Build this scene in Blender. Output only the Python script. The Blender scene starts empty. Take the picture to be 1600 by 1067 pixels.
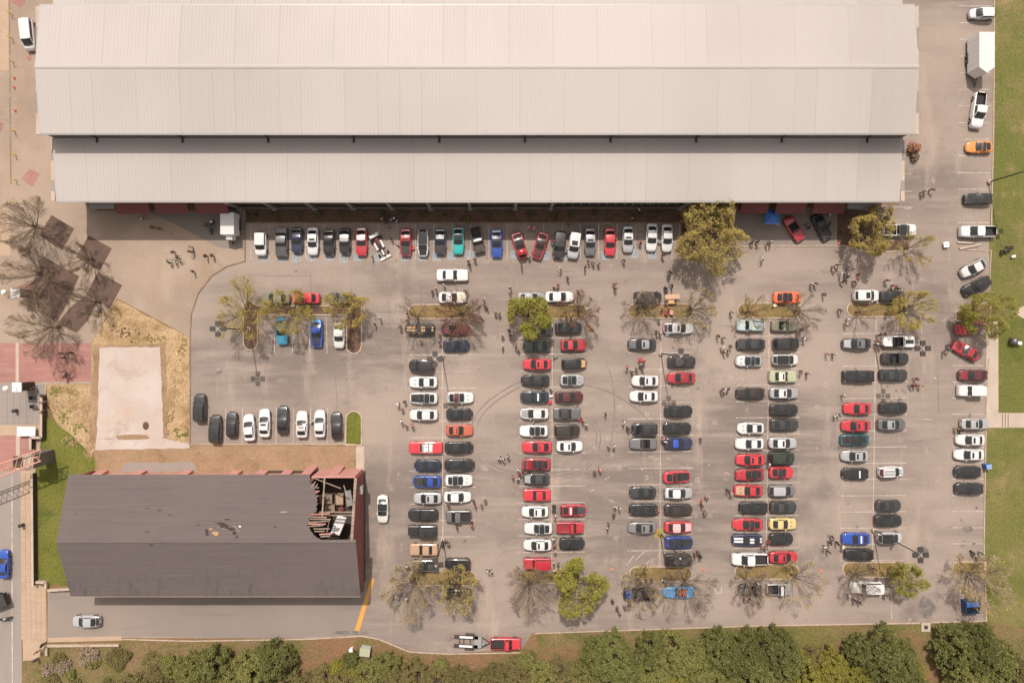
import bpy, bmesh, math, random
from mathutils import Vector, Matrix, noise as mnoise

rad = math.radians
random.seed(7)
scene = bpy.context.scene
col = scene.collection

# ------------------------------------------------------------------ camera, sky, sun, exposure
S, NX, NY, H = 9.3, 780.0, 515.0, 115.0          # ground scale of the survey, nadir, flying height
cam = bpy.data.cameras.new('camera')
cam.sensor_width = 36.0
cam.lens = 36.0 * S * H / 1600.0
cam.shift_x = (800.0 - NX) / 1600.0
cam.shift_y = (NY - 533.5) / 1600.0
cam.clip_start = 1.0
cam.clip_end = 3000.0
cam_ob = bpy.data.objects.new('camera', cam)
cam_ob.location = (0, 0, H)
col.objects.link(cam_ob)
scene.camera = cam_ob

SUN_EL = 56.8
SHX, SHY = 0.164, -0.986                          # where shadows point
world = bpy.data.worlds.new('World')
scene.world = world
world.use_nodes = True
wn = world.node_tree
bg = wn.nodes['Background']
sky = wn.nodes.new('ShaderNodeTexSky')
sky.sky_type = 'NISHITA'
sky.sun_disc = False
sky.sun_elevation = rad(SUN_EL)
sky.sun_rotation = math.atan2(-SHX, -SHY)
sky.dust_density = 3.0
hs = wn.nodes.new('ShaderNodeHueSaturation')      # hazy, milky sky
hs.inputs['Saturation'].default_value = 0.0
wn.links.new(sky.outputs[0], hs.inputs['Color'])
tint = wn.nodes.new('ShaderNodeMix')               # warm spring haze veils the whole sky
tint.data_type = 'RGBA'; tint.blend_type = 'MULTIPLY'; tint.inputs['Factor'].default_value = 1.0
[i for i in tint.inputs if i.name == 'B' and i.type == 'RGBA'][0].default_value = (1.0, 0.925, 0.89, 1)
wn.links.new(hs.outputs[0], [i for i in tint.inputs if i.name == 'A' and i.type == 'RGBA'][0])
wn.links.new([o for o in tint.outputs if o.type == 'RGBA'][0], bg.inputs['Color'])
bg.inputs['Strength'].default_value = 0.15

sun = bpy.data.lights.new('sun', 'SUN')
sun.energy = 3.5
sun.angle = rad(0.55)
sun.color = (1.0, 0.90, 0.815)
sun_ob = bpy.data.objects.new('sun', sun)
ce = math.cos(rad(SUN_EL))
sun_ob.rotation_euler = Vector((SHX * ce, SHY * ce, -math.sin(rad(SUN_EL)))).to_track_quat('-Z', 'Y').to_euler()
sun_ob.location = (-20, 60, 90)
col.objects.link(sun_ob)

vs = scene.view_settings
vs.view_transform = 'Standard'
vs.look = 'None'
vs.gamma = 1.0
vs.use_curve_mapping = False
vs.exposure = 0.27

# ------------------------------------------------------------------ helpers
def W(px, py, h=0.0):
    k = 1.0 - h / H
    return ((px - NX) / S * k, (NY - py) / S * k)

def link(name, mesh, mats=None, parent=None):
    o = bpy.data.objects.new(name, mesh)
    col.objects.link(o)
    if mats is not None:
        for m in (mats if isinstance(mats, (list, tuple)) else [mats]):
            mesh.materials.append(m)
    if parent is not None:
        o.parent = parent
    return o

def empty(name, loc=(0, 0, 0), rz=0.0):
    o = bpy.data.objects.new(name, None)
    o.empty_display_size = 0.3
    o.location = loc
    o.rotation_euler = (0, 0, rz)
    col.objects.link(o)
    return o

def tag(o, label=None, cat=None, group=None, kind=None):
    if label: o['label'] = label
    if cat: o['category'] = cat
    if group: o['group'] = group
    if kind: o['kind'] = kind
    return o

class MB:
    """collects vertices and faces of one mesh"""
    def __init__(s):
        s.v, s.f, s.m = [], [], []
    def face(s, pts, mi=0):
        n = len(s.v)
        s.v += [tuple(p) for p in pts]
        s.f.append(tuple(range(n, n + len(pts))))
        s.m.append(mi)
    def box(s, x0, y0, z0, x1, y1, z1, mi=0):
        n = len(s.v)
        s.v += [(x0, y0, z0), (x1, y0, z0), (x1, y1, z0), (x0, y1, z0), (x0, y0, z1), (x1, y0, z1), (x1, y1, z1), (x0, y1, z1)]
        for f in ((3, 2, 1, 0), (4, 5, 6, 7), (0, 1, 5, 4), (1, 2, 6, 5), (2, 3, 7, 6), (3, 0, 4, 7)):
            s.f.append(tuple(n + i for i in f)); s.m.append(mi)
    def bar(s, a, b, w, h, mi=0):
        """box beam from a to b, w wide, h deep"""
        a, b = Vector(a), Vector(b)
        d = (b - a).normalized()
        up = Vector((0, 0, 1)) if abs(d.z) < 0.95 else Vector((1, 0, 0))
        sd = d.cross(up).normalized(); u = sd.cross(d)
        n = len(s.v)
        for p in (a, b):
            for i, j in ((-1, -1), (1, -1), (1, 1), (-1, 1)):
                s.v.append(tuple(p + sd * (i * w / 2) + u * (j * h / 2)))
        for f in ((3, 2, 1, 0), (4, 5, 6, 7), (0, 1, 5, 4), (1, 2, 6, 5), (2, 3, 7, 6), (3, 0, 4, 7)):
            s.f.append(tuple(n + i for i in f)); s.m.append(mi)
    def tube(s, a, b, r0, r1, n=6, mi=0, cap=True):
        a, b = Vector(a), Vector(b)
        d = b - a
        if d.length < 1e-6: return
        d.normalize()
        up = Vector((0, 0, 1)) if abs(d.z) < 0.95 else Vector((1, 0, 0))
        sd = d.cross(up).normalized(); u = sd.cross(d)
        k = len(s.v)
        for p, r in ((a, r0), (b, r1)):
            for i in range(n):
                t = 2 * math.pi * i / n
                s.v.append(tuple(p + sd * (r * math.cos(t)) + u * (r * math.sin(t))))
        for i in range(n):
            j = (i + 1) % n
            s.f.append((k + i, k + j, k + n + j, k + n + i)); s.m.append(mi)
        if cap:
            s.f.append(tuple(k + n - 1 - i for i in range(n))); s.m.append(mi)
            s.f.append(tuple(k + n + i for i in range(n))); s.m.append(mi)
    def lathe(s, prof, c=(0, 0, 0), n=12, mi=0):
        k = len(s.v)
        for r, z in prof:
            for i in range(n):
                t = 2 * math.pi * i / n
                s.v.append((c[0] + r * math.cos(t), c[1] + r * math.sin(t), c[2] + z))
        for a in range(len(prof) - 1):
            for i in range(n):
                j = (i + 1) % n
                s.f.append((k + a * n + i, k + a * n + j, k + (a + 1) * n + j, k + (a + 1) * n + i)); s.m.append(mi)
        s.f.append(tuple(k + (len(prof) - 1) * n + i for i in range(n))); s.m.append(mi)
    def mesh(s, name, smooth=False, angle=None):
        me = bpy.data.meshes.new(name)
        me.from_pydata(s.v, [], s.f)
        me.polygons.foreach_set('material_index', s.m)
        if smooth:
            me.polygons.foreach_set('use_smooth', [True] * len(s.f))
            if angle: me.set_sharp_from_angle(angle=rad(angle))
        me.update()
        return me
    def build(s, name, mats, parent=None, smooth=False, angle=None):
        return link(name, s.mesh(name, smooth, angle), mats, parent)

# ------------------------------------------------------------------ materials
def nt(name):
    m = bpy.data.materials.new(name)
    m.use_nodes = True
    return m, m.node_tree.nodes, m.node_tree.links, m.node_tree.nodes['Principled BSDF']

def rgba(c): return (c[0], c[1], c[2], 1.0)

def plain(name, c, rough=0.6, metal=0.0, coat=0.0, spec=0.5):
    m, N, L, b = nt(name)
    b.inputs['Base Color'].default_value = rgba(c)
    b.inputs['Roughness'].default_value = rough
    b.inputs['Metallic'].default_value = metal
    b.inputs['Coat Weight'].default_value = coat
    b.inputs['Coat Roughness'].default_value = 0.06
    b.inputs['Specular IOR Level'].default_value = spec
    return m

def noise_node(N, L, vec, scale, detail=4.0, rough=0.55, stretch=None):
    t = N.new('ShaderNodeTexNoise')
    t.inputs['Scale'].default_value = scale
    t.inputs['Detail'].default_value = detail
    t.inputs['Roughness'].default_value = rough
    if stretch:
        mp = N.new('ShaderNodeMapping')
        mp.inputs['Scale'].default_value = stretch
        L.new(vec, mp.inputs['Vector']); vec = mp.outputs[0]
    L.new(vec, t.inputs['Vector'])
    return t.outputs['Fac']

def ramp(N, L, fac, lo, hi):
    r = N.new('ShaderNodeMapRange')
    r.inputs['From Min'].default_value = lo
    r.inputs['From Max'].default_value = hi
    L.new(fac, r.inputs['Value'])
    return r.outputs[0]

def mixc(N, L, fac, a, b, mode='MIX'):
    x = N.new('ShaderNodeMix')
    x.data_type = 'RGBA'; x.blend_type = mode
    if isinstance(fac, float): x.inputs['Factor'].default_value = fac
    else: L.new(fac, x.inputs['Factor'])
    for s_, v in (('A', a), ('B', b)):
        i = [k for k in x.inputs if k.name == s_ and k.type == 'RGBA'][0]
        if isinstance(v, tuple): i.default_value = rgba(v)
        else: L.new(v, i)
    return [k for k in x.outputs if k.type == 'RGBA'][0]

def ground(name, layers, fine=0.25, fine_scale=6.0, bump=0.02, rough=0.9, bump_scale=9.0, stains=None):
    """layers: [base colour, (colour, scale, lo, hi, stretch or None), ...] mixed in by world-space noise"""
    m, N, L, b = nt(name)
    g = N.new('ShaderNodeNewGeometry')
    P = g.outputs['Position']
    c = layers[0]
    for i, ly in enumerate(layers[1:]):
        colr, sc, lo, hi = ly[:4]
        off = N.new('ShaderNodeVectorMath'); off.operation = 'ADD'
        off.inputs[1].default_value = (37.1 * i + 11.0, 17.3 * i, 5.0 * i)
        L.new(P, off.inputs[0])
        f = ramp(N, L, noise_node(N, L, off.outputs[0], sc, 5.0, 0.6, ly[4] if len(ly) > 4 else None), lo, hi)
        c = mixc(N, L, f, c, colr)
    f = noise_node(N, L, P, fine_scale, 3.0, 0.7)
    v = N.new('ShaderNodeMapRange')
    v.inputs['From Min'].default_value = 0.25; v.inputs['From Max'].default_value = 0.75
    v.inputs['To Min'].default_value = 1 - fine; v.inputs['To Max'].default_value = 1 + fine
    L.new(f, v.inputs['Value'])
    mul = N.new('ShaderNodeVectorMath'); mul.operation = 'SCALE'
    L.new(c, mul.inputs[0]); L.new(v.outputs[0], mul.inputs['Scale'])
    L.new(mul.outputs[0], b.inputs['Base Color'])
    b.inputs['Roughness'].default_value = rough
    b.inputs['Specular IOR Level'].default_value = 0.25
    if bump:
        bp = N.new('ShaderNodeBump')
        bp.inputs['Strength'].default_value = 0.6
        bp.inputs['Distance'].default_value = bump
        L.new(noise_node(N, L, P, bump_scale, 4.0, 0.7), bp.inputs['Height'])
        L.new(bp.outputs[0], b.inputs['Normal'])
    return m

def varied(name, c1, c2, rough=0.8, translucent=0.0, val=0.25):
    """each loose piece (leaf, clump) gets its own shade between c1 and c2"""
    m, N, L, b = nt(name)
    g = N.new('ShaderNodeNewGeometry')
    oi = N.new('ShaderNodeObjectInfo')
    c = mixc(N, L, g.outputs['Random Per Island'], c1, c2)
    hsv = N.new('ShaderNodeHueSaturation')
    mr = N.new('ShaderNodeMapRange')
    mr.inputs['To Min'].default_value = 1 - val; mr.inputs['To Max'].default_value = 1 + val
    L.new(oi.outputs['Random'], mr.inputs['Value'])
    L.new(mr.outputs[0], hsv.inputs['Value'])
    L.new(c, hsv.inputs['Color'])
    L.new(hsv.outputs[0], b.inputs['Base Color'])
    b.inputs['Roughness'].default_value = rough
    b.inputs['Specular IOR Level'].default_value = 0.2
    if translucent:
        tr = N.new('ShaderNodeBsdfTranslucent'); L.new(hsv.outputs[0], tr.inputs['Color'])
        mx = N.new('ShaderNodeMixShader'); mx.inputs[0].default_value = translucent
        out = N['Material Output']
        L.new(b.outputs[0], mx.inputs[1]); L.new(tr.outputs[0], mx.inputs[2]); L.new(mx.outputs[0], out.inputs['Surface'])
    return m

M = {}
M['asphalt'] = \
    ground('worn_asphalt', [(0.218, 0.177, 0.151),
        ((0.286, 0.231, 0.193), 0.028, 0.42, 0.58), ((0.160, 0.133, 0.116), 0.05, 0.48, 0.64, (0.35, 1.3, 1)),
        ((0.276, 0.226, 0.191), 0.30, 0.46, 0.72, (0.22, 1.5, 1)), ((0.320, 0.257, 0.211), 0.16, 0.58, 0.76, (1.4, 0.3, 1)), ((0.141, 0.116, 0.101), 0.6, 0.64, 0.76), ((0.160, 0.133, 0.115), 0.09, 0.57, 0.74), ((0.301, 0.245, 0.205), 0.5, 0.60, 0.76)],
        0.20, 6.0, 0.004)
M['lane_asphalt'] = ground('grey_asphalt', [(0.201, 0.171, 0.150), ((0.235, 0.195, 0.164), 0.05, 0.4, 0.7), ((0.157, 0.135, 0.120), 0.3, 0.55, 0.8, (0.2, 1.6, 1))], 0.13, 9.0, 0.004)
M['street'] = ground('street_asphalt', [(0.25, 0.215, 0.19), ((0.21, 0.185, 0.165), 0.2, 0.45, 0.7, (1.5, 0.2, 1))], 0.12, 9.0, 0.004)
M['plaza'] = ground('plaza_concrete', [(0.312, 0.241, 0.184), ((0.246, 0.189, 0.145), 0.06, 0.40, 0.66), ((0.344, 0.271, 0.212), 0.22, 0.5, 0.8), ((0.219, 0.164, 0.121), 0.45, 0.60, 0.82), ((0.260, 0.184, 0.129), 0.16, 0.55, 0.8, (1, .4, 1))], 0.14, 5.0, 0.004)
M['concrete'] = ground('pale_concrete', [(0.40, 0.33, 0.27), ((0.34, 0.275, 0.22), 0.3, 0.45, 0.75)], 0.15, 5.0, 0.004)
M['slab'] = ground('pink_slab', [(0.395, 0.325, 0.285), ((0.435, 0.38, 0.345), 0.12, 0.4, 0.62), ((0.33, 0.255, 0.20), 0.35, 0.54, 0.75), ((0.40, 0.29, 0.22), 0.18, 0.58, 0.75)], 0.13, 5.0, 0.01)
M['walk'] = ground('tan_walk', [(0.37, 0.27, 0.19), ((0.32, 0.235, 0.165), 0.4, 0.45, 0.75)], 0.15, 4.0, 0.004)
M['kerb'] = ground('kerb_concrete', [(0.38, 0.295, 0.23), ((0.26, 0.2, 0.15), 0.5, 0.5, 0.75)], 0.25, 3.0, 0.004)
M['kerb_dark'] = ground('kerb_weathered', [(0.20, 0.14, 0.10), ((0.30, 0.22, 0.16), 0.5, 0.5, 0.75)], 0.25, 3.0, 0.004)
M['lawn'] = ground('spring_lawn', [(0.108, 0.112, 0.028), ((0.155, 0.132, 0.05), 0.05, 0.42, 0.60), ((0.080, 0.092, 0.019), 0.12, 0.48, 0.66), ((0.24, 0.17, 0.09), 0.18, 0.56, 0.76), ((0.10, 0.11, 0.022), 0.5, 0.5, 0.7)], 0.40, 3.2, 0.05, bump_scale=5)
M['bankgrass'] = ground('bank_grass', [(0.125, 0.108, 0.034), ((0.17, 0.118, 0.06), 0.12, 0.42, 0.62), ((0.085, 0.088, 0.02), 0.25, 0.5, 0.72), ((0.20, 0.13, 0.075), 0.4, 0.58, 0.8)], 0.42, 3.0, 0.05, bump_scale=5)
M['green'] = ground('green_grass', [(0.100, 0.112, 0.018), ((0.14, 0.135, 0.030), 0.12, 0.4, 0.65), ((0.060, 0.075, 0.016), 0.25, 0.52, 0.72), ((0.19, 0.14, 0.06), 0.2, .62, .82)], 0.42, 3.2, 0.05, bump_scale=5)
M['dry'] = ground('dry_grass', [(0.36, 0.25, 0.14), ((0.24, 0.155, 0.075), 0.35, 0.46, 0.66), ((0.42, 0.30, 0.18), 0.8, 0.5, 0.75), ((0.17, 0.115, 0.055), 0.9, 0.58, 0.76), ((0.15, 0.13, 0.045), 0.13, 0.58, 0.8)], 0.35, 3.0, 0.05, bump_scale=5)
M['dirt'] = ground('bare_dirt', [(0.25, 0.165, 0.098), ((0.31, 0.21, 0.13), 0.2, 0.45, 0.7), ((0.17, 0.118, 0.066), 0.5, 0.52, 0.8), ((0.36, 0.26, 0.17), 0.8, 0.62, 0.85)], 0.25, 3.0, 0.04)
M['reddirt'] = ground('red_clay_bank', [(0.19, 0.105, 0.058), ((0.145, 0.105, 0.045), 0.15, 0.40, 0.64), ((0.115, 0.10, 0.03), 0.28, 0.50, 0.72), ((0.23, 0.15, 0.09), 0.6, 0.6, 0.85)], 0.35, 2.5, 0.06, bump_scale=4)
M['mulch'] = ground('mulch', [(0.12, 0.072, 0.05), ((0.075, 0.047, 0.035), 0.7, 0.45, 0.65), ((0.18, 0.115, 0.075), 1.4, 0.56, 0.75)], 0.35, 5.0, 0.05)
M['island'] = ground('island_grass', [(0.20, 0.135, 0.058), ((0.135, 0.105, 0.038), 0.4, 0.42, 0.64), ((0.26, 0.18, 0.095), 0.7, 0.55, 0.8), ((0.11, 0.07, 0.04), 0.5, 0.60, 0.8)], 0.35, 4.0, 0.05)
M['redbrick'] = ground('red_paving', [(0.31, 0.155, 0.132), ((0.25, 0.13, 0.115), 0.12, 0.45, 0.65), ((0.35, 0.20, 0.165), 0.6, 0.5, 0.75, (.4, 1.5, 1)), ((0.22, 0.15, 0.135), 0.3, .6, .8)], 0.14, 6.0, 0.004)
M['brownbrick'] = ground('brown_paving', [(0.10, 0.067, 0.054), ((0.145, 0.092, 0.07), 0.5, 0.45, 0.7), ((0.085, 0.055, 0.044), 1.2, 0.55, 0.75)], 0.2, 6.0, 0.006)
M['paint_line'] = ground('faded_line_paint', [(0.47, 0.41, 0.365), ((0.34, 0.29, 0.255), 0.35, 0.42, 0.62), ((0.25, 0.21, 0.185), 1.8, 0.50, 0.66)], 0.2, 6.0, 0)
M['paint_blue'] = ground('worn_blue_paint', [(0.20, 0.235, 0.27), ((0.24, 0.225, 0.215), 1.2, 0.45, 0.65)], 0.2, 6.0, 0)
M['paint_pale'] = ground('worn_pale_paint', [(0.38, 0.40, 0.42), ((0.27, 0.25, 0.24), 2.5, 0.55, 0.7)], 0.1, 6.0, 0)
M['paint_mustard'] = ground('mustard_paint', [(0.30, 0.22, 0.065), ((0.22, 0.17, 0.07), 1.0, 0.45, 0.7)], 0.12, 6.0, 0)
M['torn'] = ground('torn_underlay', [(0.035, 0.03, 0.028), ((0.07, 0.055, 0.045), 1.5, .45, .7)], 0.2, 6.0, 0)
M['newwood'] = ground('bare_sheathing', [(0.38, 0.22, 0.11), ((0.27, 0.17, 0.10), 1.5, .45, .7)], 0.2, 6.0, 0)
M['paint_yellow'] = ground('yellow_paint', [(0.55, 0.27, 0.06), ((0.42, 0.23, 0.08), 0.6, 0.45, 0.75)], 0.12, 6.0, 0)
M['rubberstain'] = ground('tyre_rubber', [(0.150, 0.128, 0.115), ((0.20, 0.168, 0.147), 0.5, 0.42, 0.62), ((0.215, 0.18, 0.158), 1.5, 0.5, 0.7)], 0.1, 8.0, 0)
M['stain'] = ground('oil_stain', [(0.13, 0.112, 0.10), ((0.21, 0.175, 0.152), 0.9, 0.45, 0.62)], 0.1, 8.0, 0)
M['roof_metal'] = None
M['white'] = plain('white_metal', (0.72, 0.72, 0.71), 0.45)
M['steel'] = plain('galvanised_steel', (0.30, 0.29, 0.28), 0.5, 0.3)
M['darksteel'] = plain('dark_bronze_steel', (0.055, 0.047, 0.042), 0.5, 0.3)
M['black'] = plain('black_plastic', (0.015, 0.015, 0.016), 0.55)
M['rubber'] = plain('tyre_black', (0.012, 0.012, 0.012), 0.85)
M['glass'] = plain('tinted_glass', (0.022, 0.025, 0.025), 0.14, spec=0.55)
M['lamp_glass'] = plain('headlamp_glass', (0.24, 0.25, 0.26), 0.15, coat=0.6)
M['tail'] = plain('tail_lamp_red', (0.13, 0.010, 0.010), 0.2, coat=0.5)
M['rim'] = plain('alloy', (0.30, 0.30, 0.31), 0.35, 0.6)
M['interior'] = plain('dark_interior', (0.022, 0.02, 0.02), 0.8)
M['engine'] = plain('engine_bay', (0.05, 0.05, 0.055), 0.6, 0.3)
M['redwall'] = ground('red_painted_wall', [(0.235, 0.082, 0.075), ((0.28, 0.11, 0.098), 0.5, 0.45, 0.75)], 0.12, 3.0, 0.0)
M['pinkwall'] = ground('faded_red_block', [(0.42, 0.205, 0.18), ((0.48, 0.30, 0.25), 0.8, 0.5, 0.75)], 0.12, 3.0, 0.0)
M['awning'] = plain('red_awning', (0.145, 0.042, 0.039), 0.8)
M['wallbrown'] = ground('brown_facade', [(0.075, 0.056, 0.045), ((0.10, 0.075, 0.06), 0.6, 0.45, 0.7)], 0.15, 3.0, 0.0)
M['facade'] = ground('grey_facade', [(0.15, 0.135, 0.125), ((0.19, 0.17, 0.155), 0.6, 0.45, 0.7)], 0.15, 3.0, 0.0)
M['wood'] = ground('grey_timber', [(0.27, 0.205, 0.155), ((0.15, 0.11, 0.08), 1.2, 0.45, 0.7)], 0.25, 7.0, 0.0)
M['charred'] = plain('old_floor', (0.05, 0.036, 0.028), 0.9)
M['bluecanvas'] = plain('blue_canvas', (0.035, 0.12, 0.38), 0.7)
M['bluemetal'] = plain('blue_metal', (0.02, 0.055, 0.13), 0.5)
M['orange'] = plain('orange_plastic', (0.65, 0.13, 0.04), 0.6)
M['yellow'] = plain('yellow_post_paint', (0.62, 0.42, 0.05), 0.5)
M['globe'] = plain('opal_globe', (0.80, 0.79, 0.76), 0.3)
M['copper'] = plain('coral_truss_paint', (0.48, 0.25, 0.18), 0.5)
M['chalk'] = ground('chalk_mark', [(0.40, 0.34, 0.295), ((0.25, 0.21, 0.185), 1.6, 0.45, 0.62)], 0.1, 6.0, 0)

# --- corrugated roof: colour differs a little from sheet to sheet, with run-off streaks down the slope
m, N, L, b = nt('weathered_roof_sheet')
g = N.new('ShaderNodeNewGeometry'); oi = N.new('ShaderNodeObjectInfo')
c = mixc(N, L, oi.outputs['Random'], (0.312, 0.287, 0.266), (0.358, 0.330, 0.307))
f = ramp(N, L, noise_node(N, L, g.outputs['Position'], 0.6, 4, 0.6, (1.6, 0.06, 1)), 0.42, 0.75)
f2 = N.new('ShaderNodeMath'); f2.operation = 'MULTIPLY'; f2.inputs[1].default_value = 0.5; L.new(f, f2.inputs[0])
c = mixc(N, L, f2.outputs[0], c, (0.315, 0.275, 0.25))
f = ramp(N, L, noise_node(N, L, g.outputs['Position'], 0.025, 3, 0.5), 0.4, 0.65)
c = mixc(N, L, f, c, (0.375, 0.345, 0.322))
L.new(c, b.inputs['Base Color'])
b.inputs['Roughness'].default_value = 0.6
b.inputs['Specular IOR Level'].default_value = 0.35
M['roof_metal'] = m
# --- asphalt shingles
m, N, L, b = nt('grey_shingles')
g = N.new('ShaderNodeNewGeometry')
c = mixc(N, L, g.outputs['Random Per Island'], (0.100, 0.083, 0.079), (0.118, 0.098, 0.093))
sx = N.new('ShaderNodeSeparateXYZ'); L.new(g.outputs['Position'], sx.inputs[0])
low = ramp(N, L, sx.outputs['Y'], -36.0, -41.0)
f = ramp(N, L, noise_node(N, L, g.outputs['Position'], 0.9, 5, 0.7, (1.6, 0.20, 1)), 0.50, 0.72)
fm = N.new('ShaderNodeMath'); fm.operation = 'MULTIPLY'; L.new(f, fm.inputs[0]); L.new(low, fm.inputs[1])
c = mixc(N, L, fm.outputs[0], c, (0.062, 0.052, 0.049))
f = ramp(N, L, noise_node(N, L, g.outputs['Position'], 0.09, 3, 0.6), 0.45, 0.7)
c = mixc(N, L, f, c, (0.122, 0.103, 0.096))
f = ramp(N, L, noise_node(N, L, g.outputs['Position'], 5.0, 2, 0.6), 0.3, 0.7)
f3 = N.new('ShaderNodeMath'); f3.operation = 'MULTIPLY'; f3.inputs[1].default_value = .35; L.new(f, f3.inputs[0])
c = mixc(N, L, f3.outputs[0], c, (0.14, 0.117, 0.108))
L.new(c, b.inputs['Base Color'])
b.inputs['Roughness'].default_value = 0.95
b.inputs['Specular IOR Level'].default_value = 0.2
M['shingle'] = m
# --- bark / twigs
M['bark'] = ground('bark', [(0.11, 0.082, 0.060), ((0.075, 0.055, 0.042), 2.0, 0.45, 0.65)], 0.2, 8.0, 0.0)
M['twig_brown'] = varied('twigs_grey_brown', (0.19, 0.145, 0.108), (0.28, 0.22, 0.165), 0.9)
M['twig_red'] = varied('twigs_russet', (0.19, 0.085, 0.05), (0.28, 0.14, 0.085), 0.9)
M['twig_bud'] = varied('twigs_budding', (0.26, 0.20, 0.075), (0.36, 0.285, 0.11), 0.9)
M['twig_dark'] = varied('twigs_dark', (0.17, 0.125, 0.085), (0.25, 0.19, 0.135), 0.9)
M['twig_plain'] = varied('twigs_pale', (0.23, 0.175, 0.115), (0.33, 0.26, 0.175), 0.9)
M['leaf_lime'] = varied('leaves_lime', (0.19, 0.195, 0.030), (0.31, 0.285, 0.055), 0.6, 0.3, 0.08)
M['leaf_bud'] = varied('leaves_budding', (0.30, 0.235, 0.05), (0.40, 0.31, 0.085), 0.7, 0.25, 0.1)
M['leaf_gold'] = varied('leaves_golden', (0.26, 0.20, 0.055), (0.40, 0.31, 0.09), 0.7, 0.25, 0.08)
M['leaf_dark'] = varied('leaves_evergreen', (0.078, 0.086, 0.022), (0.15, 0.146, 0.045), 0.6, 0.15, 0.18)
M['leaf_mid'] = varied('leaves_mid_green', (0.115, 0.12, 0.032), (0.205, 0.19, 0.06), 0.65, 0.2, 0.15)
M['leaf_olive'] = varied('leaves_olive', (0.125, 0.108, 0.038), (0.20, 0.165, 0.066), 0.7, 0.2, 0.15)
M['leaf_yellow'] = varied('leaves_yellow_green', (0.15, 0.145, 0.024), (0.25, 0.22, 0.045), 0.65, 0.25, 0.1)
# ------------------------------------------------------------------ the ground and its sheets
def sheet(name, pts, z, mat, parent=None, kind='structure'):
    me = bpy.data.meshes.new(name)
    bm = bmesh.new()
    vs_ = [bm.verts.new((*W(x, y), z)) for x, y in pts]
    f = bm.faces.new(vs_)
    f.normal_update()
    if f.normal.z < 0: f.normal_flip()
    bmesh.ops.triangulate(bm, faces=bm.faces[:])
    bm.to_mesh(me); bm.free()
    o = link(name, me, mat, parent)
    if kind: o['kind'] = kind
    return o

def arc(cx, cy, r, a0, a1, n=8, ry=None):
    ry = ry or r
    return [(cx + r * math.cos(rad(a0 + (a1 - a0) * i / n)), cy - ry * math.sin(rad(a0 + (a1 - a0) * i / n))) for i in range(n + 1)]

def lobe(x0, y0, x1, y1, left=True, right=True):
    """planter outline with rounded ends (survey pixels)"""
    r = (y1 - y0) / 2; cy = (y0 + y1) / 2
    p = []
    p += arc(x1 - r, cy, r, -90, 90) if right else [(x1, y1), (x1, y0)]
    p += arc(x0 + r, cy, r, 90, 270) if left else [(x0, y0), (x0, y1)]
    return p

def wob(pts, amp=2.0, step=14, seed=1):
    """roughen an outline so that grass and dirt do not end on a ruler line"""
    rr = random.Random(seed); out = []
    n = len(pts)
    for i in range(n):
        a, b_ = Vector(pts[i]), Vector(pts[(i + 1) % n])
        k = max(1, int((b_ - a).length / step))
        for j in range(k):
            p = a.lerp(b_, j / k)
            out.append((p.x + rr.uniform(-amp, amp), p.y + rr.uniform(-amp, amp)))
    return out

def kerb(pts, closed=False, w=0.2, h=0.13, mat='kerb', name='kerb', parent=None):
    P = [Vector(W(*p)) for p in pts]
    n = len(P); mb = MB()
    sides = []
    for i in range(n):
        a = P[i - 1] if (closed or i > 0) else P[i]
        c = P[(i + 1) % n] if (closed or i < n - 1) else P[i]
        d1 = (P[i] - a).normalized() if (P[i] - a).length > 1e-6 else (c - P[i]).normalized()
        d2 = (c - P[i]).normalized() if (c - P[i]).length > 1e-6 else d1
        t = (d1 + d2).normalized() if (d1 + d2).length > 1e-6 else d1
        nrm = Vector((-t.y, t.x))
        k = min(1.8, 1.0 / max(0.4, nrm.dot(Vector((-d1.y, d1.x)))))
        sides.append((P[i] + nrm * (w / 2 * k), P[i] - nrm * (w / 2 * k)))
    for l, r in sides:
        mb.v += [(l.x, l.y, 0), (l.x, l.y, h - 0.02), (l.x * .9 + r.x * .1, l.y * .9 + r.y * .1, h), (r.x * .9 + l.x * .1, r.y * .9 + l.y * .1, h), (r.x, r.y, h - 0.02), (r.x, r.y, 0)]
    m_ = n if closed else n - 1
    for i in range(m_):
        j = (i + 1) % n
        for a in range(5):
            mb.f.append((i * 6 + a, i * 6 + a + 1, j * 6 + a + 1, j * 6 + a)); mb.m.append(0)
    o = mb.build(name, M[mat], parent)
    if parent is None: o['kind'] = 'structure'
    return o

def sized_sheet(name, x0, y0, x1, y1, z, mat, parent=None):
    return sheet(name, [(x0, y0), (x1, y0), (x1, y1), (x0, y1)], z, mat, parent)

def slabs(name, x0, y0, x1, y1, nx, ny, z, mat, parent, seed, skew=0.0):
    """paving laid slab by slab, joints recessed"""
    rr = random.Random(seed)
    sx_, sy_ = (x1 - x0) / nx / S, (y1 - y0) / ny / S
    mb = MB(); g_ = .035
    mb.box(-sx_ / 2 + g_, -sy_ / 2 + g_, 0, sx_ / 2 - g_, sy_ / 2 - g_, .03)
    me = mb.mesh(name); me.materials.append(M[mat])
    for i in range(nx):
        for j in range(ny):
            px, py = x0 + (i + .5) * (x1 - x0) / nx, y0 + (j + .5) * (y1 - y0) / ny
            o = bpy.data.objects.new(name, me); col.objects.link(o); o.parent = parent
            o.location = (*W(px + skew * (py - y0), py), z + rr.uniform(0, .012)); o.rotation_euler = (rr.uniform(-.004, .004), rr.uniform(-.004, .004), 0)
# one ground sheet to the horizon
mb = MB(); g_ = 1500.0
mb.face([(-g_, -g_, 0), (g_, -g_, 0), (g_, g_, 0), (-g_, g_, 0)])
ground_ob = mb.build('ground', M['reddirt']); ground_ob['kind'] = 'structure'

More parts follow.
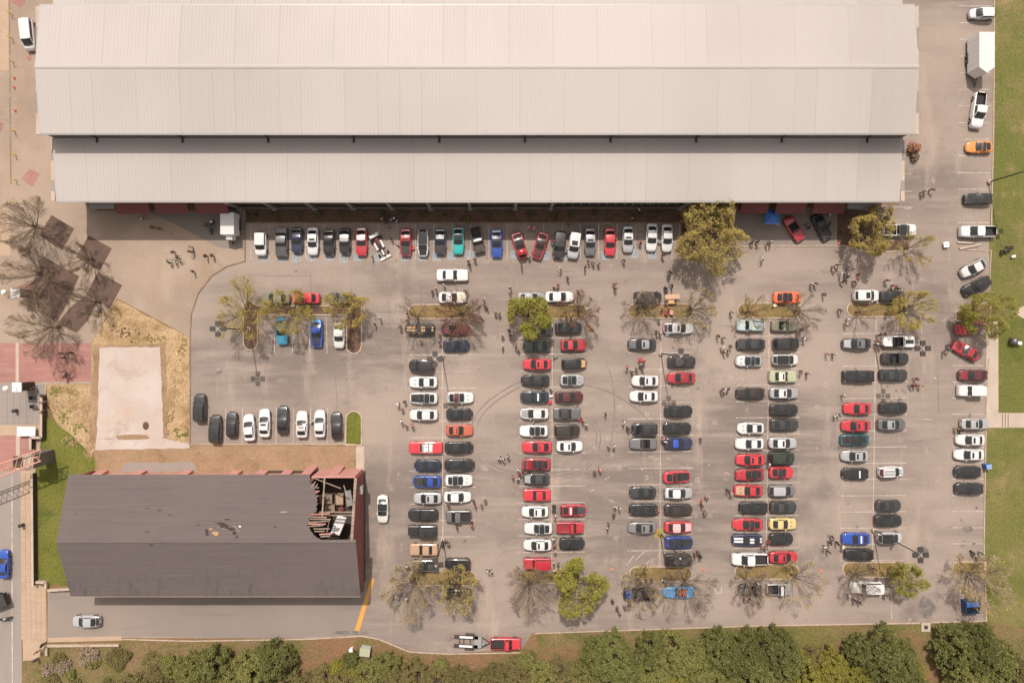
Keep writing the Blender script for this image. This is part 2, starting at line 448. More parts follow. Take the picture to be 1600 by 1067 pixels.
sheet('lawn', wob([(1547, -900), (3000, -900), (3000, 1250), (1700, 1000), (1541, 972), (1536, 850), (1540, 670), (1545, 510), (1549, 470), (1545, 392), (1505, 390), (1505, 372), (1545, 372), (1551, 200)], 1.2, 30, 3), 0.008, M['lawn'])
sheet('grass_bank', wob([(40, 1003), (190, 1004), (300, 1006), (430, 1000), (480, 1010), (430, 1030), (300, 1060), (300, 1500), (-60, 1500), (38, 1030)], 2, 12, 4), 0.008, M['bankgrass'])
sheet('grass_bank', wob([(838, 990), (1190, 978), (1540, 975), (1700, 1002), (1700, 1100), (1480, 1035), (1420, 985), (1250, 1015), (1000, 1020), (930, 1010), (840, 1012)], 2, 12, 5), 0.010, M['bankgrass'])

sheet('plaza', [(-700, -700), (150, -700), (150, 329), (383, 329), (383, 408), (355, 416), (331, 431), (310, 458), (299, 490), (297, 527), (183, 466), (143, 536), (143, 600), (-700, 600)], 0.012, M['plaza'])
sheet('street', [(-700, 600), (30, 600), (33, 800), (36, 1500), (-700, 1500)], 0.012, M['street'])
pave = sheet('pavement', [(30, 600), (72, 600), (70, 660), (55, 735), (57, 912), (72, 918), (73, 1000), (60, 1030), (36, 1032), (33, 800)], 0.016, M['walk'])
sheet('dry_grass', wob([(142, 600), (143, 536), (183, 468), (296, 528), (296, 693), (151, 694), (140, 716), (112, 705), (74, 630), (72, 600)], 1.2, 10, 6), 0.010, M['dry'])
sheet('green_verge', wob([(70, 655), (88, 660), (104, 672), (124, 690), (148, 716), (150, 742), (200, 760), (200, 900), (130, 916), (60, 912), (57, 735)], 3, 9, 7), 0.014, M['green'])
rr = random.Random(31)
sheet('bare_patch', wob([(146, 540), (258, 536), (264, 690), (140, 692)], 2.5, 7, 50), 0.0125, M['dirt'])
for i, (x, y, rx, ry, mt) in enumerate(((88, 610, 9, 8, 'green'), (283, 678, 12, 9, 'green'), (100, 648, 12, 14, 'green'), (122, 668, 14, 10, 'green'), (90, 635, 10, 12, 'dirt'), (118, 628, 16, 9, 'dirt'), (130, 652, 12, 14, 'dirt'), (170, 492, 18, 10, 'dirt'), (225, 510, 10, 7, 'dirt'), (275, 600, 10, 26, 'dirt'), (196, 520, 20, 8, 'mulch'), (285, 545, 7, 16, 'island'), (108, 690, 20, 10, 'dirt'), (140, 705, 8, 14, 'dirt'), (268, 650, 8, 14, 'island'), (110, 612, 12, 5, 'island'), (235, 530, 22, 5, 'island'))):
    mb = MB()                                             # each patch is ragged: many small blotches, thinning outwards
    for k in range(34):
        qx, qy = x + rr.gauss(0, rx * .5), y + rr.gauss(0, ry * .5); r_ = rr.uniform(.5, 2.6)
        n_ = 9; ph = rr.uniform(0, 6)
        mb.face([(*W(qx + r_ * rr.uniform(.5, 1.2) * math.cos(ph + 6.283 * j / n_), qy - r_ * rr.uniform(.5, 1.2) * math.sin(ph + 6.283 * j / n_)), 0.0145 + i * .0003 + k * 8e-6) for j in range(n_)])
    o = mb.build('bare_patch' if mt in ('dirt', 'mulch') else 'grass_patch', M[mt]); o['kind'] = 'stuff'
sheet('concrete_slab', wob([(156, 543), (250, 542), (256, 683), (226, 686), (151, 685)], 0.9, 7, 8), 0.020, M['slab'])
sheet('bare_dirt', wob([(148, 697), (300, 694), (557, 696), (557, 745), (148, 748)], 1.5, 12, 9), 0.018, M['dirt'])
sheet('concrete_path', wob([(150, 686), (256, 684), (296, 694), (296, 700), (148, 703)], 0.8, 10, 10), 0.022, M['slab'])
sheet('concrete_path', wob([(196, 722), (300, 722), (310, 736), (186, 738)], 1.5, 8, 12), 0.024, M['street'])
sheet('clay_pit', wob([(181, 680), (228, 679), (236, 685), (185, 687)], 1, 6, 13), 0.024, M['dirt'])
sheet('clay_pit', arc(228, 665, 5, 0, 350, 12, 6.5), 0.024, M['mulch'])

lot = sheet('parking_lot', [(383, 349), (383, 408), (355, 416), (331, 431), (310, 458), (299, 490), (297, 527), (297, 693), (557, 693), (558, 697), (569, 697), (569, 925), (75, 925), (74, 1002), (190, 996), (480, 997), (565, 992), (592, 997), (640, 1017), (700, 1020), (815, 1014), (832, 988), (1190, 976), (1541, 971), (1536, 850), (1540, 670), (1545, 510), (1549, 470), (1545, 392), (1552, 200), (1557, -700), (1405, -700), (1405, 320), (1300, 320), (1062, 349)], 0.016, M['asphalt'])
sheet('service_lane', [(76, 926), (569, 926), (556, 990), (480, 995), (190, 994), (75, 1000)], 0.020, M['lane_asphalt'])
sheet('forecourt', [(225, 329), (380, 329), (382, 349), (383, 390), (345, 388), (262, 345)], 0.020, M['lane_asphalt'])
sheet('forecourt', [(1142, 328), (1306, 328), (1306, 383), (1150, 383)], 0.022, M['lane_asphalt'])
sheet('flower_bed', [(384, 323), (1062, 323), (1062, 347), (384, 347)], 0.022, M['mulch'])
sheet('footpath', [(1541, 507), (1560, 500), (1560, 645), (1800, 645), (1800, 668), (1541, 668)], 0.022, M['concrete'])
sheet('footpath', [(1580, 486), (1800, 620), (1800, 560), (1600, 478)], 0.020, M['concrete'])
for gx in (1566, 1570.5, 1575):
    sized_sheet('path_groove', gx - .6, 646, gx + .6, 667, 0.027, M['brownbrick'])
sized_sheet('footpath_edge', 556.5, 697, 568.5, 736, 0.024, M['concrete'])
# red and brown paving of the plaza
sheet('red_paving', [(-700, 536), (142, 536), (142, 596), (-700, 600)], 0.018, M['redbrick'])
sized_sheet('paving_band', 24.5, 536, 29.5, 600, 0.023, M['concrete'])
csq = sized_sheet('concrete_square', -200, 600, 70, 664, 0.023, M['street'])
slabs('paving_slab', 2, 603, 52, 661, 5, 6, .018, 'street', csq, 1)
slabs('paving_slab', 32, 738, 55.5, 1000, 3, 26, .012, 'walk', pave, 2, .006)
slabs('paving_slab', 57.5, 922, 72, 1000, 2, 8, .012, 'walk', pave, 3)
sized_sheet('red_paving', -200, 680, 52, 735, 0.024, M['redbrick'])
sized_sheet('paving_band', 25, 665, 31, 735, 0.029, M['concrete'])
sized_sheet('paving_band', -200, 664, 70, 680, 0.026, M['walk'])
for q in ([(80.6, 336), (116, 357.5), (97.5, 391), (61, 368)], [(139, 368), (175, 388.5), (155.6, 423), (119, 401.5)],
          [(67.5, 400.6), (124, 431.6), (105, 475), (88, 505), (58, 480), (50, 445)], [(153, 425), (191, 445.6), (172, 482), (134, 462)],
          [(112, 478), (134, 462), (150, 475), (138, 500), (120, 520), (90, 505)]):
    sheet('brown_paving', q, 0.025, M['brownbrick'])
for q in ([(36, 275), (47, 264), (62, 272), (51, 293), (34, 280)], [(16, -8), (41, -2), (33, 14), (17, 4)], [(0, 190), (6, 194), (1, 207), (-10, 200)], [(47, 82), (50, 86), (48, 97), (42, 92)]):
    sheet('red_paving', q, 0.024, M['redbrick'])
sheet('red_paving', [(28, 448), (60, 437), (70, 448), (55, 468), (34, 462)], 0.020, M['redbrick'])
for y0, y1, mt in ((-60, 110, 'walk'), (150, 290, 'plaza'), (320, 400, 'walk')):
    sheet('paving_panel', wob([(-300, y0), (14, y0), (16, y1), (-300, y1)], 0.5, 40, y1), 0.019, M[mt])
sheet('drain_channel', [(10.5, -300), (12.5, -300), (18, 288), (16, 288)], 0.03, M['kerb_dark'])
sheet('lane_line', [(18, 740), (19.6, 740), (20.5, 1200), (18.8, 1200)], 0.02, M['paint_line'])
sheet('paint_stripe', [(580, 903), (585, 905), (560, 991), (552, 991)], 0.028, M['paint_yellow'])
sheet('pavement', [(75, 996), (190, 993), (190, 1000), (75, 1003)], 0.03, M['walk'])

# expansion joints in the plaza concrete
for a, b_ in (((150, 372), (300, 452)), ((205, 372), (240, 430)), ((240, 372), (383, 395)), ((190, 470), (297, 425)), ((30, 300), (150, 250)), ((22, 200), (60, 225)), ((25, 150), (52, 60)), ((28, 320), (84, 300)), ((300, 372), (345, 420))):
    d = (Vector(b_) - Vector(a)).normalized(); n_ = Vector((-d.y, d.x)) * 0.22
    sheet('paving_joint', [Vector(a) + n_, Vector(b_) + n_, Vector(b_) - n_, Vector(a) - n_], 0.021, M['walk'])

# ------------------------------------------------------------------ kerbs
kerb([(383, 348), (383, 408), (355, 416), (331, 431), (310, 458), (299, 490), (297, 527), (297, 694)], mat='kerb_dark')
kerb([(297, 694), (556, 694)])
kerb([(383, 348), (1062, 348)], mat='kerb_dark')
kerb([(569, 697), (569, 735)])
kerb([(190, 998), (300, 1001), (480, 998), (565, 993), (592, 998), (640, 1018), (700, 1021), (815, 1019)])
kerb([(835, 989), (1190, 977), (1437, 973)])
kerb([(1453, 972), (1541, 970)])
kerb([(1541, 970), (1537, 850), (1540, 672)])
kerb([(1540, 645), (1543, 590), (1545, 560)], mat='kerb')
kerb([(1548, 377), (1552, 200), (1557, -600)])
kerb([(1546, 440), (1548, 392), (1508, 391)], w=0.15)
kerb([(1062, 349)] + arc(1074, 381, 12, 180, 270, 6) + [(1140, 393)])
kerb([(1140, 386), (1150, 386), (1306, 384), (1318, 384), (1340, 391), (1360, 394), (1412, 393)] + arc(1414, 385, 8, -90, 60, 6))
sheet('flower_bed', [(1064, 340), (1142, 330), (1150, 382), (1146, 390), (1076, 391), (1066, 382)], 0.05, M['mulch'])
sheet('flower_bed', [(1307, 328), (1372, 330), (1372, 378), (1418, 378), (1420, 386), (1412, 391), (1360, 392), (1340, 389), (1318, 382), (1307, 382)], 0.05, M['mulch'])
kerb([(1372, 336), (1372, 377), (1416, 377)], w=0.15)
kerb([(1306, 330), (1306, 384)], w=0.15)

def planter(pts, fill, seed):
    cx = sum(p[0] for p in pts) / len(pts); cy = sum(p[1] for p in pts) / len(pts)
    k = kerb(pts, True, 0.22, 0.14, name='planter_kerb')
    s_ = sheet('planter_bed', pts, 0.09, M[fill])
isl = [(638, 476, 737, 498), (811, 476, 917, 498), (981, 475, 1084, 497), (1152, 474, 1252, 497), (1323, 473, 1417, 495),
       (638, 892, 744, 914), (813, 888, 906, 911), (983, 885, 1081, 908), (1148, 881, 1248, 904), (1316, 878, 1411, 901)]
for i, q in enumerate(isl):
    planter(lobe(*q), 'island', i)
planter([(402, 478), (543, 478)] + [(543, 470), (552, 462), (563, 466), (565, 478), (565, 540)] + arc(553, 541, 11.5, 0, -180, 8) + [(541.5, 492), (403, 492), (402.5, 535)] + arc(391.5, 536, 11, 0, -180, 8) + [(380.5, 475), (388, 468)], 'mulch', 30)
planter([(540, 695)] + arc(553, 654, 12, 180, 0, 8) + [(565, 695)], 'green', 31)
planter([(1540, 897), (1500, 897)] + arc(1498, 887, 10, 270, 90, 8) + [(1540, 878)], 'island', 32)
planter([(1548, 472), (1510, 478), (1492, 488), (1493, 500), (1512, 506), (1546, 506)], 'island', 33)

# ------------------------------------------------------------------ painted bays
def pline(x0, y0, x1, y1, w=0.11, z=0.021, mat='paint_line'):
    a, b_ = Vector(W(x0, y0)), Vector(W(x1, y1))
    d = (b_ - a).normalized(); n_ = Vector((-d.y, d.x)) * (w / 2)
    mb = MB(); mb.face([(*(a + n_), z), (*(a - n_), z), (*(b_ - n_), z), (*(b_ + n_), z)])
    return mb.build('bay_line', M[mat], lot)

def bays(cx0, cy0, cx1, cy1, half, ys):
    pline(cx0, cy0, cx1, cy1)
    for y in ys:
        t = (y - cy0) / (cy1 - cy0); cx = cx0 + (cx1 - cx0) * t
        pline(cx - half, y + .4, cx + half, y - .4, z=0.025)
bays(691, 536, 692, 842, 52, [554.5 + 25.8 * k for k in range(12)])
bays(863, 498, 862, 888, 52, [527.5 + 25.75 * k for k in range(14)])
bays(1033, 497, 1031, 884, 50.5, [525.5 + 25.7 * k for k in range(14)])
bays(1202, 497, 1197, 880, 50, [525 + 25.45 * k for k in range(14)])
bays(1369, 495, 1363, 878, 51, [521 + 25.3 * k for k in range(15)])
for k in range(14):
    pline(1499 - k * .2, 10 + 26 * k, 1548 - k * .2, 10 + 26 * k)
for y in (571, 597, 622, 647, 698, 722.5, 748, 774, 798.5, 824, 849):
    pline(1487, y, 1537, y)
for k in range(24):
    pline(392 + 28.6 * k, 350, 392 + 28.6 * k, 405, z=0.021)
for x in (353, 379, 405.5, 432, 459, 485.5, 512):
    pline(x, 637, x - 1, 692)
for x in (428, 456, 483, 510):
    pline(x, 494, x + 1, 552)
for y in (245 + 27 * k for k in range(4)):
    pline(1413, y, 1424, y)
pline(1390, 324, 1426, 324); pline(1393, 925, 1393, 967)
pline(1438, 495, 1440, 520)

# blue wheelchair bays in front of the hall
def wheelchair(px, py):
    x, y = W(px, py)
    mb = MB(); s_ = 0.62
    mb.face([(x - s_, y - s_, .026), (x + s_, y - s_, .026), (x + s_, y + s_, .026), (x - s_, y + s_, .026)])
    sq = mb.build('accessible_marking', M['paint_blue'], lot)
    mb = MB()
    def seg(a, b_, w=.10):
        a, b_ = Vector(a), Vector(b_); d = (b_ - a).normalized(); n_ = Vector((-d.y, d.x)) * w / 2
        mb.face([(x + p.x, y + p.y, .031) for p in (a + n_, a - n_, b_ - n_, b_ + n_)])
    for i in range(10):                                   # wheel: an open ring
        a0, a1 = rad(150 + i * 24), rad(150 + (i + 1) * 24)
        seg((-.05 + .30 * math.cos(a0), -.14 + .30 * math.sin(a0)), (-.05 + .30 * math.cos(a1), -.14 + .30 * math.sin(a1)), .09)
    seg((-.06, .30), (-.02, -.05), .13); seg((-.02, -.05), (.22, -.05), .11); seg((.22, -.05), (.32, -.36), .11); seg((-.04, .16), (.18, .16), .08)
    for i in range(8):                                    # head
        a0, a1 = rad(i * 45), rad(i * 45 + 45)
        mb.face([(x - .08, y + .44, .031), (x - .08 + .1 * math.cos(a0), y + .44 + .1 * math.sin(a0), .031), (x - .08 + .1 * math.cos(a1), y + .44 + .1 * math.sin(a1), .031)])
    for a in ((-.6, -.6, .6, -.6), (.6, -.6, .6, .6), (.6, .6, -.6, .6), (-.6, .6, -.6, -.6)):
        seg(a[:2], a[2:], .06)
    mb.build('wheelchair_symbol', M['paint_pale'], sq)
for x, y in ((413, 403), (442, 403), (463, 404), (486, 402), (516, 402), (537, 404), (559, 402), (591, 402), (633, 402), (660, 402), (682, 402), (706, 400), (734, 398), (776, 401), (804, 398), (852, 400), (882, 400), (946, 400), (991, 397), (1019, 398)):
    wheelchair(x, y)

# ------------------------------------------------------------------ burn-out rings and stains
def ring(cx, cy, rx, ry, a0, a1, w=0.22, z=0.030):
    mb = MB(); n = 40; prev = None
    for i in range(n + 1):
        a = rad(a0 + (a1 - a0) * i / n)
        k = 1 + 0.02 * math.sin(a * 5)
        c = Vector(W(cx + rx * k * math.cos(a), cy - ry * k * math.sin(a)))
        o_ = Vector((math.cos(a), math.sin(a))) * w / 2 * (0.6 + 0.4 * math.sin(math.pi * i / n))
        cur = ((c + o_), (c - o_))
        if prev: mb.face([(*prev[0], z), (*prev[1], z), (*cur[1], z), (*cur[0], z)])
        prev = cur
    mb.build('tyre_mark', M['rubberstain'], lot)
for i, q in enumerate(((868, 690, 132, 105, 95, 175), (868, 690, 124, 97, 100, 165), (872, 688, 66, 60, -80, 40), (872, 688, 60, 54, -100, 30), (905, 700, 118, 96, 20, 95), (840, 700, 100, 46, 200, 330), (840, 700, 92, 40, 205, 320), (930, 640, 30, 90, -80, 60))):
    ring(*q, z=0.029 + 0.0006 * i)
for i, (x, y, rx, ry) in enumerate(((548, 988, 30, 3.2), (1512, 826, 9, 5), (1440, 860, 10, 6), (1310, 700, 8, 3), (343, 582, 5, 3), (463, 424, 3, 2), (1447, 950, 14, 18), (640, 600, 4, 2), (1508, 668, 3, 3), (1503, 852, 4, 2))):
    sheet('oil_stain', wob(arc(x, y, rx, 0, 345, 14, ry), min(rx, ry) * .2, 5, i + 40), 0.031, M['stain'], lot)
# faint chalk rings and dashes left on the bays
for i, (x, y) in enumerate(((969, 637), (1073, 610), (1091, 666), (968, 731), (1010, 746), (1089, 749), (1011, 647), (1141, 590), (1160, 590), (1290, 601), (1277, 636), (1299, 569), (1117, 660), (951, 686), (930, 700))):
    mb = MB(); c = Vector(W(x, y)); r0, r1 = .24, .36
    for k in range(12):
        a0, a1 = 6.283 * k / 12, 6.283 * (k + 1) / 12
        mb.face([(c.x + r0 * math.cos(a0), c.y + r0 * math.sin(a0), .034), (c.x + r1 * math.cos(a0), c.y + r1 * math.sin(a0), .034), (c.x + r1 * math.cos(a1), c.y + r1 * math.sin(a1), .034), (c.x + r0 * math.cos(a1), c.y + r0 * math.sin(a1), .034)])
    mb.build('chalk_ring', M['chalk'], lot)
for i, (x, y, dx, dy) in enumerate(((948, 747, 4, -2.5), (925, 766, 3.5, -1.5), (1005, 732, 3, -2), (1046, 717, 4, 2), (1024, 717, 3, -1), (1136, 739, 4, 1.5), (1277, 700, 3, 1), (1240, 600, 2, 2), (1108, 726, 2, -2), (985, 875, 6, -8), (1000, 868, 7, -7), (1010, 880, 4, -5), (1460, 590, 3, 3), (1447, 655, 8, .5))):
    pline(x - dx, y - dy, x + dx, y + dy, w=.16, z=.0345, mat='chalk')
for a in ((1118, 917, 1127, 917), (1127, 917, 1127, 926), (1127, 926, 1118, 926), (1118, 926, 1118, 917)):
    pline(*a, w=.13, z=.0345)
rr = random.Random(77)
for i in range(46):                                       # drips where engines have stood
    c0 = rr.choice([(665, 715), (838, 893), (1006, 1060), (1172, 1224), (1338, 1392), (1510, 1512)])
    x = rr.choice(c0) + rr.uniform(-14, 14); y = rr.uniform(540, 870)
    r_ = rr.uniform(1.2, 3.0)
    sheet('oil_stain', wob(arc(x, y, r_ * rr.uniform(.8, 1.6), 0, 330, 9, r_), r_ * .25, 3, i + 200), 0.0315 + i * 1e-5, M['stain'], lot)
# crack sealing lines
rr = random.Random(4)
for i in range(26):
    x, y = rr.uniform(330, 1500), rr.uniform(400, 960)
    pts = [(x, y)]
    d = rr.choice([(1, .04), (.05, 1), (1, -.05)])
    for j in range(rr.randint(3, 8)):
        pts.append((pts[-1][0] + d[0] * rr.uniform(6, 14) + rr.uniform(-1, 1), pts[-1][1] + d[1] * rr.uniform(6, 14) + rr.uniform(-1, 1)))
    mb = MB()
    for a, b_ in zip(pts, pts[1:]):
        A, B = Vector(W(*a)), Vector(W(*b_)); dd = (B - A).normalized(); n_ = Vector((-dd.y, dd.x)) * .035
        mb.face([(*(A + n_), .0335), (*(A - n_), .0335), (*(B - n_), .0335), (*(B + n_), .0335)])
    mb.build('crack_line', M['stain'], lot)
# ------------------------------------------------------------------ the long metal-roofed hall
hall = tag(empty('exhibition_hall', (-3, 39, 0)), 'long hall under pale corrugated metal roofs above the parking lot', 'building')
HO = Vector((-3, 39, 0))
def hp(mb, name, mats, **k):
    """a part of the hall: built in world coordinates, moved under the hall's empty"""
    mb.v = [(x - HO.x, y - HO.y, z) for x, y, z in mb.v]
    return mb.build(name, mats, hall, **k)
XW, XE = -69.5, 62.8
rr = random.Random(21)
def roof_slope(y_lo, z_lo, y_hi, z_hi, seed):
    """a slope of ribbed sheets running from the eave (lo) up to the ridge (hi); each sheet is a part"""
    rr = random.Random(seed); x = XW
    d = 1 if y_hi > y_lo else -1
    while x < XE - 0.05:
        w = min(rr.choice([3.3, 4.95, 6.6, 6.6, 8.25]), XE - x)
        if XE - (x + w) < 2: w = XE - x
        mb = MB(); lift = rr.uniform(0, 0.012)
        x0, x1 = x + 0.001, x + w - 0.001
        t = 0.04
        a = [(x0, y_lo, z_lo + lift), (x1, y_lo, z_lo + lift), (x1, y_hi, z_hi + lift), (x0, y_hi, z_hi + lift)]
        if d < 0: a = a[::-1]
        mb.face(a)
        mb.face([(p[0], p[1], p[2] - t) for p in a[::-1]])
        n = max(2, round(w / 0.55))
        for i in range(n + 1):
            xc = x0 + 0.05 + (x1 - x0 - 0.1) * i / n
            r_ = 0.05; h_ = 0.014 if i else 0.03
            if i == 0: r_ = 0.11; xc += .06
            for q in (((xc - r_, 0), (xc - r_ * .5, h_)), ((xc - r_ * .5, h_), (xc + r_ * .5, h_)), ((xc + r_ * .5, h_), (xc + r_, 0))):
                (xa, za), (xb, zb) = q
                f = [(xa, y_lo, z_lo + lift + za + .002), (xb, y_lo, z_lo + lift + zb + .002), (xb, y_hi, z_hi + lift + zb + .002), (xa, y_hi, z_hi + lift + za + .002)]
                mb.face(f if d > 0 else f[::-1])
        hp(mb, 'roof_panel', M['roof_metal'])
        x += w
roof_slope(29.6, 11.55, 39.38, 12.55, 1)
roof_slope(49.0, 11.55, 39.42, 12.55, 2)
roof_slope(20.1, 7.70, 29.78, 8.60, 3)
roof_slope(59.0, 7.70, 48.9, 8.60, 4)
mb = MB()                                                # folded ridge cap
for s_ in (1, -1):
    mb.face([(XW, 39.4, 12.64), (XE, 39.4, 12.64), (XE, 39.4 + s_ * .3, 12.61), (XW, 39.4 + s_ * .3, 12.61)][::s_])
    mb.face([(XW, 39.4 + s_ * .3, 12.61), (XE, 39.4 + s_ * .3, 12.61), (XE, 39.4 + s_ * .3, 12.53), (XW, 39.4 + s_ * .3, 12.53)][::s_])
hp(mb, 'ridge_cap', M['roof_metal'])
for y, z in ((29.52, 11.5), (49.08, 11.5), (20.0, 7.64)):  # eave gutters
    mb = MB(); mb.box(XW, y - .09, z - .14, XE, y + .07, z + .01)
    hp(mb, 'gutter', M['steel'])
# end copings
for x0, x1, y0, y1, z in ((XW - .8, XW - .02, 29.6, 49.0, 11.15), (XE + .02, XE + .85, 29.6, 49.0, 11.15), (XW - .62, XW - .02, 20.1, 29.6, 7.9), (XE + .02, XE + .62, 20.1, 29.6, 7.9)):
    n = 6
    for i in range(n):
        mb = MB(); ya, yb = y0 + (y1 - y0) * i / n, y0 + (y1 - y0) * (i + 1) / n
        mb.box(x0, ya + .01, z - .25, x1, yb - .01, z + rr.uniform(0, .03))
        hp(mb, 'coping', M['concrete'] if (i + int(y0)) % 3 else M['street'])
mb = MB()
mb.box(XW, 29.9, 0, XE, 30.05, 11.4); mb.box(XW, 48.5, 0, XE, 48.65, 11.4)
hp(mb, 'clerestory_wall', M['facade'])
for x, y0, y1, z in ((XW + .1, 30.06, 48.48, 11.4), (XE - .1, 30.06, 48.48, 11.4), (XW + .15, 21.45, 29.88, 7.7), (XE - .15, 21.45, 29.88, 7.7)):
    mb = MB(); mb.box(x - .1, y0, 0, x + .1, y1, z); hp(mb, 'end_wall', M['facade'])
mb = MB(); mb.box(XW, 21.2, 0, XE, 21.42, 7.75); hp(mb, 'front_wall', M['wallbrown'])
mb = MB(); mb.box(XW, 58.6, 0, XE, 58.8, 7.6); hp(mb, 'rear_wall', M['facade'])
for i in range(60):                                       # struts under the upper eave
    x = XW + 1 + i * 2.22
    mb = MB(); mb.bar((x, 29.62, 11.42), (x + 1.1, 29.86, 9.2), .07, .07); hp(mb, 'eave_strut', M['steel'])
for i in range(10):                                       # rain pipes standing on the lower roof
    x = XW + 7 + i * 13.3
    mb = MB(); mb.tube((x, 29.78, 11.4), (x, 29.74, 8.62), .09, .09, 8); mb.box(x - .14, 29.0, 8.60, x + .14, 29.72, 8.72); hp(mb, 'downpipe', M['darksteel'])
for px in (374, 430, 492, 553, 613, 673, 735, 805, 860, 1062):    # slim columns along the front, in front of a recessed wall
    x = W(px, 320)[0] * (1 - 0 / H)
    mb = MB(); mb.box(x - .22, 20.12, 0, x + .22, 20.5, 7.55); mb.box(x - .4, 20.0, 0, x + .4, 20.7, .35); hp(mb, 'column', M['steel'])
mb = MB(); mb.box(W(374, 320)[0], 20.5, 2.9, W(862, 320)[0], 21.18, 3.05); hp(mb, 'ledge', M['facade'])
mb = MB(); mb.box(W(374, 320)[0], 20.25, 0, W(1062, 320)[0], 20.5, 0.5); hp(mb, 'plinth', M['facade'])
for i in range(16):                                       # sloping glazing at the east part of the front
    x0 = W(852 + i * 13, 320)[0]; x1 = x0 + 1.34
    mb = MB(); mb.face([(x0, 20.25, 3.6), (x1, 20.25, 3.6), (x1, 21.1, 6.6), (x0, 21.1, 6.6)])
    w_ = hp(mb, 'window_pane', M['glass'])
    mb = MB(); mb.bar((x0 - .03, 20.23, 3.6), (x0 - .03, 21.1, 6.65), .07, .07); hp(mb, 'glazing_bar', M['steel'])
for px0, px1 in ((181, 234), (243, 294), (306, 356), (1157, 1200), (1212, 1259), (1270, 1319)):
    x0, x1 = W(px0, 330, 3.6)[0], W(px1, 330, 3.6)[0]
    mb = MB()
    mb.face([(x0, 18.95, 3.3), (x1, 18.95, 3.3), (x1, 21.15, 4.6), (x0, 21.15, 4.6)])
    mb.face([(x0, 18.95, 3.0), (x1, 18.95, 3.0), (x1, 18.95, 3.3), (x0, 18.95, 3.3)])
    mb.face([(x0, 18.95, 3.3), (x0, 21.15, 4.6), (x0, 21.15, 3.3)]); mb.face([(x1, 18.95, 3.3), (x1, 21.15, 3.3), (x1, 21.15, 4.6)])
    hp(mb, 'awning', M['awning'])
    mb = MB(); mb.box(x0 + .4, 21.1, .1, x1 - .4, 21.185, 3.0); hp(mb, 'shop_window', M['glass'])
for px0, px1 in ((140, 178), (1325, 1370)):                # canopy slab with a metal edge
    x0, x1 = W(px0, 325, 4)[0], W(px1, 325, 4)[0]
    mb = MB(); mb.box(x0, 19.6, 3.8, x1, 21.18, 4.0); hp(mb, 'canopy', M['steel'])

# ------------------------------------------------------------------ the shingled building with a torn roof
ruin = tag(empty('shingled_building', (-45.6, -32.8, 0)), 'old red walled building with dark shingle roof torn open at one corner', 'building')
RO = Vector((-45.6, -32.8, 0))
def rp(mb, name, mats, **k):
    mb.v = [(x - RO.x, y - RO.y, z) for x, y, z in mb.v]
    return mb.build(name, mats, ruin, **k)
RX0, RX1 = -68.6, -22.2
YN, YR, YS = -23.2, -32.9, -42.7
ZN, ZR, ZS = 6.0, 9.0, 5.4
def course(y0, z0, y1, z1, xs, n, name, seed):
    """n overlapping shingle courses from the eave y0 up to the ridge y1; xs(t) -> list of (x0, x1) runs"""
    rr = random.Random(seed); mb = MB()
    for i in range(n):
        t0, t1 = i / n, (i + 1.15) / n
        if t1 > 1: t1 = 1
        ya, yb = y0 + (y1 - y0) * t0, y0 + (y1 - y0) * t1
        za, zb = z0 + (z1 - z0) * t0, z0 + (z1 - z0) * t1
        for xa, xb in xs((t0 + t1) / 2, i):
            x = xa
            while x < xb - .01:
                w = min(rr.uniform(5, 11), xb - x)
                lf = .02 + rr.uniform(0, .008)
                f = [(x, ya, za + lf), (x + w, ya, za + lf), (x + w, yb, zb + .002), (x, yb, zb + .002)]
                g2 = [(x, ya, za), (x + w, ya, za), (x + w, ya, za + lf), (x, ya, za + lf)]
                if y1 < y0: f = f[::-1]; g2 = g2[::-1]
                mb.face(f); mb.face(g2)
                x += w
    return mb
jag = random.Random(3)
def hole_edge(t):
    # survey pixels of the ragged edge from the eave (t=0) to the ridge (t=1)
    pts = [(0, 484), (.12, 485), (.16, 493), (.24, 490), (.30, 494), (.42, 496), (.55, 494), (.60, 484), (.68, 482), (.76, 481), (.84, 486), (.92, 493), (.96, 500), (1, 552)]
    for (a, xa), (b_, xb) in zip(pts, pts[1:]):
        if a <= t <= b_: x = xa + (xb - xa) * (t - a) / max(1e-6, b_ - a); break
    return x
def north_runs(t, i):
    h_ = ZN + (ZR - ZN) * t
    if t > .965: return [(RX0, RX1)]
    xe = (hole_edge(t) - NX) / S * (1 - h_ / H) + jag.uniform(-.14, .14)
    return [(RX0, xe)]
mb = course(YN + .15, ZN, YR, ZR, north_runs, 52, 'n', 5)
o = rp(mb, 'north_slope', M['shingle'])
mb = course(YS, ZS, YR, ZR, lambda t, i: [(RX0, RX1)], 52, 's', 6)
rp(mb, 'south_slope', M['shingle'])
mb = MB()
for x in range(46):
    x0 = RX0 + x * 1.008
    mb.face([(x0, YR - .17, ZR - .005), (x0 + 1.03, YR - .17, ZR - .005), (x0 + 1.03, YR, ZR + .06), (x0, YR, ZR + .06)])
    mb.face([(x0, YR, ZR + .06), (x0 + 1.03, YR, ZR + .06), (x0 + 1.03, YR + .17, ZR - .005), (x0, YR + .17, ZR - .005)])
k_ = rp(mb, 'ridge_shingles', M['shingle']); k_['kind'] = 'stuff'
mb = MB(); mb.box(RX0, YS - .06, ZS - .16, RX1, YS - .002, ZS + .03); rp(mb, 'south_gutter', M['kerb'])
# deck boards below the shingles (seen from inside and at the torn edge)
mb = MB()
mb.face([(RX0, YS, ZS - .08), (RX1, YS, ZS - .08), (RX1, YR, ZR - .08), (RX0, YR, ZR - .08)])
mb.face([(RX0, YR, ZR - .08), (-30.6, YR, ZR - .08), (-30.6, YN, ZN - .08), (RX0, YN, ZN - .08)])
rp(mb, 'roof_deck', M['wood'])
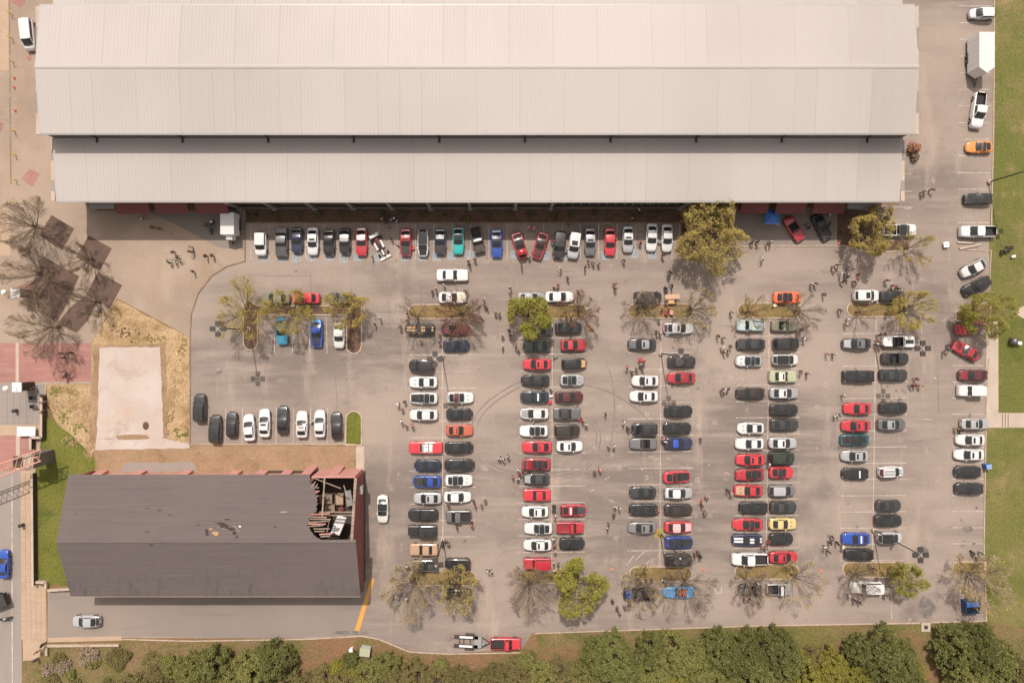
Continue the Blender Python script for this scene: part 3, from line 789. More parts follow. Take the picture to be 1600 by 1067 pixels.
# walls
wx0, wx1 = -68.2, -22.65
yn, ys = -23.35, -42.3
mb = MB(); mb.box(wx0, yn - 1.0, 0, -29.9, yn - .75, 5.75); rp(mb, 'north_wall', M['pinkwall'])
mb = MB(); mb.box(-29.9, yn - .25, 0, wx1 - .3, yn, 5.95); rp(mb, 'north_wall', M['pinkwall'])
mb = MB(); mb.box(wx0, ys, 0, wx1, ys + .25, 5.3); rp(mb, 'south_wall', M['redwall'])
def gable(x0, x1, name, mat):
    mb = MB()
    pr = [(ys + .26, 0), (yn - .26, 0), (yn - .26, 5.92), (YR, 8.85), (ys + .26, 5.3)]
    n = len(mb.v)
    a = [(x0, y, z) for y, z in pr]; b_ = [(x1, y, z) for y, z in pr]
    mb.face(a); mb.face(b_[::-1])
    for i in range(5):
        j = (i + 1) % 5
        mb.face([a[i], b_[i], b_[j], a[j]])
    return rp(mb, name, M[mat])
gable(wx0, wx0 + .25, 'west_gable', 'redwall')
gable(wx1 - .28, wx1, 'east_gable', 'redwall')
for i in range(16):                                       # pale coping blocks along the bare gable top
    t0, t1 = i / 16, (i + .93) / 16
    ya, yb = yn - .3 + (YR - yn + .3) * t0, yn - .3 + (YR - yn + .3) * t1
    za, zb = 5.93 + 2.95 * t0, 5.93 + 2.95 * t1
    mb = MB(); mb.bar((wx1 - .22, ya, za + .06), (wx1 - .22, yb, zb + .06), .42, .12); rp(mb, 'coping_block', M['wood'])
for px in (150, 212, 286, 365, 407, 447, 486, 529):       # buttresses of the north wall
    x = W(px, 735, 3)[0]
    mb = MB(); z1 = 4.6 if px < 480 else 5.3; yb0 = yn - (.75 if px < 480 else 0)
    mb.face([(x - 1.2, yb0 + .002, 0), (x - 1.2, yb0 + .55, 0), (x - 1.2, yb0 + .002, z1)]); mb.face([(x + .35, yb0 + .002, 0), (x + .35, yb0 + .002, z1), (x + .35, yb0 + .55, 0)])
    mb.face([(x - 1.2, yb0 + .55, 0), (x + .35, yb0 + .55, 0), (x + .35, yb0 + .002, z1), (x - 1.2, yb0 + .002, z1)]); rp(mb, 'buttress', M['pinkwall'])
mb = MB(); mb.box(wx1 + .002, -26.6, 3.4, wx1 + .55, -25.3, 4.3); rp(mb, 'air_vent', M['steel'])
mb = MB(); mb.box(wx1 + .002, ys + .3, 0, wx1 + .16, yn - .3, .55); rp(mb, 'wall_base', M['wallbrown'])
# interior seen through the hole
mb = MB(); mb.box(-40, ys + .3, .02, wx1 - .3, yn - .3, .12); rp(mb, 'floor', M['charred'])
mb = MB(); mb.box(-30.9, ys + .3, .13, -30.75, yn - .3, 5.6); rp(mb, 'inner_wall', M['wallbrown'])
bx = W(506, 775, 6.4)[0]
mb = MB(); mb.bar((bx, yn - .3, 5.8), (bx, -29.5, 7.4), .22, .28); rp(mb, 'roof_beam', M['wood'])
yb_ = W(520, 800, 7)[1]
for dy in (0, -.5):
    mb = MB(); mb.bar((bx - .6, yb_ + dy, 6.9), (wx1 - .3, yb_ + dy, 6.9), .16, .24); rp(mb, 'roof_beam', M['wood'])
mb = MB(); mb.bar((-29.4, yn - .4, 5.7), (-25.3, yn - 2.0, 5.6), .12, .2); rp(mb, 'roof_beam', M['wood'])
rr = random.Random(12)
for i, (px0, px1, py) in enumerate(((474, 497, 767), (477, 495, 771), (476, 496, 775), (485, 497, 763), (484, 512, 804), (483, 510, 807), (484, 513, 811), (482, 511, 815), (481, 509, 818.5), (481, 506, 822), (490, 514, 826), (491, 508, 830), (499, 517, 834), (501, 514, 838))):
    t = (py - 744) / 98.0; h_ = ZN + (ZR - ZN) * t - .12
    a = W(px0, py + rr.uniform(-.6, .6), h_); b_ = W(px1 + rr.uniform(-2, 4), py + rr.uniform(-1.2, 1.2), h_)
    mb = MB(); mb.bar((*a, h_ + .02), (*b_, h_ - rr.uniform(0, .4)), .17, .14); rp(mb, 'rafter', M['wood'] if i % 4 else M['pinkwall'])
for a, b_ in (((486, 762), (493, 752)), ((489, 768), (496, 756)), ((483, 766), (488, 757)), ((537, 758), (543, 775)), ((515, 812), (509, 838))):
    A = W(*a, 6.6); B = W(*b_, 6.3)
    mb = MB(); mb.bar((*A, 6.6), (*B, 6.3), .1, .1); rp(mb, 'rafter', M['kerb'])
# holes and lifted shingles elsewhere on the roof
mb = MB()
def on_north(px, py, lift=.05):
    t = (py - 744) / 100.0; h_ = ZN + (ZR - ZN) * t
    return (*W(px, py, h_), h_ + lift)
def on_south(px, py, lift=.05):
    t = (py - 844) / 82.0; h_ = ZR + (ZS - ZR) * t
    return (*W(px, py, h_), h_ + lift)
for i, (px, py, w, h2, n_, mt) in enumerate(((337, 833, 6.5, 4, 1, 'newwood'), (351, 822, 9, 4, 1, 'torn'), (361, 826, 8, 2.4, 1, 'torn'), (344, 817, 8, 2, 1, 'torn'), (323, 830, 3, 5, 1, 'torn'), (329, 826, 4, 2, 1, 'newwood'), (366, 832, 4, 3, 1, 'torn'), (356, 811, 6, 1.5, 1, 'torn'), (370, 838, 3, 2, 1, 'torn'), (375, 822, 2.4, 1.6, 1, 'white'), (355, 748, 9, 2.4, 1, 'torn'),
        (412, 779, 6, .8, 1, 'torn'), (444, 799.5, 9, 1.3, 1, 'wood'), (324, 835, 4, 1, 1, 'torn'), (230, 794, 4, .8, 1, 'torn'), (249, 797, 5, 1, 1, 'torn'), (266, 804, 5, .8, 1, 'torn'), (119, 802, 2, .8, 1, 'torn'), (230, 830, 5, .9, 1, 'torn'), (235, 850, 5, .7, 1, 'torn'),
        (390, 895, 5, .9, 0, 'torn'), (535, 853, 6, .8, 0, 'torn'), (336, 920, 3, 2, 0, 'torn'), (268, 886, 2, 1, 0, 'torn'), (158, 930, 6, 1.0, 0, 'wood'), (430, 823, 3, .8, 1, 'torn'), (310, 820, 3, .8, 1, 'torn'))):
    rr2 = random.Random(i + 90); fn = on_north if n_ else on_south
    mb = MB(); k = 9
    mb.face([fn(px + w * math.cos(6.283 * j / k) * rr2.uniform(.55, 1.1), py - h2 * math.sin(6.283 * j / k) * rr2.uniform(.55, 1.1), .055 + .002 * i % .01) for j in range(k)])
    rp(mb, 'shingle_tear', M[mt])
for i in range(5):
    rr2 = random.Random(i + 300)
    a = on_north(330 + i * 9, 822 + rr2.uniform(-3, 3), .12); b_ = on_north(338 + i * 9 + rr2.uniform(-3, 6), 829 + rr2.uniform(-8, 3), .1)
    mb = MB(); mb.bar(a, b_, .09, .05); rp(mb, 'loose_batten', M['wood'])
# things lying inside
def inside(name, label, cat, px, py, z, sx, sy, sz, rz, mat, tilt=0):
    x, y = W(px, py, z)
    mb = MB(); mb.box(-sx / 2, -sy / 2, 0, sx / 2, sy / 2, sz)
    mb.box(-sx / 2 + .06, -sy / 2 + .06, sz, sx / 2 - .06, sy / 2 - .06, sz + .03)
    o = mb.build(name, M[mat]); o.location = (x, y, z); o.rotation_euler = (0, tilt, rad(rz))
    return tag(o, label, cat)
inside('ceiling_panel', 'white fallen ceiling panel tilted inside the torn roof', 'panel', 529, 820, 3.6, 1.5, 3.1, .1, -22, 'white', .25)
inside('plank_stack', 'tan stack of boards inside the ruined building', 'boards', 511, 778, .13, 2.2, 1.6, 1.0, 0, 'wood')
inside('crate', 'tan wooden crate beside the red box in the ruin', 'crate', 517, 792, .13, 1.7, 1.2, .9, 4, 'wood')
inside('cupboard', 'tan cupboard lying behind the crate in the ruin', 'cupboard', 532, 778, .13, 1.4, 1.7, 1.1, 0, 'walk')
inside('red_box', 'small red box on the floor of the ruin', 'box', 534, 793, .13, .9, .7, .8, 20, 'awning')
inside('sheet_metal', 'pale blue sheet leaning on the inner gable wall', 'sheet', 545, 778, 1.2, 1.0, 2.6, .08, 8, 'steel', .3)

# ------------------------------------------------------------------ walls, gate pillars, truss arch by the street
def wall_thing(name, label, pts, h, body, cope, cat='wall', w=.28):
    root = tag(empty(name, (*W(*pts[0]), 0)), label, cat)
    o = Vector((*W(*pts[0]), 0))
    for a, b_ in zip(pts, pts[1:]):
        A = Vector((*W(*a), 0)) - o; B = Vector((*W(*b_), 0)) - o
        mb = MB(); mb.bar(A + Vector((0, 0, h / 2)), B + Vector((0, 0, h / 2)), w, h); mb.build('wall_body', M[body], root)
        mb = MB(); mb.bar(A + Vector((0, 0, h + .05)), B + Vector((0, 0, h + .05)), w + .12, .1); mb.build('coping', M[cope], root)
    return root
wall_thing('retaining_wall', 'dark retaining wall with pale coping between pavement and green verge', [(56, 738), (57.5, 912)], 1.0, 'wallbrown', 'concrete')
wall_thing('low_wall', 'stepped pale low wall at the corner of the plaza steps', [(71, 618), (70.5, 682), (54, 682), (54, 701)], 1.0, 'wallbrown', 'concrete')
wall_thing('low_wall', 'short pale wall turning the corner at the lane mouth', [(56, 907), (75, 908), (75, 918)], .6, 'concrete', 'kerb')
wall_thing('low_wall', 'pale wall along the verge beside the shingled building', [(78, 920), (112, 918)], .6, 'walk', 'concrete')
wall_thing('low_wall', 'white coped wall along the lower edge of the lane', [(75, 1022), (75, 1007), (188, 1006)], .4, 'walk', 'kerb')

def gate_pillar(px, py, lx, ly, label):
    x, y = W(px, py, 3.4)
    r = tag(empty('gate_pillar', (x, y, 0)), label, 'pillar')
    mb = MB(); mb.box(-.66, -.66, 0, .66, .66, 3.2); mb.build('shaft', M['wallbrown'], r)
    mb = MB(); mb.box(-.75, -.75, 3.2, .75, .75, 3.4); mb.box(-.5, -.5, 3.4, .5, .5, 3.5); mb.build('cap', M['white'], r)
    mb = MB(); mb.tube((0, 0, 3.5), (0, 0, 5.5), .07, .06, 8); mb.build('post', M['white'], r)
    mb = MB()
    mb.lathe([(.02, -.43)] + [(.43 * math.sin(a), -.43 * math.cos(a)) for a in [.3, .7, 1.1, 1.57, 2.0, 2.4, 2.8]] + [(.02, .43)], (0, 0, 5.85), 14)
    mb.build('globe', M['globe'], r, smooth=True)
gate_pillar(23.5, 458, 5, 458, 'white capped gate pillar with globe lamp beside the bare plaza trees')
gate_pillar(26, 605, 9, 607, 'white capped gate pillar with globe lamp on the concrete square')

tr = tag(empty('truss_arch', (*W(78, 712), 0)), 'coral red lattice truss spanning the street from a brick pier', 'truss')
to = Vector((*W(78, 712), 0))
mb = MB(); mb.box(-.75, -1.1, 0, .75, 1.1, 5.2); mb.build('pier', M['facade'], tr)
mb = MB(); mb.box(-.85, -1.2, 5.2, .85, 1.2, 5.4); mb.build('pier_cap', M['concrete'], tr)
def tp(px, py, h): return Vector((*W(px, py, h), h)) - to
chords = [(tp(64, 702, 6), tp(-120, 768, 6.5)), (tp(64, 720, 6), tp(-120, 790, 6.5)), (tp(60, 713, 5.2), tp(-120, 780, 5.5))]
for a, b_ in chords:
    mb = MB(); mb.tube(a, b_, .11, .11, 8); mb.build('chord', M['copper'], tr)
for i in range(20):
    t0, t1 = i / 20, (i + .5) / 20
    mb = MB(); mb.tube(chords[0][0].lerp(chords[0][1], t0), chords[1][0].lerp(chords[1][1], t1), .05, .05, 5); mb.build('lattice_bar', M['copper'], tr)
    mb = MB(); mb.tube(chords[1][0].lerp(chords[1][1], t0), chords[2][0].lerp(chords[2][1], t1), .05, .05, 5); mb.build('lattice_bar', M['copper'], tr)
mb = MB(); mb.box(-2.3, -.9, 4.9, -.76, .9, 5.5); mb.build('end_bracket', M['wallbrown'], tr)

# ------------------------------------------------------------------ car park lights
HEADS = []
def lamp(px, py, rot, label, footing='concrete', hgt=13.0):
    r = tag(empty('street_lamp', (*W(px, py), 0), rad(rot)), label, 'street lamp', 'tall lamps of the parking lot')
    mb = MB(); mb.lathe([(.36, 0.0), (.36, .55), (.30, .6)], n=10); mb.build('footing', M[footing], r)
    mb = MB(); mb.tube((0, 0, .6), (0, 0, hgt - .1), .12, .075, 8); mb.build('pole', M['darksteel'], r)
    mb = MB(); mb.box(-.16, -.16, hgt - .14, .16, .16, hgt + .06); mb.build('hub', M['steel'], r)
    for k in range(4):
        a = k * math.pi / 2
        c, s_ = math.cos(a), math.sin(a)
        mb = MB(); mb.bar((.16 * c, .16 * s_, hgt), (.44 * c, .44 * s_, hgt), .12, .09); mb.build('arm', M['darksteel'], r)
        mb = MB()
        w, l0, l1 = .38, .42, 1.18
        q = [(l0, -w), (l1, -w), (l1, w), (l0, w)]
        P0 = [(x * c - y * s_, x * s_ + y * c, hgt - .09) for x, y in q]; P1 = [(x * c - y * s_, x * s_ + y * c, hgt + .10) for x, y in q]
        mb.face(P0[::-1]); mb.face(P1)
        for i in range(4): mb.face([P0[i], P0[(i + 1) % 4], P1[(i + 1) % 4], P1[i]])
        mb.build('lamp_head', M['darksteel'], r)
    return r
lamp(390, 514, 0, 'tall lamp at the bare mulch planter of the small lot')
lamp(691, 556, 0, 'tall lamp over the dark car at the head of the first double row')
lamp(692, 842, 10, 'tall lamp near the tan classic car at the first row planter')
lamp(1032, 552, 0, 'tall lamp over the black car just above a red one, third double row')
lamp(1031, 832, 45, 'tall lamp on a yellow painted footing between grey and blue coupes', 'paint_mustard')
lamp(1367, 541, 0, 'tall lamp beside the white open classic car')
lamp(1364, 827, 0, 'tall lamp leaning over the silver glass roofed car, lower fifth row')
lamp(1544, 285, 12, 'tall lamp at the lawn kerb beside a lone black car')
x, y = W(1029, 833); mb = MB(); mb.box(x - .75, y - .75, .04, x + .75, y + .75, .10); o = mb.build('concrete_pad', M['paint_mustard']); tag(o, 'yellow painted concrete pad round a lamp footing', 'pad')
# ------------------------------------------------------------------ cars
PAINT = {}
COL = dict(white=(.57, .565, .555), silver=(.42, .42, .42), grey=(.17, .165, .165), dgrey=(.060, .058, .058), black=(.011, .011, .012), red=(.42, .022, .034), crimson=(.29, .014, .024), dkred=(.20, .010, .016),
    maroon=(.085, .012, .016), orange=(.70, .115, .035), orangered=(.56, .12, .065), amber=(.58, .21, .035), yellow=(.72, .56, .24), blue=(.012, .055, .30), navy=(.012, .018, .05), teal=(.015, .34, .32),
    dteal=(.008, .10, .13), inkteal=(.008, .022, .032), cyan=(.03, .26, .42), tan=(.42, .27, .17), sage=(.27, .285, .19), dgreen=(.022, .034, .022), olive=(.13, .125, .085), paleblue=(.36, .43, .43), racing=(.07, .30, .58), gold=(.48, .29, .12), pinkish=(.62, .34, .34),
    cream=(.6, .54, .44), brown=(.028, .018, .014), satin=(.022, .022, .023), skyblue=(.25, .38, .62))
def paint(c):
    if c not in PAINT:
        v = COL[c]
        met = 0.35 if c in ('silver', 'grey', 'dgrey') else 0.0
        m = plain('paint_' + c, v, 0.32 if c != 'satin' else 0.6, met, 0.85 if c != 'satin' else 0.15)
        N, L = m.node_tree.nodes, m.node_tree.links            # no two cars wear quite the same shade; dust dulls the upper faces
        b_ = N['Principled BSDF']; oi = N.new('ShaderNodeObjectInfo'); mr = N.new('ShaderNodeMapRange')
        lo, hi = (.90, 1.06) if c in ('white', 'cream') else (.72, 1.3)
        mr.inputs['To Min'].default_value = lo; mr.inputs['To Max'].default_value = hi
        ge = N.new('ShaderNodeNewGeometry')
        d_ = noise_node(N, L, ge.outputs['Position'], 1.3, 3, .6)
        sc_ = N.new('ShaderNodeHueSaturation'); sc_.inputs['Color'].default_value = rgba(v)
        L.new(mr.outputs[0], sc_.inputs['Value'])
        par = N.new('ShaderNodeVectorMath'); par.operation = 'DOT_PRODUCT'
        L.new(oi.outputs['Location'], par.inputs[0]); par.inputs[1].default_value = (.731, 1.377, 0)
        fr_ = N.new('ShaderNodeMath'); fr_.operation = 'FRACT'; L.new(par.outputs['Value'], fr_.inputs[0]); L.new(fr_.outputs[0], mr.inputs['Value'])
        dm = N.new('ShaderNodeMath'); dm.operation = 'MULTIPLY'; dm.inputs[1].default_value = .07; L.new(ramp(N, L, d_, .35, .75), dm.inputs[0])
        L.new(mixc(N, L, dm.outputs[0], sc_.outputs[0], (.30, .26, .22)), b_.inputs['Base Color'])
        PAINT[c] = m
    return PAINT[c]

def lerpt(tab, x):
    if x <= tab[0][0]: return tab[0][1]
    for (a, va), (b_, vb) in zip(tab, tab[1:]):
        if x <= b_:
            t = (x - a) / max(1e-9, b_ - a)
            return va + (vb - va) * t
    return tab[-1][1]

# L, W, H, belt heights from tail (0) to nose (1), cabin stations (rear base, roof rear, roof front, screen base), plan rounding, well
T = dict(
    sedan=dict(L=4.75, W=1.83, H=1.45, belt=[(0, .70), (.03, .93), (.15, 1.00), (.68, .98), (.90, .84), (.97, .72), (1, .55)], cab=(.13, .28, .53, .69), rnd=1.0, top=.79),
    coupe=dict(L=4.72, W=1.88, H=1.37, belt=[(0, .72), (.03, .95), (.14, 1.02), (.63, .97), (.88, .86), (.97, .74), (1, .55)], cab=(.11, .29, .46, .62), rnd=.8, top=.75),
    sports=dict(L=4.45, W=1.9, H=1.22, belt=[(0, .70), (.04, .90), (.16, .96), (.64, .84), (.86, .74), (.96, .60), (1, .45)], cab=(.10, .32, .45, .63), rnd=1.2, top=.71),
    hatch=dict(L=4.25, W=1.78, H=1.50, belt=[(0, .75), (.03, .98), (.5, 1.0), (.73, .98), (.92, .82), (.97, .72), (1, .55)], cab=(.02, .13, .56, .74), rnd=1.1, top=.81),
    suv=dict(L=4.7, W=1.92, H=1.74, belt=[(0, .85), (.03, 1.12), (.5, 1.14), (.72, 1.12), (.92, 1.0), (.97, .88), (1, .65)], cab=(.025, .09, .57, .72), rnd=.9, top=.82),
    van=dict(L=4.95, W=1.96, H=1.85, belt=[(0, .85), (.02, 1.08), (.5, 1.12), (.84, 1.08), (.95, .9), (1, .6)], cab=(.015, .05, .70, .85), rnd=.7, top=.86),
    classic=dict(L=5.3, W=1.98, H=1.42, belt=[(0, .80), (.02, .94), (.2, .97), (.62, .97), (.95, .92), (.98, .84), (1, .62)], cab=(.19, .31, .52, .63), rnd=.25, top=.77),
    pickup=dict(L=5.5, W=1.98, H=1.83, belt=[(0, 1.0), (.01, 1.08), (.40, 1.10), (.73, 1.12), (.93, 1.06), (.98, .92), (1, .68)], cab=(.385, .41, .60, .73), rnd=.5, top=.81, well=(.02, .37, .62)),
    cabpickup=dict(L=5.1, W=1.9, H=1.70, belt=[(0, 1.0), (.01, 1.02), (.45, 1.03), (.66, 1.04), (.95, .98), (.985, .88), (1, .65)], cab=(.47, .49, .60, .69), rnd=.35, top=.79, well=(.02, .45, .6)),
    openhigh=dict(L=4.6, W=1.84, H=1.25, belt=[(0, .72), (.03, .92), (.14, .97), (.64, .94), (.90, .82), (.97, .70), (1, .52)], cab=None, rnd=1.0, top=.64, well=(.26, .60, .42)),
    openclassic=dict(L=5.4, W=1.98, H=1.3, belt=[(0, .80), (.02, .92), (.2, .95), (.62, .95), (.95, .90), (.98, .82), (1, .60)], cab=None, rnd=.25, top=.7, well=(.28, .64, .45)),
    jeep=dict(L=4.3, W=1.86, H=1.82, belt=[(0, 1.0), (.02, 1.08), (.6, 1.10), (.66, 1.08), (.95, 1.04), (.98, .95), (1, .7)], cab=(.02, .03, .60, .65), rnd=.12, top=.86),
)
def hw_at(t, x):
    w = t['W'] / 2; r = t['rnd']
    return w * lerpt([(0, 1 - .48 * r), (.012, 1 - .31 * r), (.035, 1 - .17 * r), (.07, 1 - .08 * r), (.12, 1 - .03 * r), (.22, 1), (.76, 1), (.85, 1 - .045 * r), (.91, 1 - .11 * r), (.945, 1 - .19 * r), (.97, 1 - .29 * r), (.988, 1 - .41 * r), (1, 1 - .56 * r)], x)

WR = 0.33
def car_meshes(key):
    t = T[key]; L_, W_, H_ = t['L'], t['W'], t['H']
    ax = (.19, .81) if key not in ('classic', 'openclassic') else (.22, .79)
    me = {}
    X = lambda f: (f - .5) * L_
    fr = {0, .006, .012, .035, .85, .91, .945, .97, .988, .025, .04, .07, .10, .14, .93, .965, .985, .995, .2, .3, .4, .5, .6, .68, .74, .88, .92, .955, .975, .99, 1}
    for a in ax:
        for d in (-1, -.8, -.45, 0, .45, .8, 1):
            fr.add(round(a + d * (WR + .06) / L_, 4))
    well = t.get('well')
    st = [(f, False) for f in fr]
    if well:
        st = [(f, well[0] < f < well[1]) for f in fr]
        st += [(well[0], False), (well[0] + 1e-4, True), (well[1] - 1e-4, True), (well[1], False)]
    st = sorted(set(st))
    mb = MB(); rings = []
    for f, inw in st:
        x = X(f); hw = hw_at(t, f); zb = lerpt(t['belt'], f)
        lo = .20 if .03 < f < .97 else .30
        side = lo
        for a in ax:
            d = abs(x - X(a)); r = WR + .07
            if d < r: side = max(side, WR + math.sqrt(r * r - d * d))
        z3 = max(zb - .24, side + .05)
        crown = .035
        p6 = (hw * .80, zb + .012)
        if inw:
            p7 = (hw * .76, well[2]); p8 = (0, well[2])
        else:
            p7 = (hw * .70, zb + .020); p8 = (0, zb + crown)
        half = [(0, lo), (hw * .80, lo), (hw * .93, side), (hw, side + .04), (hw, z3), (hw * .97, zb - .07), (hw * .875, zb), p6, p7, p8]
        ring = [(x, -y, z) for y, z in half] + [(x, y, z) for y, z in half[-2:0:-1]]
        rings.append((ring, inw))
    n = len(rings[0][0])
    for r, _ in rings: mb.v += r
    for i in range(len(rings) - 1):
        inw = rings[i][1] and rings[i + 1][1]
        edge = rings[i][1] != rings[i + 1][1]
        for j in range(n):
            k = (j + 1) % n
            top = j in (7, 8, 9, 10)
            mb.f.append((i * n + j, i * n + k, (i + 1) * n + k, (i + 1) * n + j))
            mb.m.append(1 if (top and (inw or edge)) else 0)
    mb.f.append(tuple(range(n - 1, -1, -1))); mb.m.append(0)
    k0 = (len(rings) - 1) * n
    mb.f.append(tuple(range(k0, k0 + n))); mb.m.append(0)
    mb.f = [tuple(reversed(f)) for f in mb.f]
    me['body'] = mb.mesh(key + '_body', True, 40)
    # bonnet and boot panels, a finger above the body
    def panel(f0, f1, frac, name):
        mb = MB(); N_ = 5
        for i in range(N_ + 1):
            f = f0 + (f1 - f0) * i / N_
            hw = hw_at(t, f) * frac; zb = lerpt(t['belt'], f)
            for j, (u, dz) in enumerate(((-1.0, .0), (-.97, .035), (-.5, .05), (0, .055), (.5, .05), (.97, .035), (1.0, .0))):
                mb.v.append((X(f), hw * u, zb + dz))
        for i in range(N_):
            for j in range(6):
                a = i * 7 + j
                mb.f.append((a, a + 7, a + 8, a + 1)); mb.m.append(0)
        mb.f.append(tuple(range(6, -1, -1))[::-1]); mb.m.append(0)
        mb.f.append(tuple(range(N_ * 7, N_ * 7 + 7))); mb.m.append(0)
        mb.f = [f if i < N_ * 6 else f for i, f in enumerate(mb.f)]
        return mb.mesh(key + name, True, 40)
    sb = t['cab'][3] if t['cab'] else well[1] + .02
    me['bonnet'] = panel(sb + .012, .945, .74, '_bonnet')
    rb = t['cab'][0] if t['cab'] else (well[0] if well else .2)
    if rb > .09 and key not in ('pickup', 'cabpickup'):
        me['boot_lid'] = panel(.02, rb - .008, .80, '_boot')
    elif key in ('pickup', 'cabpickup'):
        mb = MB(); hw = hw_at(t, .01) * .78
        mb.box(X(0) - .03, -hw, .62, X(0) + .045, hw, 1.09); me['tailgate'] = mb.mesh(key + '_tailgate')
    # cabin
    def quad_in(q, u0, u1, v0, v1, off, nseg=1):
        a, b_, c, d = [Vector(p) for p in q]
        nr = (b_ - a).cross(d - a).normalized()
        mb = MB()
        f = lambda u, v: (a.lerp(b_, u)).lerp(d.lerp(c, u), v) + nr * off
        mb.face([f(u0, v0), f(u1, v0), f(u1, v1), f(u0, v1)])
        mb.face([f(u0, v0) - nr * off * 2, f(u0, v1) - nr * off * 2, f(u1, v1) - nr * off * 2, f(u1, v0) - nr * off * 2])
        return mb
    if t['cab']:
        c0, c1, c2, c3 = t['cab']
        wb0 = hw_at(t, max(c0, .05)) * .875; wb1 = hw_at(t, c3) * .86; wt = W_ / 2 * t['top']
        zr0, zr1 = lerpt(t['belt'], c0) + .01, lerpt(t['belt'], c3) + .02
        zt = H_ - .05
        bf, bfr, bb, bbr = .16 * min(1, t['rnd'] + .2), .09, .13 * min(1, t['rnd'] + .2), .08
        def bow(x, k, y, w): return x + k * (1 - (y / w) ** 2) - k * .5
        def face_grid(kind, u, v):
            """u across, v up; the glass house as curved faces"""
            if kind == 'f':
                yb_, yt_ = (2 * u - 1) * wb1, (2 * u - 1) * wt
                p, q = Vector((bow(X(c3), bf, yb_, wb1), yb_, zr1)), Vector((bow(X(c2), bfr, yt_, wt), yt_, zt))
            elif kind == 'b':
                yb_, yt_ = (1 - 2 * u) * wb0, (1 - 2 * u) * wt
                p, q = Vector((bow(X(c0), -bb, yb_, wb0), yb_, zr0)), Vector((bow(X(c1), -bbr, yt_, wt), yt_, zt))
            else:
                sg = -1 if kind == 'r' else 1
                uu = u if kind == 'r' else 1 - u
                p = Vector((bow(X(c0), -bb, wb0, wb0) * (1 - uu) + bow(X(c3), bf, wb1, wb1) * uu, sg * (wb0 + (wb1 - wb0) * uu), zr0 + (zr1 - zr0) * uu))
                q = Vector((bow(X(c1), -bbr, wt, wt) * (1 - uu) + bow(X(c2), bfr, wt, wt) * uu, sg * wt, zt))
            m_ = p.lerp(q, v)
            if kind in 'fb': m_.z += .03 * math.sin(math.pi * v)
            return m_
        def patch(kind, u0, u1, v0, v1, off, name, nu=6, nv=3):
            mb = MB()
            for j in range(nv + 1):
                for i in range(nu + 1):
                    u, v = u0 + (u1 - u0) * i / nu, v0 + (v1 - v0) * j / nv
                    e = 1e-3; p = face_grid(kind, u, v)
                    nr = (face_grid(kind, u + e, v) - p).cross(face_grid(kind, u, v + e) - p)
                    mb.v.append(tuple(p + nr.normalized() * off))
            for j in range(nv):
                for i in range(nu):
                    k = j * (nu + 1) + i
                    mb.f.append((k, k + 1, k + nu + 2, k + nu + 1)); mb.m.append(0)
            return mb
        mb = MB(); g_ = 6
        for i in range(g_ + 1):
            for j in range(g_ + 1):
                u, v = i / g_, j / g_
                y = -wt + 2 * wt * v
                xa, xb = bow(X(c1), -bbr, y, wt), bow(X(c2), bfr, y, wt)
                mb.v.append((xa + (xb - xa) * u, y, zt + .055 * (1 - (2 * u - 1) ** 2) * (1 - .3 * (2 * v - 1) ** 2) + .03 * (1 - (2 * v - 1) ** 2)))
        for i in range(g_):
            for j in range(g_):
                a = i * (g_ + 1) + j
                mb.f.append((a, a + g_ + 1, a + g_ + 2, a + 1)); mb.m.append(0)
        me['roof'] = mb.mesh(key + '_roof', True, 50)
        mb = MB()                                          # pillars and frames in body colour
        for k in 'frbl':
            q = patch(k, 0, 1, 0, 1, 0, '')
            n0 = len(mb.v); mb.v += q.v; mb.f += [tuple(i + n0 for i in f) for f in q.f]; mb.m += q.m
        me['pillars'] = mb.mesh(key + '_pillars', True, 40)
        mb = MB()
        for i in range(6):
            ya, yb = wb1 * (2 * i / 6 - 1) * .93, wb1 * (2 * (i + 1) / 6 - 1) * .93
            xa, xb = bow(X(c3), bf, ya, wb1), bow(X(c3), bf, yb, wb1)
            mb.face([(xa - .02, ya, zr1 + .035), (xa + .13, ya, zr1 + .022), (xb + .13, yb, zr1 + .022), (xb - .02, yb, zr1 + .035)])
        me['cowl'] = mb.mesh(key + '_cowl')
        mb = MB(); mb.box(-.16, -.05, -.03, .16, .05, .025); me['vent'] = mb.mesh(key + '_vent')
        me['windscreen'] = patch('f', .045, .955, .05, .95, .012, '').mesh(key + '_windscreen', True)
        me['rear_window'] = patch('b', .08, .92, .10 if key not in ('suv', 'van', 'jeep') else .25, .94, .012, '').mesh(key + '_rear_window', True)
        me['side_window'] = patch('r', .10, .90, .16, .86, .012, '').mesh(key + '_side_a', True)
        me['side_window.'] = patch('l', .10, .90, .16, .86, .012, '').mesh(key + '_side_b', True)
        xm = (X(c1) + X(c2)) / 2; xs = X(c2) - (X(c2) - X(c1)) * .40
        mb = MB(); mb.box(xs, -wt * .62, H_ - .02, X(c2) - .16, wt * .62, H_ + .052); me['sunroof'] = mb.mesh(key + '_sunroof')
        mb = MB(); mb.box(X(c1) + .08, -wt * .84, H_ - .035, X(c2) - .06, wt * .84, H_ + .054); me['glass_roof'] = mb.mesh(key + '_glassroof')
        mb = MB(); mb.box(xm - .12, -wt * .9, H_ - .03, xm + .14, wt * .9, H_ + .06); me['roof_bar'] = mb.mesh(key + '_roofbar')
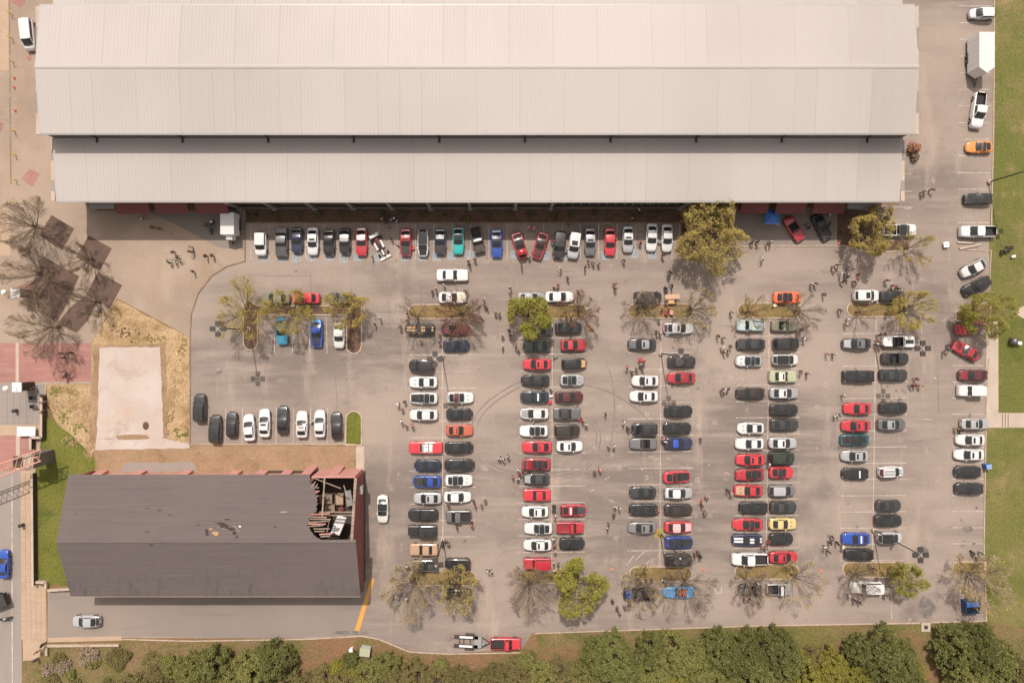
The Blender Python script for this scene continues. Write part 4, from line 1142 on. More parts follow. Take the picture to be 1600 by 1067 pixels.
        for n_, y in enumerate((-.24, .24)):
            for q_, (f0, f1, dz) in enumerate(((sb + .03, .94, .064), (.03, max(.03, rb - .02), .064))):
                if f1 - f0 < .04: continue
                k = 5; mb = MB()
                for i in range(k):
                    fa, fb = f0 + (f1 - f0) * i / k, f0 + (f1 - f0) * (i + 1) / k
                    za, zb_ = lerpt(t['belt'], fa) + dz, lerpt(t['belt'], fb) + dz
                    mb.face([(X(fa), y - .16, za), (X(fb), y - .16, zb_), (X(fb), y + .16, zb_), (X(fa), y + .16, za)])
                me['stripe%d%d' % (n_, q_)] = mb.mesh(key + '_stripe')
            mb = MB(); mb.box(X(c1) + .08, y - .16, H_ - .05, X(c2) - .06, y + .16, H_ + .056); me['stripe%d2' % n_] = mb.mesh(key + '_stripe')
    else:
        # open car: windscreen frame, two or four seats
        c3 = well[1]; hw = hw_at(t, c3) * .80; zb = lerpt(t['belt'], c3)
        q = [(X(c3 + .02), -hw, zb + .02), (X(c3 + .02), hw, zb + .02), (X(c3 - .05), hw * .86, H_), (X(c3 - .05), -hw * .86, H_)]
        me['windscreen'] = quad_in(q, .04, .96, .04, .94, .012).mesh(key + '_windscreen')
        mb = MB()
        for i in range(4):
            if i: mb.bar(q[i], q[(i + 1) % 4], .05, .05)
        me['windscreen_frame'] = mb.mesh(key + '_wsframe')
        def seat(cx, cy, w):
            mb = MB(); mb.box(cx - .25, cy - w / 2, well[2], cx + .25, cy + w / 2, well[2] + .2); mb.box(cx - .36, cy - w / 2, well[2] + .1, cx - .22, cy + w / 2, well[2] + .62)
            mb.box(cx - .35, cy - .12, well[2] + .62, cx - .26, cy + .12, well[2] + .76)
            return mb
        me['seat'] = seat(X(c3) - .85, -.38, .5).mesh(key + '_seat')
        me['seat.'] = seat(X(c3) - .85, .38, .5).mesh(key + '_seatb')
        me['rear_seat'] = seat(X(well[0]) + .40, 0, 1.2).mesh(key + '_rearseat')
    # wheels
    mb = MB(); w_ = .22
    mb.v = []
    n_ = 16
    for y, r in ((-w_ / 2, WR * .93), (-w_ / 2 + .03, WR), (w_ / 2 - .03, WR), (w_ / 2, WR * .93)):
        for i in range(n_):
            a = 2 * math.pi * i / n_
            mb.v.append((r * math.cos(a), y, r * math.sin(a)))
    for s_ in range(3):
        for i in range(n_):
            j = (i + 1) % n_
            mb.f.append((s_ * n_ + i, s_ * n_ + j, (s_ + 1) * n_ + j, (s_ + 1) * n_ + i)); mb.m.append(0)
    mb.f.append(tuple(range(n_ - 1, -1, -1))); mb.m.append(0)
    mb.f.append(tuple(range(3 * n_, 4 * n_))); mb.m.append(0)
    me['wheel'] = mb.mesh(key + '_wheel', True, 40)
    mb = MB()
    for y, sg in ((-w_ / 2 - .006, 1), (w_ / 2 + .006, -1)):
        k = len(mb.v)
        mb.v += [(WR * .68 * math.cos(2 * math.pi * i / 10), y, WR * .68 * math.sin(2 * math.pi * i / 10)) for i in range(10)]
        mb.f.append(tuple(range(k, k + 10))[::sg]); mb.m.append(0)
    me['rim'] = mb.mesh(key + '_rim')
    mb = MB(); mb.box(-.06, -.10, -.06, .06, .10, .07); me['mirror'] = mb.mesh(key + '_mirror')
    mb = MB(); mb.box(-.16, -.15, -.05, .10, .15, .05); me['headlight'] = mb.mesh(key + '_head')
    mb = MB(); mb.box(-.05, -.17, -.07, .07, .17, .06); me['taillight'] = mb.mesh(key + '_tail')
    mb = MB(); mb.box(-.05, -.02, 0, 1.0, .02, .62); me['open_door'] = mb.mesh(key + '_door')
    me['_'] = dict(ax=[X(a) for a in ax], X=X, sb=sb, rb=rb)
    return me

CACHE = {}
VENT = random.Random(5)
def add(name, mesh, root, mats, loc=None, rot=None):
    o = bpy.data.objects.new(name, mesh)
    col.objects.link(o); o.parent = root
    if not isinstance(mats, (list, tuple)): mats = [mats]
    while len(mesh.materials) < len(mats): mesh.materials.append(mats[0])
    for i, m in enumerate(mats):
        o.material_slots[i].link = 'OBJECT'
        o.material_slots[i].material = m
    if loc: o.location = loc
    if rot: o.rotation_euler = rot
    return o

def build_car(name, key, c, px, py, ang, opts, label, cat, group):
    if key not in CACHE: CACHE[key] = car_meshes(key)
    me = CACHE[key]; t = T[key]; g_ = me['_']; X = g_['X']
    O = {}
    for q in opts.split():
        k, _, v = q.partition(':'); O[k] = v or True
    r = tag(empty(name, (*W(px, py, .7), 0.022), rad(ang)), label, cat, group)
    if 'L' in O: r.scale = (float(O['L']) / t['L'],) + (1, 1)
    P = paint(c)
    add('body', me['body'], r, [P, M['interior'] if 'in' not in O else paint(O['in'])])
    hood = paint(O['h']) if 'h' in O else P
    b = None
    if 'ho' in O:
        xh = X(g_['sb'] + .012); zh = lerpt(t['belt'], g_['sb']) + .04
        b = add('bonnet', me['bonnet'], r, hood)
        Mx = Matrix.Translation((xh, 0, zh)) @ Matrix.Rotation(rad(-55), 4, 'Y') @ Matrix.Translation((-xh, 0, -zh))
        b.matrix_local = Mx
        mb = MB(); z = lerpt(t['belt'], .9); mb.box(X(g_['sb'] + .04), -t['W'] * .34, z - .1, X(.93), t['W'] * .34, z + .10)
        for sx in (.35, .6):
            mb.box(X(g_['sb'] + (.93 - g_['sb']) * sx), -.25, z + .1, X(g_['sb'] + (.93 - g_['sb']) * sx) + .28, .25, z + .20)
        mb.build('engine', [M['engine']], r)
    elif 'nb' not in O:
        add('bonnet', me['bonnet'], r, hood)
    if 'boot_lid' in me: add('boot_lid', me['boot_lid'], r, paint(O['b']) if 'b' in O else P)
    if 'tailgate' in me: add('tailgate', me['tailgate'], r, P)
    if 'roof' in me:
        add('pillar_frame', me['pillars'], r, P)
        rf = add('roof', me['roof'], r, paint(O['rt']) if 'rt' in O else paint('black') if 'glass' in O and 'st' not in O else P)
        add('cowl', me['cowl'], r, M['black'])
        if key in ('coupe', 'sports') and VENT.random() < .4:
            for s_ in (-1, 1): add('bonnet_vent', me['vent'], r, M['black'], (X(g_['sb'] + .5 * (.95 - g_['sb'])), s_ * .33, lerpt(t['belt'], g_['sb'] + .5 * (.95 - g_['sb'])) + .05))
        for k in ('windscreen', 'rear_window', 'side_window', 'side_window.'):
            add(k.strip('.'), me[k], r, paint(O['rg']) if (k == 'rear_window' and 'rg' in O) else M['glass'])
        if 'sun' in O: add('sunroof', me['sunroof'], rf, M['glass'])
        if 'glass' in O: add('glass_roof', me['glass_roof'], rf, M['glass'])
        if 'bar' in O: add('roof_bar', me['roof_bar'], rf, paint('white'))
        if 'st' in O:
            for k in [k for k in me if k.startswith('stripe')]: add('stripe', me[k], r, paint(O['st']))
        if 'bb' in O:                                       # bare dark bed cover behind the cab
            pass
    else:
        add('windscreen', me['windscreen'], r, M['glass'])
        add('windscreen_frame', me['windscreen_frame'], r, paint(O.get('fr', c)))
        sm = paint(O['seat']) if 'seat' in O else M['interior']
        for k in ('seat', 'seat.'): add(k.strip('.'), me[k], r, sm)
        add('rear_seat', me['rear_seat'], r, sm)
        if 'st' in O and 'bonnet' in me:
            mb = MB()
            for i in range(5):
                f0 = g_['sb'] + .02 + (.94 - g_['sb'] - .02) * i / 5; f1 = g_['sb'] + .02 + (.94 - g_['sb'] - .02) * (i + 1) / 5
                mb.face([(X(f0), -.33, lerpt(t['belt'], f0) + .064), (X(f1), -.33, lerpt(t['belt'], f1) + .064), (X(f1), .33, lerpt(t['belt'], f1) + .064), (X(f0), .33, lerpt(t['belt'], f0) + .064)])
            mb.build('stripe', [paint(O['st'])], r)
    yw = t['W'] / 2 - .105
    for x in g_['ax']:
        for y in (-yw, yw):
            wh_ = add('wheel', me['wheel'], r, M['rubber'], (x, y, WR)); add('rim', me['rim'], wh_, M['rim'])
    zf, zt_ = lerpt(t['belt'], .955), lerpt(t['belt'], .015)
    for s_ in (-1, 1):
        add('headlight', me['headlight'], r, M['lamp_glass'], (X(.945), s_ * hw_at(t, .955) * .80, zf - .04))
        add('taillight', me['taillight'], r, M['tail'], (X(.012), s_ * hw_at(t, .012) * .78, zt_ - .02))
        add('mirror', me['mirror'], r, P, (X(g_['sb'] - .05), s_ * (t['W'] / 2 + .03), lerpt(t['belt'], g_['sb']) + .08))
    if 'do' in O:
        s_ = -1 if O['do'] == 'l' else 1
        x = X(g_['sb'] - .03)
        d = add('open_door', me['open_door'], r, P, (x, s_ * t['W'] * .49, .42), (0, 0, rad(180 - s_ * 58)))
    if 'wing' in O:
        mb = MB(); mb.box(X(.01), -t['W'] * .42, 1.12, X(.05), t['W'] * .42, 1.16); mb.box(X(.025), -.5, .95, X(.04), -.46, 1.13); mb.box(X(.025), .46, .95, X(.04), .5, 1.13)
        mb.build('spoiler', [P], r)
    return r

# row, px, py, heading (0 = east, 90 = toward the hall), type, paint, look, options
CARS = []
def C(row, px, py, ang, key, c, look, opts=''):
    CARS.append((row, px, py, ang, key, c, look, opts))
D_, U_, R_, L_ = 270, 90, 0, 180
# -- front row, noses toward the lot
f = 'hall row'
C(f, 408, 381, D_, 'suv', 'white', 'boxy white hatchback', 'L:4.1')
C(f, 440, 379, D_, 'classic', 'dgrey', 'long dark grey car', 'rt:grey L:5.0')
C(f, 464, 376, D_, 'sports', 'navy', 'navy sports coupe')
C(f, 489, 377, D_, 'sedan', 'white', 'white sunroof sedan', 'sun')
C(f, 514, 379, D_, 'coupe', 'black', 'black coupe', 'L:4.4')
C(f, 539, 377, D_, 'sedan', 'black', 'silver roofed black car', 'rt:silver b:satin L:4.5')
C(f, 565, 378, D_, 'coupe', 'red', 'red white backed car', 'rt:white b:white L:4.8')
C(f, 634, 379, D_, 'coupe', 'crimson', 'open doored crimson coupe', 'h:satin sun do:l')
C(f, 661, 380, D_, 'hatch', 'white', 'white black hooded hatchback', 'h:black glass L:4.6')
C(f, 688, 378, D_, 'coupe', 'navy', 'white banded navy coupe', 'bar h:brown L:4.5')
C(f, 716, 376, D_, 'coupe', 'teal', 'teal coupe', 'glass b:black')
C(f, 746, 375, D_ + 13, 'cabpickup', 'brown', 'small dark brown pickup', 'rt:dgrey L:4.5 bar')
C(f, 776, 381, D_ + 1, 'coupe', 'blue', 'blue coupe', 'rt:black b:skyblue')
C(f, 812, 384, D_ + 17, 'coupe', 'crimson', 'crimson raised hood coupe', 'ho glass')
C(f, 844, 384, D_ - 17, 'coupe', 'red', 'red black roofed coupe', 'rt:black h:maroon')
C(f, 874, 383, D_ - 7, 'suv', 'black', 'black crossover', 'do:r')
C(f, 897, 383, D_ - 8, 'suv', 'silver', 'silver suv', 'rt:white sun')
C(f, 922, 378, D_, 'sedan', 'grey', 'grey sunroof sedan', 'sun rt:silver')
C(f, 953, 378, D_, 'sedan', 'red', 'red sedan')
C(f, 981, 374, D_, 'sedan', 'silver', 'silver white roofed sedan', 'rt:white sun L:4.5')
C(f, 1018, 371, D_ - 2, 'sedan', 'white', 'white sedan')
C(f, 1042, 372, D_, 'sedan', 'white', 'white open doored sedan', 'do:l')
# -- solitary ones
C('', 1241, 358, D_ + 33, 'openhigh', 'red', 'red convertible parked aslant on the forecourt by the blue canopy', '')
C('', 1284, 355, D_ + 28, 'coupe', 'satin', 'black coupe parked aslant beside the red convertible on the forecourt', 'do:r')
C('', 1405, 360, R_, 'pickup', 'white', 'white pickup half under the green tree at the hall corner', 'L:5.6 glass')
C('', 707, 430, R_, 'classic', 'white', 'big white sedan alone in the lane before the hall row', '')
C('', 598, 795, D_, 'sedan', 'white', 'white glass roofed sedan alone beside the shingled building', 'glass')
C('', 135, 970, L_, 'sedan', 'silver', 'silver sedan alone in the service lane below the shingled building', 'b:black')
C('', 6, 881, U_, 'sedan', 'blue', 'bright blue car on the street at the picture edge', '')
C('', 790, 1005, R_, 'cabpickup', 'red', 'red pickup towing a flatbed trailer at the bottom kerb', 'L:5.1')
# -- small lot
g = 'small lot'
C('', 431, 466, L_, 'sedan', 'olive', 'olive dark car under the budding tree beside a red car', '')
C('', 478, 466, L_, 'sedan', 'red', 'red car nosed under a budding tree in the small lot', 'h:orangered')
C('', 533, 466, L_, 'sedan', 'dgrey', 'dark grey car hidden under a budding tree, small lot', '')
C('', 440.5, 517.5, D_ + 3, 'coupe', 'cyan', 'cyan coupe among the budding trees of the small lot', 'L:4.6')
C('', 495, 521, D_, 'coupe', 'blue', 'blue coupe between the cyan coupe and a white sedan', 'b:racing h:navy')
C('', 530, 524, D_, 'sedan', 'white', 'white sedan beside the mulch planter of the small lot', 'L:4.4')
C(g, 312.6, 637, U_, 'suv', 'black', 'lone black suv')
C(g, 337, 670, U_, 'suv', 'black', 'second black suv')
C(g, 362.5, 663, U_, 'hatch', 'black', 'black hatchback')
C(g, 389.5, 668, U_ + 4, 'sedan', 'white', 'white sedan', 'L:4.5')
C(g, 413.6, 661, U_, 'sedan', 'white', 'white sunroof sedan', 'sun')
C(g, 442, 656, U_, 'sedan', 'black', 'black sedan')
C(g, 472, 663, U_, 'coupe', 'white', 'white sunroof coupe', 'sun L:4.5')
C(g, 500, 662, U_, 'sedan', 'white', 'white open doored sedan', 'do:r L:4.6')
C(g, 526, 665, U_ + 3, 'sedan', 'black', 'black tilted sedan', 'L:4.6')
# -- first double row
a, b = 'first west', 'first east'
C('', 707.5, 465, R_, 'coupe', 'white', 'white coupe under russet twigs just below the big white sedan', 'h:cream')
C(a, 656, 514, L_, 'coupe', 'black', 'gold striped black coupe', 'st:gold L:4.9')
C(b, 712, 514, R_, 'openhigh', 'maroon', 'dark maroon convertible')
C(b, 713, 540, R_, 'sports', 'navy', 'navy sports coupe')
C(a, 659, 571, L_, 'suv', 'black', 'black suv', 'L:4.3')
C(a, 661.5, 597, L_, 'coupe', 'white', 'white red dashed coupe', 'L:4.7')
C(a, 662, 622, L_, 'coupe', 'white', 'white black hooded coupe', 'h:black glass L:4.7')
C(a, 662, 648, L_, 'sedan', 'white', 'plain white sedan')
C(b, 719, 621, R_, 'coupe', 'white', 'white dark roofed coupe', 'rt:maroon L:4.5')
C(b, 718, 647, R_, 'sports', 'black', 'black coupe')
C(b, 718, 672, R_, 'coupe', 'orangered', 'orange red coupe', 'sun L:4.5')
C(a, 665, 699, L_, 'openclassic', 'red', 'long red convertible with white seats', 'seat:white fr:white in:white L:5.6')
C(b, 717, 699, R_, 'sedan', 'black', 'black sedan')
C(a, 668, 727, L_, 'sports', 'navy', 'navy coupe', 'L:4.5')
C(b, 718, 726, R_, 'sedan', 'black', 'long black sedan', 'L:5.0')
C(a, 667, 752, L_, 'coupe', 'blue', 'black hooded blue coupe', 'h:satin')
C(b, 717, 750, R_, 'coupe', 'white', 'red banded white coupe', 'glass L:4.6')
C(a, 668, 778, L_, 'sedan', 'silver', 'silver sunroof sedan', 'sun')
C(b, 715, 776, R_, 'sedan', 'white', 'white sedan', 'L:4.6')
C(a, 661, 804, L_, 'coupe', 'black', 'wide black coupe', 'L:5.0')
C(b, 716, 806, L_, 'pickup', 'grey', 'grey pickup', 'L:4.3')
C(a, 660, 829, L_, 'jeep', 'black', 'boxy black truck', 'L:4.8')
C(a, 662, 858, L_, 'classic', 'tan', 'tan classic car', 'L:4.7')
C(a, 663, 883, L_, 'cabpickup', 'olive', 'dirty olive hot rod pickup', 'rt:dgrey L:4.4')
C(b, 715, 881, L_, 'suv', 'black', 'black suv', 'L:4.3')
C('', 715, 929, L_, 'sedan', 'black', 'black car hidden under the budding tree below the first planter', '')
# -- second double row
a, b = 'second west', 'second east'
C(a, 830, 466, R_, 'sedan', 'silver', 'pale silver car', 'L:4.7')
C(b, 874, 464, R_, 'sedan', 'white', 'white sedan')
C(a, 842, 516, R_, 'sedan', 'dgrey', 'shaded dark grey sedan')
C(b, 888, 512, R_, 'coupe', 'black', 'black coupe', 'L:4.5')
C(a, 839, 541, L_, 'sports', 'dgreen', 'dark green coupe')
C(b, 896, 539, R_, 'coupe', 'crimson', 'crimson coupe', 'rt:red L:4.3')
C(a, 839, 569, L_, 'sedan', 'red', 'red sunroof sedan', 'sun')
C(b, 897, 568, R_, 'hatch', 'black', 'gold hooded black car', 'h:gold')
C(a, 836, 594, L_, 'sedan', 'black', 'black sedan')
C(b, 894, 594, R_, 'sports', 'silver', 'black topped silver roadster', 'rt:black L:4.1')
C(a, 835, 620, L_, 'coupe', 'inkteal', 'white banded dark coupe', 'bar h:black b:navy')
C(b, 889, 620, R_, 'sedan', 'maroon', 'maroon sedan')
C(a, 835, 646, L_, 'sedan', 'white', 'silver hooded white sedan', 'h:silver')
C(b, 886, 646, R_, 'classic', 'grey', 'grey raised hood car', 'rt:dgrey L:4.6')
C(a, 834, 673, L_, 'coupe', 'white', 'white open doored coupe', 'glass do:l')
C(b, 886, 672, R_, 'suv', 'brown', 'dark brown suv', 'L:4.3')
C(a, 839, 698, L_, 'coupe', 'red', 'red sunroof coupe', 'sun L:5.0')
C(b, 890, 697, R_, 'sedan', 'white', 'white sunroof sedan', 'sun L:4.4')
C(a, 838, 725, L_, 'coupe', 'crimson', 'crimson raised hood coupe', 'ho glass L:4.8')
C(a, 838, 748, L_, 'sedan', 'dgrey', 'charcoal open hooded sedan', 'h:silver L:4.4')
C(a, 839, 773, L_, 'classic', 'red', 'red classic car', 'L:4.6')
C(a, 836, 799, L_, 'sedan', 'white', 'white sunroof sedan', 'sun L:4.5')
C(b, 896, 797, R_, 'sports', 'red', 'black hooded red sports car', 'h:dgrey b:black bar')
C(a, 841, 825, L_, 'coupe', 'white', 'white glass roofed coupe', 'glass')
C(b, 891, 824, R_, 'cabpickup', 'red', 'red pickup', 'in:crimson L:4.6')
C(a, 840, 851, L_, 'sedan', 'white', 'white tail sunroof sedan', 'sun')
C(b, 894, 849, R_, 'sports', 'black', 'black sports car', 'L:4.3')
C(a, 839.5, 880, L_, 'jeep', 'crimson', 'crimson open doored truck', 'do:r L:4.6')
# -- third double row
a, b = 'third west', 'third east'
C(a, 1012, 465, R_, 'van', 'satin', 'dusty black minivan', 'L:4.6')
C(b, 1060, 513, R_, 'sedan', 'white', 'white sedan with loaded boot', 'sun b:maroon L:5.0')
C(a, 1003, 538, L_, 'sedan', 'dgrey', 'silver roofed charcoal sedan', 'rt:silver sun h:grey')
C(b, 1065, 565, R_, 'coupe', 'black', 'black coupe', 'rt:dgrey')
C(b, 1064, 590, L_, 'sedan', 'red', 'red sedan', 'rt:crimson')
C(a, 1008, 595, L_, 'sedan', 'white', 'white sunroof sedan', 'sun L:4.5')
C(a, 1006, 619, L_, 'sedan', 'white', 'black nosed white sedan', 'sun')
C(b, 1060, 642, R_, 'sedan', 'black', 'black sedan')
C(a, 1007, 670, L_, 'suv', 'black', 'black raised hood suv', 'ho L:4.3')
C(b, 1058, 669, R_, 'coupe', 'black', 'black hardtop coupe')
C(a, 1005, 693, L_, 'openhigh', 'grey', 'grey convertible', '')
C(b, 1060, 692, R_, 'coupe', 'navy', 'blue roofed navy coupe', 'rt:blue')
C(b, 1058, 745, R_ + 3, 'sports', 'red', 'black hooded red coupe', 'h:black glass L:4.6')
C(a, 1004, 769, L_, 'sports', 'dgrey', 'charcoal sports car')
C(b, 1060, 770, R_, 'sedan', 'silver', 'white roofed silver sedan', 'rt:white b:white wing')
C(a, 1005, 796, L_, 'coupe', 'black', 'yellow marked black coupe', '')
C(b, 1060, 796, R_, 'sedan', 'brown', 'dark brown sedan')
C(a, 1003, 824, L_, 'sedan', 'grey', 'grey sunroof sedan', 'sun')
C(b, 1060, 823, R_, 'sedan', 'red', 'pink roofed red sedan', 'rt:pinkish h:pinkish')
C(b, 1061, 847, R_, 'coupe', 'blue', 'black topped blue coupe', 'rt:black h:satin')
C(b, 1060, 874, R_, 'suv', 'black', 'black suv', 'L:4.6')
C('', 998, 928, L_, 'cabpickup', 'satin', 'dark pickup with blue nose under the lower third row tree', 'h:blue L:5.0')
C('', 1060, 925, L_, 'openhigh', 'racing', 'bright blue open race car below the third row planter', 'L:5.2 seat:orangered')
# -- fourth double row
a, b = 'fourth west', 'fourth east'
C('', 1230, 465, R_, 'coupe', 'orange', 'bright orange coupe beside the upper planter of the fourth row', 'glass')
C(a, 1172, 508, L_, 'cabpickup', 'paleblue', 'pale blue old pickup', 'in:paleblue L:4.5')
C(b, 1226, 509, R_, 'openhigh', 'olive', 'olive convertible', 'in:sage')
C(a, 1173, 538, L_, 'sedan', 'satin', 'black sedan')
C(b, 1228, 537, R_, 'suv', 'black', 'black suv', 'L:4.4')
C(a, 1170, 564, L_, 'sports', 'silver', 'black topped silver coupe', 'rt:black h:white')
C(b, 1227, 562, R_, 'hatch', 'white', 'white glass roofed hatchback', 'glass L:4.4')
C(b, 1223, 588, R_, 'classic', 'sage', 'sage green white roofed car', 'rt:cream sun L:4.6')
C(a, 1172, 614, L_, 'sedan', 'brown', 'dark brown sedan')
C(b, 1225, 614, R_, 'sedan', 'silver', 'white roofed silver sedan', 'rt:white sun L:4.9')
C(b, 1225, 640, R_, 'sedan', 'black', 'black sedan')
C(b, 1226, 663, R_, 'coupe', 'dgrey', 'charcoal coupe')
C(a, 1173, 669, L_, 'sports', 'white', 'white sports coupe')
C(b, 1223, 692, R_, 'sedan', 'silver', 'silver sunroof sedan', 'rt:white sun')
C(a, 1171, 693, L_, 'coupe', 'white', 'white square coupe')
C(a, 1172, 718, L_, 'sedan', 'red', 'red sunroof sedan', 'sun')
C(b, 1221, 715, R_, 'suv', 'dgreen', 'dark green suv', 'L:4.4')
C(a, 1171, 741, L_ + 3, 'coupe', 'crimson', 'black topped crimson coupe', 'glass h:red')
C(b, 1221, 738, R_, 'sports', 'red', 'black topped red roadster', 'rt:black L:4.1')
C(a, 1169, 766, L_, 'coupe', 'red', 'gold hooded red coupe', 'h:tan')
C(b, 1222, 766, R_, 'hatch', 'grey', 'grey wagon', 'rt:silver L:4.5')
C(a, 1177, 793, L_, 'coupe', 'black', 'black coupe')
C(b, 1224, 792, R_, 'coupe', 'satin', 'matt black coupe', 'L:4.4')
C(a, 1168, 819, L_, 'sports', 'red', 'black topped red sports car', 'rt:black L:5.0')
C(b, 1223, 818, R_, 'coupe', 'yellow', 'pale yellow coupe', 'L:4.6')
C(a, 1167, 843, L_, 'coupe', 'navy', 'white striped navy coupe', 'st:white L:5.0')
C(b, 1221, 842, R_, 'sports', 'black', 'small black roadster', 'L:4.1')
C(a, 1171, 873, L_, 'pickup', 'white', 'white pickup', 'L:5.9')
C(b, 1224, 870, R_, 'sedan', 'red', 'red sunroof sedan', 'sun b:red')
C('', 1172, 921, L_, 'openhigh', 'brown', 'dark open hot rod below the lower fourth row planter', 'h:dgrey L:3.8')
C('', 1217, 920, R_, 'cabpickup', 'silver', 'silver small pickup below the lower fourth row planter', 'rt:white L:4.1')
# -- fifth double row
a, b = 'fifth west', 'fifth east'
C(a, 1353, 462, R_, 'suv', 'white', 'white sunroof suv', 'sun L:4.3')
C(b, 1395, 463, R_, 'sedan', 'black', 'black sedan', 'L:4.3')
C(a, 1338, 537, L_, 'sedan', 'dgrey', 'silver nosed charcoal sedan', 'h:silver sun rt:grey')
C(b, 1404, 534, R_, 'openclassic', 'white', 'black striped white convertible', 'st:black L:5.4')
C(b, 1399, 560, R_, 'openhigh', 'black', 'black convertible')
C(a, 1341, 588, L_, 'classic', 'black', 'long black car', 'L:5.2')
C(b, 1396, 586, R_, 'coupe', 'satin', 'matt black coupe')
C(a, 1339, 638, L_, 'coupe', 'red', 'red coupe', 'L:4.5')
C(b, 1396, 637, R_, 'sedan', 'black', 'black sedan')
C(a, 1337, 665, L_, 'sedan', 'red', 'red sunroof sedan', 'sun')
C(b, 1393, 663, R_, 'sedan', 'grey', 'silver roofed grey sedan', 'rt:silver sun')
C(a, 1335, 687, L_, 'coupe', 'dteal', 'teal open hooded coupe', 'h:brown glass')
C(a, 1335, 712, L_, 'sedan', 'silver', 'silver sunroof sedan', 'sun L:4.5')
C(a, 1336, 740, L_, 'sports', 'black', 'black coupe', 'L:4.4 bar')
C(b, 1392, 737, R_ + 2, 'hatch', 'white', 'white red backed hatchback', 'rg:maroon st:silver')
C(b, 1389, 790, R_, 'sports', 'dgrey', 'charcoal sports car', 'L:4.3')
C(b, 1388, 813, R_, 'coupe', 'black', 'black coupe', 'L:4.6')
C(a, 1337, 841, L_, 'coupe', 'blue', 'white banded blue coupe', 'bar L:4.6')
C(b, 1390, 840, R_, 'hatch', 'silver', 'glass roofed silver hatchback', 'glass do:l')
C(a, 1342, 866, L_, 'coupe', 'black', 'black low coupe', 'L:4.8')
C('', 1353, 917, L_, 'jeep', 'white', 'white boxy truck below the lower fifth row planter', 'L:5.2')
# -- lawn side
C('', 1534, 22, L_, 'hatch', 'silver', 'silver hatchback by the lawn above the white enclosed trailer', 'rt:white')
C('', 1528, 173, D_ - 8, 'pickup', 'white', 'white pickup with open bed across bays by the lawn', 'L:6.0')
C('', 1530, 230, L_, 'sports', 'amber', 'amber black roofed sports car by the lawn kerb', 'rt:black L:4.4')
C('', 1528, 311, L_, 'coupe', 'black', 'black coupe by the lawn under the tall lamp', 'L:4.7')
C('', 1527, 362, L_, 'pickup', 'silver', 'silver roofed dark pickup above the white planks', 'rt:white h:white L:6.0')
C('', 1521, 419, 208, 'sedan', 'silver', 'silver sedan parked aslant beside a black one near the lawn', 'h:white rt:white')
C('', 1526, 447, 207, 'sedan', 'black', 'black sedan parked aslant next to the slanted silver sedan', 'L:5.0')
g = 'lawn row'
C('', 1513, 513, 188, 'coupe', 'crimson', 'crimson coupe half under the bright green lawn tree', 'rt:black L:4.4')
C('', 1509, 548, 152, 'coupe', 'red', 'red coupe parked aslant on the dark bays by the footpath', 'rt:red')
C(g, 1520, 586, L_, 'sedan', 'maroon', 'maroon sedan', 'h:dkred')
C(g, 1516, 610, L_, 'jeep', 'white', 'boxy white car', 'L:4.2')
C(g, 1523, 662, R_, 'sedan', 'silver', 'silver sunroof sedan', 'sun')
C(g, 1516, 687, L_, 'sedan', 'white', 'white short hood sedan', 'sun')
C(g, 1514, 710, L_, 'sedan', 'white', 'white sunroof sedan', 'sun L:4.9')
C(g, 1512, 737, L_, 'sports', 'black', 'black sports coupe', 'L:4.3')
C(g, 1514, 763, L_, 'coupe', 'black', 'black coupe', 'L:4.6')

WHERE = {'hall row': 'in the hall row', 'small lot': 'in the small lot', 'lawn row': 'along the lawn', 'first west': 'west side of first double row', 'first east': 'east side of first double row',
    'second west': 'west side of second double row', 'second east': 'east side of second double row', 'third west': 'west side of third double row', 'third east': 'east side of third double row',
    'fourth west': 'west side of fourth double row', 'fourth east': 'east side of fourth double row', 'fifth west': 'west side of fifth double row', 'fifth east': 'east side of fifth double row'}
GROUP = {'': 'cars parked about the lot', 'hall row': 'cars parked nose out along the hall', 'small lot': 'cars parked in the small lot', 'lawn row': 'cars parked along the lawn'}
KIND = dict(sedan='sedan', coupe='coupe', sports='sports_car', hatch='hatchback', suv='suv', van='minivan', classic='classic_car', pickup='pickup_truck', cabpickup='pickup_truck', openhigh='convertible', openclassic='convertible', jeep='off_roader')
CAT = dict(pickup='pickup', cabpickup='pickup', van='minivan', jeep='truck')
def short(look):
    w = look.split(' with ')[0].split()
    return w if len(w) <= 2 else [x for x in w if x not in ('roofed', 'sunroof', 'open', 'doored', 'raised', 'hood', 'hooded', 'topped', 'banded', 'long', 'plain', 'boxy')][-2:]
def car_labels():
    rows = {}
    for i, c in enumerate(CARS):
        rows.setdefault(c[0], []).append(i)
    lab = {}; seen = set()
    for row, ids in rows.items():
        if row == '':
            for i in ids: lab[i] = CARS[i][6]; seen.add(CARS[i][6])
            continue
        k = 1 if row in ('hall row', 'small lot') else 2
        ids.sort(key=lambda i: CARS[i][k])
        for n, i in enumerate(ids):
            look = CARS[i][6].split(); wh = WHERE[row].split()
            pv = short(CARS[ids[n - 1]][6]) if n else None
            nx = short(CARS[ids[n + 1]][6]) if n < len(ids) - 1 else None
            opts = []
            if pv and nx:
                opts += [look + ['between', '%s' % ' '.join(pv), 'and', ' '.join(nx) + ','] + wh, look + ['next', 'to', ' '.join(pv) + ','] + wh, look + ['between', pv[0], 'and', nx[0], 'ones,'] + wh]
            elif nx: opts.append(look + ['heading', 'the', 'line', 'before', ' '.join(nx) + ','] + wh)
            else: opts.append(look + ['ending', 'the', 'line', 'after', ' '.join(pv) + ','] + wh)
            done = None
            for o_ in opts:
                s_ = ' '.join(o_)
                if len(s_.split()) <= 16 and s_ not in seen: done = s_; break
            lab[i] = done or ' '.join(look + wh)
            seen.add(lab[i])
    return lab
LAB = car_labels()
